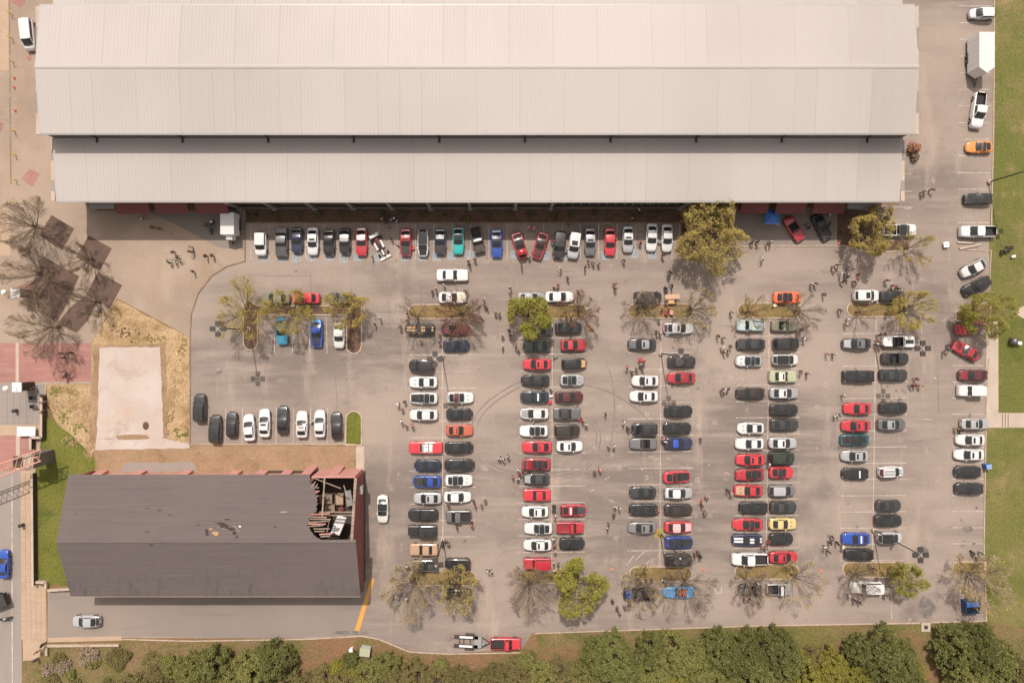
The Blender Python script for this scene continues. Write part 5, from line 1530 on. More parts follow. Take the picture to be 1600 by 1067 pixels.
for i, (row, px, py, ang, key, c, look, opts) in enumerate(CARS):
    grp = GROUP.get(row, 'cars parked in the double rows')
    build_car(KIND[key], key, c, px, py, ang, opts, LAB[i], CAT.get(key, 'car'), grp)
# ------------------------------------------------------------------ trailers, motorcycles, race car, canopy, bins ...
def wheel_at(root, x, y, r=.33, w=.2, name='wheel'):
    mb = MB(); mb.tube((x, y - w / 2, r), (x, y + w / 2, r), r, r, 14); mb.tube((x, y - w / 2 - .01, r), (x, y + w / 2 + .01, r), r * .55, r * .55, 10, 1)
    return mb.build(name, [M['rubber'], M['rim']], root)

def box_trailer(px, py, ang, Lx, Wy, Hz, nose, label):
    r = tag(empty('enclosed_trailer', (*W(px, py, 0), .02), rad(ang)), label, 'trailer')
    a, w = Lx / 2, Wy / 2
    mb = MB()
    foot = [(-a, -w), (a - nose, -w), (a, 0), (a - nose, w), (-a, w)] if nose else [(-a, -w), (a, -w), (a, w), (-a, w)]
    n = len(foot)
    for i in range(n):
        p, q = foot[i], foot[(i + 1) % n]
        k = 6 if abs(p[0] - q[0]) > Lx * .6 else 1
        for j in range(k):
            s0 = Vector(p).lerp(Vector(q), (j + .012) / k); s1 = Vector(p).lerp(Vector(q), (j + .988) / k)
            m_ = MB(); m_.face([(s0.x, s0.y, .55), (s1.x, s1.y, .55), (s1.x, s1.y, Hz), (s0.x, s0.y, Hz)])
            d = Vector((s1.x - s0.x, s1.y - s0.y, 0)).normalized(); nr = Vector((d.y, -d.x, 0)) * .02
            m_.face([tuple(Vector(v) + nr) for v in m_.v[:4]])
            m_.build('side_panel', M['white'], r)
    mb = MB()
    top = [(x * 1.004, y * 1.01, Hz + .02) for x, y in foot]
    mb.face(top); mb.face([(x, y, Hz - .06) for x, y, z in top][::-1])
    for i in range(n):
        p, q = top[i], top[(i + 1) % n]
        mb.face([(p[0], p[1], Hz - .06), (q[0], q[1], Hz - .06), q, p])
    mb.build('roof', paint('white'), r)
    mb = MB(); mb.box(-a + .02, -w + .05, .4, a - nose - .02, w - .05, .56); mb.build('chassis', M['black'], r)
    mb = MB(); mb.bar((a - nose, -.5, .48), (a + 1.3, 0, .48), .1, .1); mb.bar((a - nose, .5, .48), (a + 1.3, 0, .48), .1, .1); mb.build('tow_bar', M['black'], r)
    for x in (-.55, .35):
        for y in (-w + .02, w - .02): wheel_at(r, x, y)
    for y in (-w - .06, w + .06):
        mb = MB(); mb.box(-1.0, y - .12, .66, .8, y + .12, .74); mb.build('mudguard', M['black'], r)
    return r
box_trailer(1519.5, 95, 270, 6.6, 2.5, 3.4, .9, 'white enclosed trailer with pointed nose by the lawn kerb')
tr_ = box_trailer(366, 353.5, 270, 3.6, 2.2, 3.0, 0, 'small white enclosed trailer on the shaded forecourt by the awnings')
mb = MB(); mb.box(1.86, -.5, .5, 2.5, .5, 2.2); mb.build('front_box', M['white'], tr_)
vn = build_car('delivery_van', 'van', 'white', 45.5, 55, 276, 'rt:white L:5.2', 'white van beside the west end of the hall', 'van', 'cars parked about the lot')

# flatbed car trailer behind the red pickup
r = tag(empty('flatbed_trailer', (*W(733, 1000), .02), rad(-3)), 'empty flatbed car trailer hitched to the red pickup', 'trailer')
for y in (-.75, .75):
    mb = MB(); mb.box(-2.5, y - .28, .50, 1.5, y + .28, .56); mb.build('runway', M['darksteel'], r)
    mb = MB(); mb.box(-1.6, y - .16, .565, .6, y + .16, .59); mb.build('tread_plate', M['white'], r)
    mb = MB(); mb.bar((-2.5, y - .1, .52), (-3.3, y - .1, .12), .34, .05); mb.build('ramp', M['wood'], r)
    mb = MB(); mb.box(-.7, y + math.copysign(.42, y) - .14, .55, .9, y + math.copysign(.42, y) + .14, .66); mb.build('mudguard', M['darksteel'], r)
    for x in (-.3, .5): wheel_at(r, x, y + math.copysign(.42, y), .3)
for x in (-1.6, -.9, .2, 1.0, 1.45):
    mb = MB(); mb.box(x - .05, -.8, .42, x + .05, .8, .5); mb.build('cross_member', M['black'], r)
mb = MB(); mb.box(.9, -.95, .5, 2.1, .95, .56); mb.build('deck', M['steel'], r)
mb = MB(); mb.bar((2.0, -.9, .45), (3.6, 0, .45), .1, .1); mb.bar((2.0, .9, .45), (3.6, 0, .45), .1, .1); mb.bar((3.4, 0, .45), (4.3, 0, .45), .1, .1); mb.build('tow_bar', M['black'], r)
mb = MB(); mb.tube((2.5, 0, .5), (2.5, 0, .95), .22, .22, 10); mb.build('winch', M['steel'], r)

# open wheel race car in the hall row
r = tag(empty('race_car', (*W(594, 386, .4), .02), rad(-62)), 'white and maroon open wheel race car in the hall row', 'race car')
mb = MB()
prof = [(-2.1, .20, .45), (-1.5, .34, .75), (-.6, .42, .72), (.3, .36, .62), (1.2, .24, .48), (2.1, .12, .32)]
for (x0, w0, z0), (x1, w1, z1) in zip(prof, prof[1:]):
    for s_ in (1, -1):
        mb.face([(x0, 0, z0), (x1, 0, z1), (x1, s_ * w1, z1 - .15), (x0, s_ * w0, z0 - .15)])
        mb.face([(x0, s_ * w0, z0 - .15), (x1, s_ * w1, z1 - .15), (x1, s_ * w1, .12), (x0, s_ * w0, .12)])
mb.build('body', paint('maroon'), r, smooth=True, angle=40)
mb = MB(); mb.box(.6, -.14, .56, 1.5, .14, .60); mb.build('nose_panel', paint('white'), r)
mb = MB(); mb.box(-.25, -.24, .66, .35, .24, .74); mb.build('cockpit', M['interior'], r)
mb = MB(); mb.box(1.75, -.95, .22, 2.15, .95, .27); mb.box(1.7, -.97, .18, 2.2, -.93, .45); mb.box(1.7, .93, .18, 2.2, .97, .45); mb.build('front_wing', paint('white'), r)
mb = MB(); mb.box(-2.3, -.75, .95, -1.8, .75, 1.0); mb.box(-2.4, -.79, .5, -1.7, -.74, 1.08); mb.box(-2.4, .74, .5, -1.7, .79, 1.08); mb.build('rear_wing', paint('white'), r)
for y in (-.55, .55):
    mb = MB(); mb.box(-1.0, y - .18, .15, .3, y + .18, .5); mb.build('side_pod', paint('white'), r)
for x, y, rr_, w_ in ((1.25, -.8, .28, .28), (1.25, .8, .28, .28), (-1.45, -.8, .33, .4), (-1.45, .8, .33, .4)):
    wheel_at(r, x, y, rr_, w_)
    mb = MB(); mb.bar((x, y, rr_), (x, math.copysign(.2, y), .35), .05, .05); mb.build('suspension_arm', M['black'], r)

def motorcycle(px, py, ang, c, label, trim='black', s=1.0):
    r = tag(empty('motorcycle', (*W(px, py, .5), .03), rad(ang)), label, 'motorcycle', 'motorcycles standing about'); r.scale = (s, s, s)
    for x in (-.72, .74):
        mb = MB(); mb.tube((x, -.08, .32), (x, .08, .32), .32, .32, 14); mb.tube((x, -.09, .32), (x, .09, .32), .17, .17, 10, 1); mb.build('wheel', [M['rubber'], M['rim']], r)
    mb = MB(); mb.lathe([(.03, -.34), (.17, -.2), (.21, 0), (.15, .25), (.03, .34)], (0, 0, 0), 10); mb.v = [(z + .15, x * .95, y * .7 + .82) for x, y, z in mb.v]; mb.build('tank', paint(c), r, smooth=True)
    mb = MB(); mb.box(-.75, -.14, .70, -.12, .14, .80); mb.build('seat', M['black'], r)
    mb = MB(); mb.box(-.3, -.18, .3, .35, .18, .66); mb.build('engine', M['steel'], r)
    mb = MB(); mb.bar((.38, -.38, 1.02), (.46, 0, 1.0), .04, .04); mb.bar((.46, 0, 1.0), (.38, .38, 1.02), .04, .04); mb.bar((.45, 0, 1.0), (.74, 0, .32), .10, .06); mb.build('handlebar', M['darksteel'], r)
    mb = MB(); mb.box(-1.02, -.10, .58, -.62, .10, .68); mb.build('tail', paint(c), r)
    mb = MB(); mb.box(.56, -.14, .72, .84, .14, 1.0); mb.build('fairing', paint(trim if trim in COL else 'black'), r)
motorcycle(331, 355, 80, 'black', 'black motorcycle beside the small white trailer on the forecourt', 'white', 1.15)
motorcycle(1523, 868, 125, 'sage', 'green motorcycle by the planter at the lower lawn corner', 'dgreen')
motorcycle(610, 344, 20, 'grey', 'grey motorcycle in the shade behind the race car', 'white')
motorcycle(1573, 391, 25, 'black', 'black motorcycle on the lawn beside people', 'black')
motorcycle(8, 966, 10, 'silver', 'silver motorcycle on the street by the dark trailer', 'black')

# utility trailer on the street
r = tag(empty('utility_trailer', (*W(1, 938, .9), .02), rad(20)), 'dark open utility trailer on the street edge', 'trailer')
mb = MB(); mb.box(-1.6, -1.0, .6, 1.2, 1.0, .7); mb.build('deck', M['darksteel'], r)
for a in ((-1.6, -1.0, 1.2, -.95), (-1.6, .95, 1.2, 1.0), (-1.6, -1, -1.55, 1), (1.15, -1, 1.2, 1)):
    mb = MB(); mb.box(a[0], a[1], .7, a[2], a[3], 1.5); mb.build('side_board', M['black'], r)
mb = MB(); mb.face([(-1.62, -1.02, 1.52), (1.22, -1.02, 1.52), (1.22, 1.02, 1.56), (-1.62, 1.02, 1.56)]); mb.face([(-1.62, 1.02, 1.50), (1.22, 1.02, 1.50), (1.22, -1.02, 1.48), (-1.62, -1.02, 1.48)]); mb.build('tarpaulin', paint('dgrey'), r)
for y in (-1.1, 1.1): wheel_at(r, -.2, y)

# blue pop-up canopy
r = tag(empty('pop_up_canopy', (*W(1198, 342, 0), .02), 0), 'blue pop-up canopy on the forecourt beneath the awnings', 'canopy')
s_ = 1.22
for x in (-s_, s_):
    for y in (-s_, s_):
        mb = MB(); mb.bar((x, y, 0), (x, y, 2.3), .05, .05); mb.build('leg', M['white'], r)
for i, (a, b_) in enumerate((((-s_, -s_), (s_, -s_)), ((s_, -s_), (s_, s_)), ((s_, s_), (-s_, s_)), ((-s_, s_), (-s_, -s_)))):
    mb = MB(); mb.face([(*a, 2.3), (*b_, 2.3), (0, 0, 2.95)]); mb.build('canopy_panel', M['bluecanvas'], r)
    mb = MB(); mb.face([(*a, 2.05), (*b_, 2.05), (*b_, 2.3), (*a, 2.3)]); mb.build('valance', M['bluecanvas'] if i else M['white'], r)

# dumpster
r = tag(empty('dumpster', (*W(1516, 946, .6), .02), rad(4)), 'open blue dumpster in the shade of the bare corner tree', 'dumpster')
for a in ((-1.2, -1.05, 1.2, -.97), (-1.2, .97, 1.2, 1.05), (-1.2, -.96, -1.12, .96), (1.12, -.96, 1.2, .96)):
    mb = MB(); mb.box(a[0], a[1], .1, a[2], a[3], 1.35); mb.build('side', M['bluemetal'], r)
mb = MB(); mb.box(-1.1, -.95, .1, 1.1, .95, .5); mb.build('rubbish', M['black'], r)
mb = MB(); mb.bar((-1.1, 1.0, 1.36), (1.1, 1.0, 1.36), .12, .1); mb.build('hinge_bar', M['bluemetal'], r)
mb = MB(); mb.face([(-1.15, .95, 1.4), (0.9, .95, 1.4), (.9, .15, 1.5), (-1.15, .15, 1.5)]); mb.face([(-1.15, .15, 1.47), (.9, .15, 1.47), (.9, .95, 1.37), (-1.15, .95, 1.37)]); mb.build('lid', M['bluecanvas'], r)
# donation / collection box
r = tag(empty('collection_box', (*W(1541, 728, .5), .02), rad(8)), 'small blue collection box standing at the lawn kerb', 'box')
mb = MB(); mb.box(-.42, -.38, 0, .42, .38, 1.15); mb.build('case', M['bluecanvas'], r)
mb = MB(); mb.bar((-.44, 0, 1.16), (.44, 0, 1.16), .8, .05); mb.bar((-.40, 0, 1.22), (.40, 0, 1.22), .5, .06); mb.build('lid', paint('skyblue'), r)
# grey barbecue bin on the lawn
r = tag(empty('grill_cart', (*W(1582, 533, .4), .01), rad(-10)), 'dark grey barbecue cart on the lawn beyond the footpath', 'grill')
mb = MB(); mb.box(-.6, -.5, .5, .6, .5, .95); mb.build('fire_box', paint('dgrey'), r)
mb = MB(); mb.lathe([(.5, 0), (.45, .2), (.25, .34), (.02, .38)], (0, 0, .95), 12); mb.build('hood', paint('grey'), r, smooth=True)
for x in (-.5, .5):
    mb = MB(); mb.bar((x, -.4, 0), (x, -.4, .5), .06, .06); mb.bar((x, .4, 0), (x, .4, .5), .06, .06); mb.build('leg_pair', M['black'], r)
mb = MB(); mb.box(.62, -.4, .8, 1.3, .1, .84); mb.build('side_shelf', M['white'], r)
# transformer cabinet and drain inlet
r = tag(empty('utility_cabinet', (*W(572, 1014), 0), rad(-8)), 'pale green utility cabinet on the clay bank below the lane', 'cabinet')
mb = MB(); mb.box(-.8, -.65, 0, .8, .65, 1.1); mb.build('case', paint('paleblue'), r)
mb = MB(); mb.box(-.86, -.7, 1.1, .86, .7, 1.16); mb.box(-.8, -.66, .1, -.02, -.645, 1.0); mb.build('lid', paint('sage'), r)
r = tag(empty('drain_inlet', (*W(1446, 979), 0)), 'concrete storm drain inlet in the lower kerb', 'drain')
mb = MB(); mb.box(-.75, -.75, 0, .75, .75, .14); mb.build('slab', M['concrete'], r)
mb = MB(); mb.box(-.3, -.3, .14, .3, .3, .17); mb.build('cover', M['darksteel'], r)
r = tag(empty('pale_cabinet', (*W(550, 1012), 0), rad(10)), 'small white meter post beside a shrub on the clay bank', 'post')
mb = MB(); mb.box(-.25, -.2, 0, .25, .2, .9); mb.box(-.3, -.25, .9, .3, .25, .95); mb.build('case', M['white'], r)

def bollard(px, py, label):
    r = tag(empty('bollard', (*W(px, py), .02)), label, 'bollard', 'yellow bollards along the plaza drain')
    mb = MB(); mb.lathe([(.075, 0), (.075, 1.25), (.05, 1.32), (.01, 1.34)], n=10); mb.build('post', M['yellow'], r, smooth=True, angle=40)
    mb = MB(); mb.lathe([(.08, .9), (.08, 1.0)], n=10); mb.build('band', M['white'], r)
    mb = MB(); mb.tube((0, 0, 1.18), (.55, -.10, 1.05), .04, .03, 6); mb.build('chain_hook', M['yellow'], r)
for py, px, tx in ((23, 19, 'northmost yellow bollard along the plaza drain'), (61, 20, 'yellow bollard beside the white van'), (98, 21.5, 'yellow bollard just below the white van, above the cones'), (206, 24, 'yellow bollard level with the upper roof eave'), (243, 25, 'yellow bollard level with the lower roof shadow'), (282, 26, 'yellow bollard beside the red paving diamond'), (317, 27, 'yellow bollard at the edge of the big bare tree')):
    bollard(px, py, tx)
def cone(px, py, label, c='orange'):
    r = tag(empty('traffic_cone', (*W(px, py), .025)), label, 'cone', 'traffic cones')
    mb = MB(); mb.box(-.2, -.2, 0, .2, .2, .04); mb.build('base', M['black' if c == 'x' else 'orange'], r)
    mb = MB(); mb.lathe([(.15, .04), (.03, .72)], n=12); mb.build('body', M['orange'], r, smooth=True, angle=50)
    mb = MB(); mb.lathe([(.115, .30), (.075, .48)], n=12); mb.build('band', M['white'], r)
for px, py, tx in ((23, 122, 'upper orange cone of a pair by the plaza drain'), (23, 137, 'lower orange cone of a pair by the plaza drain'), (24.5, 173, 'lone orange cone by the plaza drain'), (956, 889, 'orange cone between the second and third lower planters'), (1099, 889, 'orange cone between the third and fourth lower planters'), (1282, 891, 'orange cone between the fourth and fifth lower planters'), (1483, 383, 'orange cone near the white planks by the lawn'), (1310, 381, 'orange cone at the forecourt corner by the tree bed')):
    cone(px, py, tx)
def plank(px0, py0, px1, py1, label):
    a, b_ = Vector((*W(px0, py0), 0)), Vector((*W(px1, py1), 0)); m_ = (a + b_) / 2
    o = empty('kerb_plank', (m_.x, m_.y, .05)); tag(o, label, 'plank')
    mb = MB(); mb.bar(a - m_ + Vector((0, 0, .12)), b_ - m_ + Vector((0, 0, .12)), .32, .16); mb.build('board', M['concrete'], o)
    mb = MB(); mb.bar(a - m_ + Vector((0, 0, .02)), b_ - m_ + Vector((0, 0, .02)), .2, .08); mb.build('bearer', M['wood'], o)
plank(1495, 379, 1529, 380, 'upper of two white planks forming a V by the lawn')
plank(1498, 389, 1531, 382, 'lower of two white planks forming a V by the lawn')
def sign_board(px, py, label):
    r = tag(empty('notice_board', (*W(px, py), .02), rad(5)), label, 'board')
    mb = MB(); mb.box(-.45, -.45, .55, .45, .45, .62); mb.build('panel', M['white'], r)
    mb = MB(); mb.box(-.04, -.04, 0, .04, .04, .55); mb.box(-.3, -.04, 0, .3, .04, .05); mb.build('stand', M['steel'], r)
    mb = MB(); mb.box(-.12, -.12, .622, .12, .12, .63); mb.build('notice', M['steel'], r)
sign_board(1475, 383, 'small white square stand in the lane near the lawn')
def table(px, py, ang, mat, label, l=1.8, w=.8):
    r = tag(empty('folding_table', (*W(px, py), .02), rad(ang)), label, 'table', 'tables at the car meet')
    mb = MB(); mb.box(-l / 2, -w / 2, .70, l / 2, w / 2, .75); mb.build('top', mat, r)
    for x in (-l / 2 + .15, l / 2 - .15):
        for y in (-w / 2 + .1, w / 2 - .1):
            mb = MB(); mb.bar((x, y, 0), (x, y, .7), .04, .04); mb.build('leg', M['steel'], r)
    return r
table(1049, 464, 2, paint('tan'), 'long tan table beside the dusty black minivan', 2.4, .8)
table(1050, 472, 0, paint('gold'), 'short tan table just below the long one by the minivan', 1.6, .6)
table(46, 673, 0, M['white'], 'white topped long table on the square near the truss', 3.0, 1.5)
def chair(px, py, ang, c, label):
    r = tag(empty('folding_chair', (*W(px, py), .02), rad(ang)), label, 'chair', 'folding chairs at the car meet')
    mb = MB(); mb.box(-.28, -.28, .42, .28, .28, .46); mb.build('seat', paint(c), r)
    mb = MB(); mb.bar((-.28, 0, .45), (-.42, 0, .95), .56, .04); mb.build('backrest', paint(c), r)
    for x in (-.25, .25):
        for y in (-.25, .25):
            mb = MB(); mb.bar((x, y, 0), (x, y, .42), .03, .03); mb.build('leg', M['steel'], r)
for px, py, a, c, tx in ((646, 388, 0, 'red', 'red folding chair between crimson coupe and white hatchback'), (1040, 488, 90, 'crimson', 'crimson chair on the upper third row planter'), (1048, 488, 90, 'pinkish', 'pink chair beside the crimson one on the planter'), (826, 356, 80, 'red', 'red chair in the hall shade, first of a pair'), (834, 357, 80, 'crimson', 'dark red chair in the hall shade, second of a pair'),
        (866, 790, 0, 'black', 'black chair behind the white sunroof sedan, second row'), (866, 797, 0, 'dgrey', 'grey chair just below the black chair, second row'), (868, 556, 20, 'grey', 'grey chair between red and gold hooded cars'), (860, 628, 0, 'red', 'red chair between white banded dark coupe and maroon sedan'), (1040, 452, 90, 'navy', 'navy chair above the long tan table'), (1000, 562, 20, 'red', 'red chair below the silver roofed charcoal sedan'),
        (1209, 477, 30, 'cream', 'cream chair on the upper fourth row planter'), (905, 655, 200, 'red', 'red chair in front of the grey raised hood car'), (1000, 573, 160, 'black', 'black chair below the red chair, third row'), (55, 621, 0, 'black', 'black chair beside the gate pillar square'), (56, 634, 10, 'dgrey', 'grey chair on the concrete square')):
    chair(px, py, a, c, tx)
def cooler(px, py, c, label):
    r = tag(empty('cool_box', (*W(px, py), .02), rad(15)), label, 'cool box')
    mb = MB(); mb.box(-.32, -.2, 0, .32, .2, .36); mb.build('box', paint(c), r)
    mb = MB(); mb.box(-.34, -.22, .36, .34, .22, .43); mb.build('lid', paint('white'), r)
cooler(1209, 470, 'white', 'white cool box above the cream chair on the planter'); cooler(861, 618, 'blue', 'blue cool box behind the white banded dark coupe'); cooler(1581, 401, 'white', 'white cool box on the lawn by the black motorcycle'); cooler(1042, 522, 'racing', 'blue cool box behind the white sedan with loaded boot'); cooler(1508, 499, 'sage', 'green box on the planter above the crimson coupe')
def bin_(px, py, label):
    r = tag(empty('litter_bin', (*W(px, py), .02)), label, 'bin')
    mb = MB(); mb.lathe([(.25, 0), (.3, .9)], n=12); mb.build('drum', M['darksteel'], r, smooth=True, angle=50)
    mb = MB(); mb.lathe([(.31, .9), (.31, .95), (.16, 1.0)], n=12); mb.build('lid', M['black'], r)
bin_(1497, 671, 'dark litter bin in front of the silver sedan along the lawn'); bin_(37, 819, 'brown litter bin on the tan pavement'); bin_(27, 641, 'dark litter bin on the concrete square')
# ------------------------------------------------------------------ people
def skin_mesh(name, verts, edges, radii, sub=1):
    me = bpy.data.meshes.new(name + '_wire')
    me.from_pydata(verts, edges, [])
    o = bpy.data.objects.new(name + '_wire', me); col.objects.link(o)
    md = o.modifiers.new('skin', 'SKIN'); md.use_smooth_shade = True
    for i, r in enumerate(radii):
        sv = me.skin_vertices[0].data[i]
        sv.radius = r if isinstance(r, tuple) else (r, r)
        sv.use_root = (i == 0)
    if sub:
        ss = o.modifiers.new('sub', 'SUBSURF'); ss.levels = sub; ss.render_levels = sub
    dg = bpy.context.evaluated_depsgraph_get()
    out = bpy.data.meshes.new_from_object(o.evaluated_get(dg)); out.name = name
    bpy.data.objects.remove(o); bpy.data.meshes.remove(me)
    return out

def pose(kind):
    """joints in metres, facing +x"""
    hip, knee, ankle, toe = {}, {}, {}, {}
    st = {'stand': (0.02, -.02), 'walk': (.26, -.24), 'talk': (.05, -.04), 'lean': (.08, -.05)}[kind]
    top = {'stand': 0.0, 'walk': .05, 'talk': .02, 'lean': .28}[kind]
    V, E, Rr = [], [], []
    def v(p, r, par=None):
        V.append(p); Rr.append(r)
        if par is not None: E.append((par, len(V) - 1))
        return len(V) - 1
    pel = v((0, 0, .94), (.135, .105))
    wa = v((top * .3, 0, 1.12), (.125, .095), pel)
    ch = v((top * .75, 0, 1.33), (.155, .11), wa)
    nk = v((top, 0, 1.47), (.06, .06), ch)
    h0 = v((top + .02, 0, 1.57), (.08, .09), nk)
    h1 = v((top + .02, 0, 1.69), (.075, .085), h0)
    nose = v((top + .12, 0, 1.60), (.018, .018), h0)
    legs = []
    for s_, dx in ((-1, st[0]), (1, st[1])):
        a = v((0, s_ * .10, .84), (.095, .09), pel)
        k = v((dx * .5 + .03, s_ * .11, .48), (.065, .062), a)
        f = v((dx, s_ * .11, .09), (.045, .045), k)
        t = v((dx + .16, s_ * .12, .04), (.045, .03), f)
        legs.append((a, k, f, t))
    arms = []
    for s_ in (-1, 1):
        sh = v((top * .9, s_ * .19, 1.40), (.06, .06), ch)
        if kind == 'walk': el, wr = (top - s_ * .16, s_ * .25, 1.14), (top - s_ * .22 + .12, s_ * .25, .92)
        elif kind == 'talk': el, wr = (top - .02, s_ * .27, 1.13), (top + .24, s_ * .16, 1.14 if s_ > 0 else 1.02)
        elif kind == 'lean': el, wr = (top + .14, s_ * .24, 1.15), (top + .36, s_ * .2, 1.0)
        else: el, wr = (top - .02, s_ * .26, 1.13), (top + .05, s_ * .27, .87)
        e = v(el, (.045, .045), sh); w = v(wr, (.033, .033), e)
        d = (Vector(wr) - Vector(el)).normalized()
        hd = v(tuple(Vector(wr) + d * .09), (.036, .022), w)
        for q in (-.03, -.01, .012, .032):                 # four fingers and a thumb
            v(tuple(Vector(wr) + d * .17 + Vector((0, q, -.01))), (.010, .010), hd)
        v(tuple(Vector(wr) + d * .09 + Vector((.045, -s_ * .03, 0))), (.011, .011), w)
        arms.append((sh, e, w))
    body = skin_mesh('person_' + kind, V, E, Rr, 1)
    g = lambda i, k: tuple(x * k for x in Rr[i])
    # shirt: torso and upper arms
    ids = [pel, wa, ch] + [x for a in arms for x in a[:2]]
    idx = {i: n for n, i in enumerate(ids)}
    ed = [(idx[a], idx[b]) for a, b in E if a in idx and b in idx]
    shirt = skin_mesh('shirt_' + kind, [V[i] for i in ids], ed, [tuple(x + .022 for x in Rr[i]) for i in ids], 1)
    ids = [pel] + [x for a in legs for x in a[:3]]
    idx = {i: n for n, i in enumerate(ids)}
    ed = [(idx[a], idx[b]) for a, b in E if a in idx and b in idx]
    trs = skin_mesh('trousers_' + kind, [V[i] for i in ids], ed, [tuple(x + .018 for x in Rr[i]) for i in ids], 1)
    mb = MB(); n = 10
    hc = Vector((top + .005, 0, 1.64))
    for k in range(5):
        a = rad(-15 + k * 26)
        for i in range(n):
            t = 2 * math.pi * i / n
            mb.v.append((hc.x + .104 * math.cos(a) * math.cos(t) - .012, .096 * math.cos(a) * math.sin(t), hc.z + .125 * math.sin(a)))
    for k in range(4):
        for i in range(n):
            j = (i + 1) % n
            mb.f.append((k * n + i, k * n + j, (k + 1) * n + j, (k + 1) * n + i)); mb.m.append(0)
    mb.f.append(tuple(4 * n + i for i in range(n))); mb.m.append(0)
    hair = mb.mesh('hair_' + kind, True)
    return dict(body=body, shirt=shirt, trousers=trs, hair=hair)
POSES = {k: pose(k) for k in ('stand', 'walk', 'talk', 'lean')}
SKINS = [plain('skin_' + n, c, .6) for n, c in (('light', (.48, .30, .22)), ('tan', (.30, .17, .11)), ('brown', (.12, .065, .04)))]
HAIRS = [plain('hair_' + n, c, .7) for n, c in (('dark', (.012, .009, .008)), ('brown', (.05, .03, .018)), ('fair', (.28, .19, .10)))]
CLOTH = {n: plain('cloth_' + n.replace(' ', '_'), c, .85) for n, c in dict(white=(.68, .67, .65), black=(.015, .015, .016), grey=(.16, .16, .165), red=(.40, .03, .04), pink=(.58, .25, .24), blue=(.05, .13, .32), navy=(.02, .03, .08), green=(.06, .28, .10), yellow=(.6, .45, .08), tan=(.38, .27, .17), orange=(.6, .18, .05), maroon=(.14, .02, .03), denim=(.06, .08, .14), khaki=(.25, .20, .13)).items()}
PPL = []
def P_(s_):
    for it in s_.split(';'):
        a = it.split()
        if a: PPL.append((float(a[0]), float(a[1]), a[2]))
KEY = dict(w='white', d='black', g='grey', r='red', p='pink', b='blue', n='navy', e='green', y='yellow', t='tan', o='orange', m='maroon')
P_('207 333 w;222 341 w;237 355 t;248 357 d;270 394 d;272 407 w;264 411 e;277 403 n;298 386 w;300 394 g;321 400 d;331 399 d;301 424 d;322 352 d')
P_('95 552 d;98 559 n;110 551 d;113 558 g;97 580 w;100 589 m;103 585 d;52 606 d;66 618 d;68 628 g;67 641 d;59 640 n;67 1007 d;58 1018 m;55 1031 d')
P_('602 347 d;597 342 y;620 346 w;608 355 g;581 401 w;611 372 d;731 407 w;742 405 d;734 413 d;815 416 m;827 401 w;877 421 w;887 434 d;914 418 d;920 408 w;927 410 g;935 411 w;975 407 m;962 375 d;1001 381 r;1036 399 d;1047 425 d;1045 431 n;998 328 w;1003 333 d;863 378 r;888 352 d;988 342 g')
P_('694 446 w;675 455 t;681 452 w;594 498 w;586 507 m;625 509 d;636 489 r;636 500 p;657 532 e;687 523 r;687 534 n;703 528 d;756 468 w;758 477 d;761 480 r;774 489 d;780 490 d;797 450 d;797 457 w;785 524 w;785 541 w;796 516 d;797 524 m;806 541 d;810 546 w')
P_('622 630 w;632 627 d;628 639 g;626 657 w;634 664 d;643 663 p;780 716 w;786 718 w;794 713 w;740 783 d;743 791 r;752 790 r;758 782 d;736 813 p;737 821 r;714 824 d;700 788 m;763 892 w;768 893 w;633 884 w;637 886 r;621 932 w;627 931 b;634 934 w;612 930 t;716 911 w;707 911 w;719 905 g;695 846 d;700 849 g;692 852 n')
P_('866 450 d;873 445 r;871 451 g;885 493 w;892 496 y;959 443 m;961 451 d;849 607 d;861 610 n;910 658 r;916 663 w;946 647 d;974 661 w;980 668 d;951 696 w;959 697 w;810 734 w;812 742 r;801 745 r;809 748 w;817 735 r;929 737 d;936 732 r;961 791 w;968 795 w;959 804 d;951 818 d;949 825 w;867 841 w;866 851 r;867 861 p;867 806 w;872 881 d;865 879 w;866 890 w')
P_('957 938 d;964 949 d;968 957 d;976 949 m;984 942 r;1039 450 d;1050 447 d;1041 470 r;1055 470 b;1036 481 p;1046 480 r;1030 499 t;1026 517 d;1032 522 w;1006 565 r;995 575 d;1004 575 n;981 572 p;988 583 m;1122 525 d;1130 528 d;1128 545 w;1132 550 p;1142 541 d;1138 548 g;1143 489 w;1128 611 d;1132 610 w;1138 609 n;1095 686 d;1035 686 p;1039 690 w')
P_('1097 782 r;1104 778 p;1097 790 r;1101 801 d;1137 766 d;1142 768 t;1030 797 r;1086 867 r;1091 862 d;1094 869 n;1010 908 w;1018 906 m;1035 905 w;1040 903 d;1092 945 d;1174 380 d;1183 378 d;1199 382 d;1204 380 w;1192 407 w;1302 417 d;1309 414 n;1314 429 w;1322 428 d;1325 433 w;1316 441 d;1326 421 g;1342 429 r;1335 440 d;1341 438 r;1386 438 d;1396 446 r;1392 452 d;1402 451 n;1269 445 w;1275 443 d;1298 335 w;1264 356 d;1260 351 d')
P_('1247 519 m;1252 515 d;1257 527 w;1325 499 w;1322 507 w;1312 484 d;1293 553 p;1303 554 w;1253 580 d;1262 584 w;1318 619 w;1306 652 w;1311 648 g;1201 726 w;1191 851 p;1196 856 p;1201 848 r;1290 854 w;1297 848 d;1302 844 n;1308 848 d;1300 838 d;1317 852 w;1294 861 g;1164 935 w;1172 937 r;1177 941 r;1186 943 d;1189 930 d;1184 912 w;1327 931 w;1335 937 m;1343 941 d;1384 930 d')
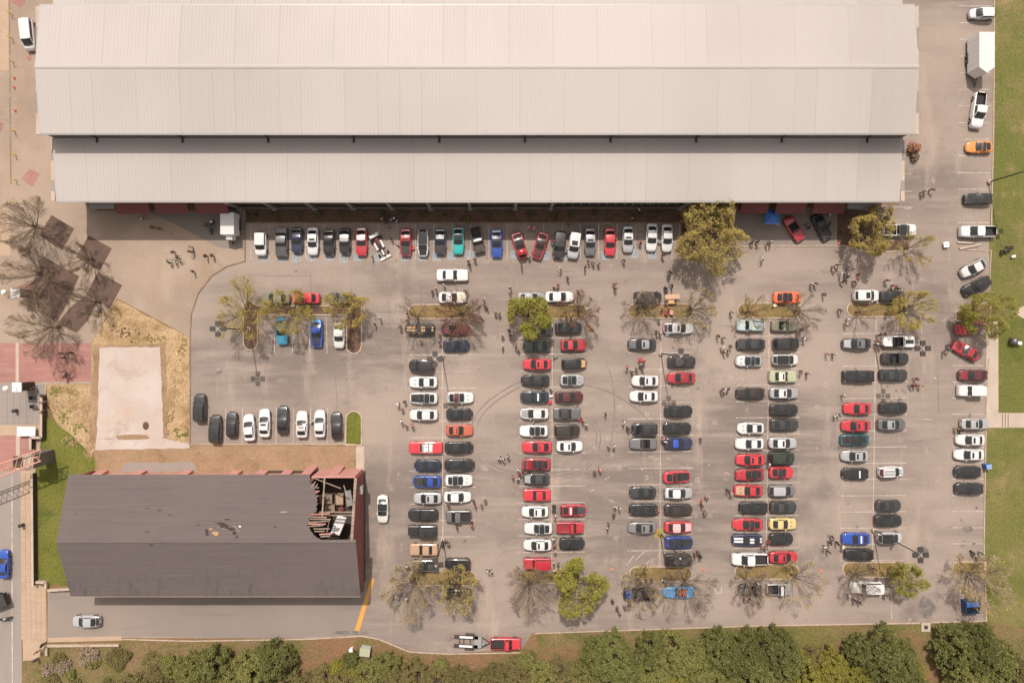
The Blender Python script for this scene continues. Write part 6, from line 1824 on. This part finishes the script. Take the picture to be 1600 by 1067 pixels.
P_('1370 539 w;1373 524 d;1382 522 d;1372 533 p;1376 540 m;1432 592 m;1430 601 r;1438 603 y;1425 603 m;1442 300 d;1447 298 w;1455 296 d;1568 391 d;1576 386 n;1481 547 d;1484 540 m;1476 551 t;1534 864 e;1361 884 g;1366 888 m')
P_('1502 505 e;1495 670 m;1288 460 g')
rr = random.Random(99)
car_pts = [(c[1], c[2], ' '.join(short(c[6])) if c[0] else c[6].split(' ')[0] + ' ' + c[6].split(' ')[1] + (' ' + c[6].split(' ')[2] if c[6].split(' ')[2] in ('car', 'sedan', 'coupe', 'suv', 'pickup', 'convertible') else ' car' if not any(k in c[6].split(' ')[1] for k in ('sedan', 'coupe', 'suv', 'pickup', 'car', 'convertible')) else ''), c[0]) for c in CARS]
car_pts += [(1534, 87, 'white enclosed trailer', ''), (360, 352, 'small white trailer', ''), (1198, 342, 'blue canopy', ''), (594, 386, 'race car', ''), (732, 1000, 'flatbed trailer', ''), (1516, 946, 'blue dumpster', ''), (1049, 464, 'long tan table', ''), (23, 458, 'gate pillar', ''), (46, 673, 'white long table', ''), (1573, 391, 'lawn motorcycle', ''), (92, 570, 'red paving strip', ''), (285, 405, 'plaza corner', ''), (58, 1018, 'lane mouth wall', ''), (230, 340, 'hall awnings', ''), (610, 344, 'grey motorcycle', '')]
def side(dx, dy):
    return ('east of' if dx > 0 else 'west of') if abs(dx) > abs(dy) * 2.2 else ('below' if dy > 0 else 'above')
used_l = {}
ZONE = {'first west': 'first row', 'first east': 'first row', 'second west': 'second row', 'second east': 'second row', 'third west': 'third row', 'third east': 'third row', 'fourth west': 'fourth row', 'fourth east': 'fourth row', 'fifth west': 'fifth row', 'fifth east': 'fifth row', 'hall row': 'hall row', 'small lot': 'small lot', 'lawn row': 'lawn row', '': ''}
PL = []
for px, py, k in PPL:
    shirt = KEY[k]; kind = rr.choice(['stand', 'stand', 'talk', 'walk', 'lean'])
    tr_c = rr.choice(['denim', 'denim', 'black', 'khaki', 'grey', 'navy'])
    near = sorted(car_pts, key=lambda c: (c[0] - px) ** 2 + (c[1] - py) ** 2)
    verb = {'stand': 'standing', 'talk': 'standing', 'walk': 'walking', 'lean': 'leaning forward'}[kind]
    tw = {'denim': 'jeans', 'black': 'black trousers', 'khaki': 'khaki trousers', 'grey': 'grey trousers', 'navy': 'navy trousers'}[tr_c]
    lab = None
    for tr_ in range(4):
        n = near[0 if tr_ < 2 else tr_ - 1]
        cand = f"person in {shirt} top and {tw} {verb} {side(px - n[0], py - n[1])} {n[2]}" + (f", {ZONE[n[3]]}" if ZONE[n[3]] else '')
        if tr_ == 1: cand = f"person in {shirt} top {verb} near {near[0][2]} and {near[1][2]}"
        if cand not in used_l and len(cand.replace('-', ' ').split()) <= 16: lab = cand; break
    if lab is None: lab = cand
    used_l[lab] = 1
    PL.append((px, py, shirt, kind, tr_c, lab))
for px, py, shirt, kind, tr_c, lab in PL:
    q = POSES[kind]
    sk = rr.choice(SKINS)
    o = bpy.data.objects.new('person', q['body']); col.objects.link(o)
    def mats(ob, m):
        if not ob.data.materials: ob.data.materials.append(m)
        ob.material_slots[0].link = 'OBJECT'; ob.material_slots[0].material = m
    mats(o, sk)
    o.location = (*W(px, py, .9), .022); o.rotation_euler = (0, 0, rr.uniform(0, 6.28))
    s_ = rr.uniform(.95, 1.06) * 1.04; o.scale = (s_, s_, s_)
    tag(o, lab, 'person', 'people at the car meet')
    for nm, m in (('shirt', CLOTH[shirt]), ('trousers', CLOTH[tr_c]), ('hair', rr.choice(HAIRS))):
        c_ = bpy.data.objects.new(nm, q[nm]); col.objects.link(c_); c_.parent = o; mats(c_, m)
# ------------------------------------------------------------------ trees and shrubs
def branch_tree(seed, hgt, R, trunk_h, limbs, twig_n, leaf_n=0, leaf_size=.22, spread=1.0, tw=.017, leaf_cover=1.0, clump=.45):
    """returns (trunk+limbs, twigs, leaves): limbs fan out of a short trunk and fill an ellipsoid R wide, hgt tall"""
    rr = random.Random(seed); wood, tw_, lf = MB(), MB(), MB()
    wood.tube((0, 0, 0), (0, 0, trunk_h), .17, .13, 8)
    tips = []; cz = hgt * .56; rz = hgt * .46
    lob = [(rr.uniform(0, 6.283), rr.uniform(.05, .16), k) for k in (2, 3, 5)]
    def clip(p):
        az = math.atan2(p.y, p.x)
        r_ = R * (1 + sum(a * math.sin(k * az + ph) for ph, a, k in lob))
        e = math.sqrt((p.x / r_) ** 2 + (p.y / r_) ** 2 + ((p.z - cz) / rz) ** 2)
        if e <= 1: return p
        c = Vector((0, 0, cz)); return c + (p - c) / e * rr.uniform(.88, 1.03)
    def rnd(v, a):
        return (v + Vector((rr.uniform(-a, a), rr.uniform(-a, a), rr.uniform(-a, a)))).normalized()
    for i in range(limbs):
        az = 2.4 * i + rr.uniform(-.3, .3)
        tilt = (.12 + 1.05 * math.sqrt((i + .5) / limbs)) * spread
        d = Vector((math.cos(az) * math.sin(tilt), math.sin(az) * math.sin(tilt), math.cos(tilt)))
        p = Vector((0, 0, trunk_h * rr.uniform(.7, 1.0))); r = .075
        Ln = (clip(p + d * 40) - p).length * rr.uniform(.82, .95)
        segs = 4
        for s_ in range(segs):
            q = p + d * (Ln / segs); r2 = r * .66
            wood.tube(p, q, r, r2, 5, cap=False)
            for b_ in range(1 if s_ == 0 else 4):
                bp = p.lerp(q, rr.uniform(.1, 1)); bd = rnd(d, .55); bd.z = bd.z * .85 + .08; bd.normalize()
                e = clip(bp + bd * Ln * rr.uniform(.28, .50) * (1 - .1 * s_)); bl = (e - bp).length
                if bl < .15: continue
                bd = (e - bp).normalized()
                wood.tube(bp, e, r2 * .45, .012, 4, cap=False)
                for t_ in range(twig_n):
                    tp = bp.lerp(e, rr.uniform(.15, 1)); td = rnd(bd, .55)
                    te = clip(tp + td * bl * rr.uniform(.3, .6)); tl = (te - tp).length
                    tw_.tube(tp, te, tw, tw * .4, 3, cap=False)
                    for u in range(3):
                        sp = tp.lerp(te, rr.uniform(.2, .95)); sd = rnd(td, .6); se = clip(sp + sd * max(.25, tl * rr.uniform(.35, .65)))
                        tw_.tube(sp, se, tw * .62, tw * .3, 3, cap=False); tips.append(se)
                    tips.append(te)
            d = rnd(d, .10); d.z += .03; d.normalize(); p = q; r = r2
    if leaf_n:
        rr.shuffle(tips); tips = tips[:max(1, int(len(tips) * leaf_cover))]
        for i in range(leaf_n):
            c = tips[i % len(tips)] + Vector((rr.gauss(0, clump), rr.gauss(0, clump), rr.gauss(0, clump * .7)))
            leaf(lf, rr, c, leaf_size * rr.uniform(.6, 1.25))
    return wood, tw_, lf

def leaf(lf, rr, c, s_):
    a = Vector((rr.uniform(-1, 1), rr.uniform(-1, 1), rr.uniform(-.5, .5))).normalized()
    n_ = Vector((rr.uniform(-.8, .8), rr.uniform(-.8, .8), 1)).normalized()
    b_ = n_.cross(a).normalized() * s_ * .55; a = a * s_
    lf.face([c - a, c - b_ * .9, c + a, c + b_])

def tree(px, py, hgt, R, label, cat='tree', twig='twig_brown', leafm=None, seed=0, name='bare_tree', group='trees of the lot', lean=(0, 0), **k):
    r = tag(empty(name, (*W(px, py), .02)), label, cat, group)
    w, t, l = branch_tree(seed, hgt, R, k.pop('trunk_h', hgt * .2), k.pop('limbs', 9), k.pop('twig_n', 6), **k)
    for m_ in (w, t, l):
        m_.v = [(x + lean[0] * z, y + lean[1] * z, z) for x, y, z in m_.v]
    w.build('trunk', M['bark'], r, smooth=True)
    t.build('twigs', M[twig], r)
    if l.f: l.build('crown', M[leafm], r)
    return r
# plaza, bare
tree(67, 358, 9.5, 4.4, 'big bare tree at the upper plaza beside the hall corner', seed=1, twig='twig_dark', twig_n=9, limbs=16, tw=.014)
tree(76, 430, 9.0, 4.2, 'big bare tree over the brown paving squares, below the upper one', seed=2, twig='twig_dark', twig_n=9, limbs=16, tw=.014)
tree(146, 407, 7.0, 2.6, 'slim bare tree on the second brown paving square', seed=3, twig='twig_dark', twig_n=7, limbs=11, tw=.014)
tree(157, 473, 7.0, 2.8, 'slim bare tree where brown paving meets the dry grass', seed=4, twig='twig_dark', twig_n=7, limbs=11, tw=.014)
tree(92, 512, 9.2, 4.6, 'big bare tree by the gate pillar and red paving', seed=5, twig='twig_dark', twig_n=9, limbs=16, tw=.014)
# small lot, budding
B_ = dict(leafm='leaf_bud', twig='twig_bud', name='budding_tree', leaf_size=.10, clump=.09, tw=.014)
tree(392, 488, 8.2, 4.6, 'budding yellow tree at the west end of the small lot planter', seed=6, leaf_n=2600, leaf_cover=.8, limbs=13, twig_n=6, **B_)
tree(462, 488, 7.6, 3.9, 'budding yellow tree in the middle of the small lot planter', seed=7, leaf_n=3200, leaf_cover=.8, limbs=12, twig_n=6, **B_)
tree(549, 486, 7.4, 3.4, 'budding yellow tree at the east end of the small lot planter', seed=8, leaf_n=2600, leaf_cover=.7, limbs=12, twig_n=6, **B_)
# upper planters
tree(653, 496, 7.5, 3.2, 'sparse bare tree at the upper first row planter', seed=9, twig_n=3, limbs=8)
tree(722, 491, 7.2, 4.0, 'russet twigged tree at the upper first row planter', seed=10, twig='twig_red', twig_n=9, limbs=14, tw=.014)
tree(825, 494, 9.0, 3.3, 'bright lime green tree at the upper second row planter', seed=11, leafm='leaf_lime', twig='twig_plain', name='leafy_tree', leaf_n=4600, leaf_size=.17, clump=.17, leaf_cover=.7, limbs=12, twig_n=6)
tree(903, 487, 7.2, 3.2, 'bare grey tree at the upper second row planter', seed=12, twig_n=7, limbs=12, tw=.013, twig='twig_red')
tree(996, 483, 7.0, 2.9, 'bare tree at the west end of the upper third row planter', seed=13, twig_n=7, limbs=12, tw=.013)
tree(1077, 484, 7.4, 3.3, 'bare tree at the east end of the upper third row planter', seed=14, leafm='leaf_bud', leaf_n=160, leaf_size=.18, clump=.2, leaf_cover=.3, twig_n=7, limbs=12, tw=.013)
tree(1165, 488, 6.8, 2.8, 'sparse tree at the west end of the upper fourth row planter', seed=15, twig='twig_plain', twig_n=3, limbs=7, leafm='leaf_bud', leaf_n=150, leaf_size=.16, clump=.2, leaf_cover=.3)
tree(1240, 486, 7.2, 3.0, 'bare tree at the east end of the upper fourth row planter', seed=16, twig_n=6, limbs=11, tw=.013)
tree(1337, 488, 6.0, 1.9, 'thin bare sapling at the upper fifth row planter', seed=17, twig_n=1, limbs=6)
tree(1404, 486, 7.4, 3.5, 'yellow budding tree at the upper fifth row planter', seed=18, leaf_n=3000, leaf_cover=.7, limbs=12, twig_n=6, **B_)
# hall front and lawn side
tree(1096, 374, 9.5, 5.6, 'wide golden budding tree in front of the hall', seed=19, leafm='leaf_gold', twig='twig_brown', name='leafy_tree', leaf_n=12000, leaf_size=.13, clump=.12, limbs=26, twig_n=7)
tree(1337, 367, 9.0, 3.4, 'golden green tree beside the white pickup at the hall corner', seed=20, leafm='leaf_gold', twig='twig_plain', name='leafy_tree', leaf_n=7000, leaf_size=.13, clump=.12, limbs=12, twig_n=7)
tree(1411, 390, 6.4, 3.3, 'thin budding tree at the end of the hall corner bed', seed=21, leaf_n=700, leaf_cover=.5, twig_n=4, limbs=9, **B_)
tree(1506, 491, 8.6, 3.7, 'bright green tree by the lawn path and crimson coupe', seed=22, leafm='leaf_lime', twig='twig_bud', name='leafy_tree', leaf_n=5000, leaf_size=.13, clump=.13, limbs=13, twig_n=7, lean=(.10, 0))
# lower planters
tree(648, 903, 8.6, 4.6, 'bare tree with yellow buds at the lower first row planter', seed=23, twig='twig_plain', twig_n=9, limbs=15, tw=.013, leafm='leaf_bud', leaf_n=700, leaf_size=.1, clump=.12, leaf_cover=.15)
tree(718, 905, 8.2, 3.5, 'bare tree with green tufts at the lower first row planter', seed=24, twig='twig_plain', twig_n=7, limbs=12, tw=.013, leafm='leaf_bud', leaf_n=1400, leaf_size=.12, clump=.16, leaf_cover=.15)
tree(826, 905, 9.0, 4.5, 'densely twigged bare tree at the lower second row planter', seed=25, twig_n=9, limbs=17, tw=.014)
tree(900, 900, 9.2, 4.0, 'bright lime green tree at the lower second row planter', seed=26, leafm='leaf_lime', twig='twig_brown', name='leafy_tree', leaf_n=8000, leaf_size=.15, clump=.15, limbs=15, twig_n=7)
tree(996, 904, 8.0, 3.2, 'bare tree over the blue nosed pickup', seed=27, twig_n=7, limbs=12, tw=.013, leafm='leaf_bud', leaf_n=200, leaf_size=.18, clump=.2, leaf_cover=.3)
tree(1066, 903, 8.6, 4.6, 'wide bare tree over the bright blue race car', seed=28, twig_n=6, limbs=13, tw=.013)
tree(1163, 902, 7.4, 3.2, 'bare tree over the dark open hot rod', seed=29, twig_n=6, limbs=11, tw=.013)
tree(1236, 896, 7.6, 4.0, 'bare tree with yellow tips at the lower fourth row planter', seed=30, twig_n=3, limbs=9, leafm='leaf_bud', leaf_n=180, leaf_size=.17, clump=.2, leaf_cover=.25)
tree(1328, 894, 7.0, 2.8, 'bare dark tree at the lower fifth row planter', seed=31, twig_n=6, limbs=11, tw=.013)
tree(1396, 892, 6.0, 2.5, 'small lime green tree at the lower fifth row planter', seed=32, leafm='leaf_lime', twig='twig_plain', name='leafy_tree', leaf_n=4500, leaf_size=.12, clump=.16, limbs=11, lean=(.12, -.03))
tree(1500, 891, 9.0, 4.6, 'bare yellow twigged tree at the lower lawn corner', seed=33, twig='twig_plain', twig_n=9, limbs=15, tw=.013, leafm='leaf_bud', leaf_n=500, leaf_size=.16, clump=.25, leaf_cover=.5, lean=(.06, 0))

def lush(px, py, R, hgt, leafm, label, seed, n=3600, size=.30, name='evergreen_tree', group='trees along the bottom bank', z0=.25):
    """crown of many leaf clumps spread over an uneven dome, with gaps between the clumps"""
    rr = random.Random(seed)
    r = tag(empty(name, (*W(px, py, 0), 0)), label, 'bush' if 'bush' in name else 'tree', group)
    tk = MB(); tk.tube((0, 0, 0), (0, 0, hgt * .55), .16 + .02 * R, .08, 7)
    lf = MB(); cl = []
    for i in range(int(30 + R * 34)):
        az = rr.uniform(0, 6.283); el = math.asin(rr.uniform(.02, 1))
        k = rr.uniform(.80, 1.02) * (1 + .10 * math.sin(az * 3 + seed) + .07 * math.sin(az * 7 + seed * 2.3))
        cl.append((Vector((math.cos(az) * math.cos(el) * R * k, math.sin(az) * math.cos(el) * R * k, hgt * z0 + (hgt * (1 - z0)) * math.sin(el) * rr.uniform(.82, 1.04))), rr.uniform(.45, .85) * (.28 + .085 * R)))
    for i in range(0, len(cl), 2):
        c = cl[i][0]; tk.tube((0, 0, hgt * rr.uniform(.2, .5)), c * .92, .06, .02, 4, cap=False)
    for i in range(n):
        c, s_ = cl[rr.randrange(len(cl))]
        d = Vector((rr.gauss(0, 1), rr.gauss(0, 1), rr.gauss(0, 1))) * (s_ * .52)
        d.z *= .8
        leaf(lf, rr, c + d, size * rr.uniform(.6, 1.3))
    tk.build('trunk', M['bark'], r, smooth=True)
    lf.build('crown', M[leafm], r)
    return r
# (x, y of the crown centre as surveyed, radius m, height m, foliage)
BANK = [(300, 1040, 3.2, 5.5, 'leaf_mid'), (330, 1028, 3.0, 6.0, 'leaf_dark'), (362, 1046, 3.2, 5.0, 'leaf_mid'), (392, 1034, 3.4, 6.5, 'leaf_mid'), (425, 1022, 3.3, 6.8, 'leaf_dark'), (345, 1064, 3.0, 4.6, 'leaf_olive'), (405, 1062, 3.2, 5.0, 'leaf_mid'),
        (245, 1050, 2.6, 3.0, 'leaf_olive'), (205, 1060, 2.6, 2.8, 'leaf_olive'), (265, 1028, 2.0, 2.4, 'leaf_mid'), (440, 1050, 2.4, 3.2, 'leaf_olive'), (470, 1056, 2.6, 3.4, 'leaf_olive'), (505, 1048, 2.4, 3.0, 'leaf_olive'), (538, 1056, 2.8, 3.6, 'leaf_olive'), (548, 1018, 1.4, 2.6, 'leaf_dark'), (575, 1045, 2.8, 3.6, 'leaf_mid'), (602, 1028, 2.6, 3.4, 'leaf_mid'), (612, 1056, 3.0, 3.8, 'leaf_olive'), (646, 1044, 2.8, 3.6, 'leaf_olive'), (682, 1054, 2.8, 3.4, 'leaf_olive'), (715, 1050, 2.6, 3.2, 'leaf_olive'), (748, 1056, 2.8, 3.6, 'leaf_olive'), (780, 1044, 2.4, 3.0, 'leaf_olive'), (812, 1056, 2.8, 3.6, 'leaf_olive'), (848, 1050, 2.8, 3.8, 'leaf_mid'), (875, 1034, 2.2, 3.4, 'leaf_olive'), (888, 1058, 2.8, 3.8, 'leaf_olive'), (500, 1072, 3, 3.6, 'leaf_olive'), (570, 1072, 3, 3.6, 'leaf_olive'), (720, 1074, 3, 3.6, 'leaf_olive'), (830, 1074, 3, 3.6, 'leaf_olive'),
        (935, 1008, 2.6, 6.4, 'leaf_dark'), (955, 1020, 4.2, 7.5, 'leaf_dark'), (978, 1040, 3.6, 6.4, 'leaf_dark'), (915, 1048, 3.0, 4.2, 'leaf_mid'), (930, 1066, 3.2, 4.4, 'leaf_olive'), (1022, 1006, 3.0, 6.5, 'leaf_dark'), (1050, 1014, 4.0, 7.2, 'leaf_mid'), (1020, 1042, 4.2, 6.4, 'leaf_mid'), (1080, 1032, 4.4, 7.0, 'leaf_mid'), (1052, 1058, 4.4, 6.2, 'leaf_yellow'), (1105, 1054, 4.2, 6.6, 'leaf_mid'), (1000, 1066, 3.8, 5.6, 'leaf_mid'),
        (1128, 1006, 3.6, 7.2, 'leaf_dark'), (1160, 1014, 4.4, 8.0, 'leaf_dark'), (1180, 1042, 4.2, 7.2, 'leaf_dark'), (1212, 1004, 3.6, 7.6, 'leaf_dark'), (1228, 1026, 3.4, 6.4, 'leaf_dark'), (1142, 1062, 3.8, 6.0, 'leaf_mid'), (1205, 1064, 3.6, 5.4, 'leaf_olive'), (1262, 1046, 3.6, 5.2, 'leaf_yellow'), (1300, 1034, 3.6, 5.0, 'leaf_yellow'), (1338, 1050, 3.8, 5.2, 'leaf_yellow'), (1248, 1068, 3.4, 4.8, 'leaf_olive'), (1300, 1066, 3.6, 4.8, 'leaf_yellow'), (1275, 1018, 2.4, 3.4, 'leaf_olive'),
        (1345, 1006, 2.6, 5.6, 'leaf_dark'), (1380, 1008, 4.0, 7.6, 'leaf_dark'), (1408, 1022, 3.6, 7.0, 'leaf_dark'), (1388, 1046, 4.2, 6.6, 'leaf_dark'), (1420, 1056, 3.2, 5.6, 'leaf_dark'), (1370, 1070, 3.4, 5.0, 'leaf_mid'),
        (1500, 1002, 3.6, 7.0, 'leaf_dark'), (1535, 1006, 4.2, 7.8, 'leaf_dark'), (1562, 1026, 3.8, 7.0, 'leaf_dark'), (1518, 1034, 4.2, 6.6, 'leaf_mid'), (1590, 1042, 4.0, 6.4, 'leaf_olive'), (1550, 1056, 4.0, 6.0, 'leaf_mid'), (1505, 1060, 2.8, 5.0, 'leaf_olive'), (1596, 1070, 4.0, 5.4, 'leaf_mid')]
rr = random.Random(61)
for i in range(34):                                       # low scrub that fills in between the crowns
    x = 300 + i * 38 + rr.uniform(-12, 12); y = rr.uniform(1018, 1066) if x < 900 else rr.uniform(1000, 1060)
    BANK.append((x, y, rr.uniform(1.2, 2.0), rr.uniform(1.4, 2.4), rr.choice(['leaf_olive', 'leaf_olive', 'leaf_mid', 'leaf_yellow'])))
for i in range(26):
    BANK.append((78 + i * 9 + rr.uniform(-8, 8), rr.uniform(1008, 1060), rr.uniform(.6, 1.9), rr.uniform(.4, 1.0), rr.choice(['leaf_olive', 'leaf_olive', 'twig_dark', 'leaf_mid'])))
NM = dict(twig_dark='leafless brown', leaf_dark='dark evergreen', leaf_mid='mid green', leaf_olive='olive brown', leaf_yellow='yellow green')
def bank_place(px, py):
    for x0, x1, t in ((0, 280, 'below the service lane mouth'), (280, 440, 'below the service lane'), (440, 590, 'near the pale green utility cabinet'), (590, 720, 'below the lane bend'), (720, 900, 'below the red pickup and flatbed'), (900, 990, 'at the kerb past the red pickup'), (990, 1120, 'below the bright blue race car'), (1120, 1240, 'below the lower fourth row planter'), (1240, 1340, 'in the yellow thicket of the bank'), (1340, 1440, 'below the white boxy truck'), (1440, 1610, 'below the blue dumpster')):
        if x0 <= px < x1: return t
order = ('tallest', 'second tallest', 'third tallest', 'fourth tallest', 'fifth tallest', 'lowest')
cells = {}
for i, q in enumerate(BANK): cells.setdefault((q[4], bank_place(q[0], q[1])), []).append(i)
BL = {}
for (m_, pl), ids in cells.items():
    ids.sort(key=lambda i: (BANK[i][1], BANK[i][0]))
    for n, i in enumerate(ids):
        kind = 'tree' if BANK[i][3] > 4.4 else 'bush'
        nth = (['', 'nearest the kerb', 'second from the kerb', 'third from the kerb', 'fourth from the kerb', 'fifth from the kerb', 'sixth from the kerb', 'seventh from the kerb', 'eighth from the kerb', 'ninth from the kerb', 'tenth from the kerb', 'eleventh from the kerb', 'twelfth from the kerb', 'thirteenth from the kerb', 'fourteenth from the kerb', 'fifteenth from the kerb'] + ['%s from the kerb' % o_ for o_ in 'sixteenth seventeenth eighteenth nineteenth twentieth twenty-first twenty-second twenty-third twenty-fourth'.split()])[n + 1] if len(ids) > 1 else ''
        BL[i] = f"{NM[m_]} {kind} {pl}" + (f", {nth}" if nth else '')
for i, (px, py, R, hg, m_) in enumerate(BANK):
    k = 1 - hg * .55 / H                                   # the crown centre was surveyed at mid height
    bx, by = NX + (px - NX) * k, NY + (py + 15 - NY) * k
    lush(bx, by, R * .92, hg * .80, m_, BL[i], 500 + i, n=int(900 + R * R * 720), size=.18 if m_ != 'leaf_olive' else .13, name='bank_tree' if hg > 4.4 else 'bank_bush')
lush(1424, 234, .9, 1.8, 'twig_red', 'russet shrub at the step of the hall roof by the lane', 800, n=500, size=.16, name='corner_bush', group='shrubs by the hall')
lush(1426, 246, .6, 1.2, 'twig_dark', 'small brown shrub below the larger russet one by the hall', 801, n=350, size=.16, name='corner_bush', group='shrubs by the hall')
rr = random.Random(44)
SH = [(x, rr.uniform(333, 343)) for x in range(400, 1060, 33)]
ORD = 'first second third fourth fifth sixth seventh eighth ninth tenth eleventh twelfth thirteenth fourteenth fifteenth sixteenth seventeenth eighteenth nineteenth twentieth'.split()
for i, (x, y) in enumerate(SH[:20]):
    lush(x, y, rr.uniform(.35, .65), rr.uniform(.5, .9), 'leaf_olive' if i % 3 else 'leaf_dark', f'low shrub in the shaded hall bed, {ORD[i]} from the small trailer', 820 + i, n=120, size=.12, name='bed_bush', group='shrubs by the hall')
# scattered tufts on the banks and verges: nobody could count them
def tufts(name, polys, n, mat, seed, smin=.08, smax=.22):
    rr = random.Random(seed); mb = MB()
    from mathutils.geometry import intersect_point_tri_2d
    for poly in polys:
        xs = [p[0] for p in poly]; ys = [p[1] for p in poly]
        k = 0
        while k < n:
            x, y = rr.uniform(min(xs), max(xs)), rr.uniform(min(ys), max(ys))
            ins = False; j = len(poly) - 1
            for i in range(len(poly)):
                if (poly[i][1] > y) != (poly[j][1] > y) and x < (poly[j][0] - poly[i][0]) * (y - poly[i][1]) / (poly[j][1] - poly[i][1]) + poly[i][0]: ins = not ins
                j = i
            k += 1
            if not ins: continue
            wx, wy = W(x, y); h_ = rr.uniform(smin, smax)
            for b_ in range(3):
                a = rr.uniform(0, 6.283); w_ = h_ * .5
                mb.face([(wx + w_ * math.cos(a), wy + w_ * math.sin(a), .01), (wx - w_ * math.cos(a), wy - w_ * math.sin(a), .01), (wx + rr.uniform(-1, 1) * h_ * .7, wy + rr.uniform(-1, 1) * h_ * .7, .02 + h_)])
    o = mb.build(name, M[mat]); o['kind'] = 'stuff'
tufts('grass', [[(60, 690), (150, 720), (110, 745), (90, 850), (110, 915), (60, 910)]], 1500, 'leaf_yellow', 1, .03, .07)
tufts('grass', [[(1556, -20), (1620, -20), (1620, 1000), (1542, 970), (1562, 640), (1562, 500), (1550, 400)]], 3000, 'leaf_yellow', 2, .03, .06)
tufts('dry_grass_tufts', [[(146, 540), (183, 470), (295, 530), (295, 690), (255, 690), (250, 540), (155, 540), (150, 690), (76, 640), (76, 600), (142, 600)]], 6000, 'twig_plain', 3, .05, .10)
tufts('undergrowth', [[(45, 1010), (400, 1005), (900, 1015), (1540, 980), (1600, 1000), (1600, 1070), (40, 1070)]], 6000, 'leaf_olive', 4, .05, .12)
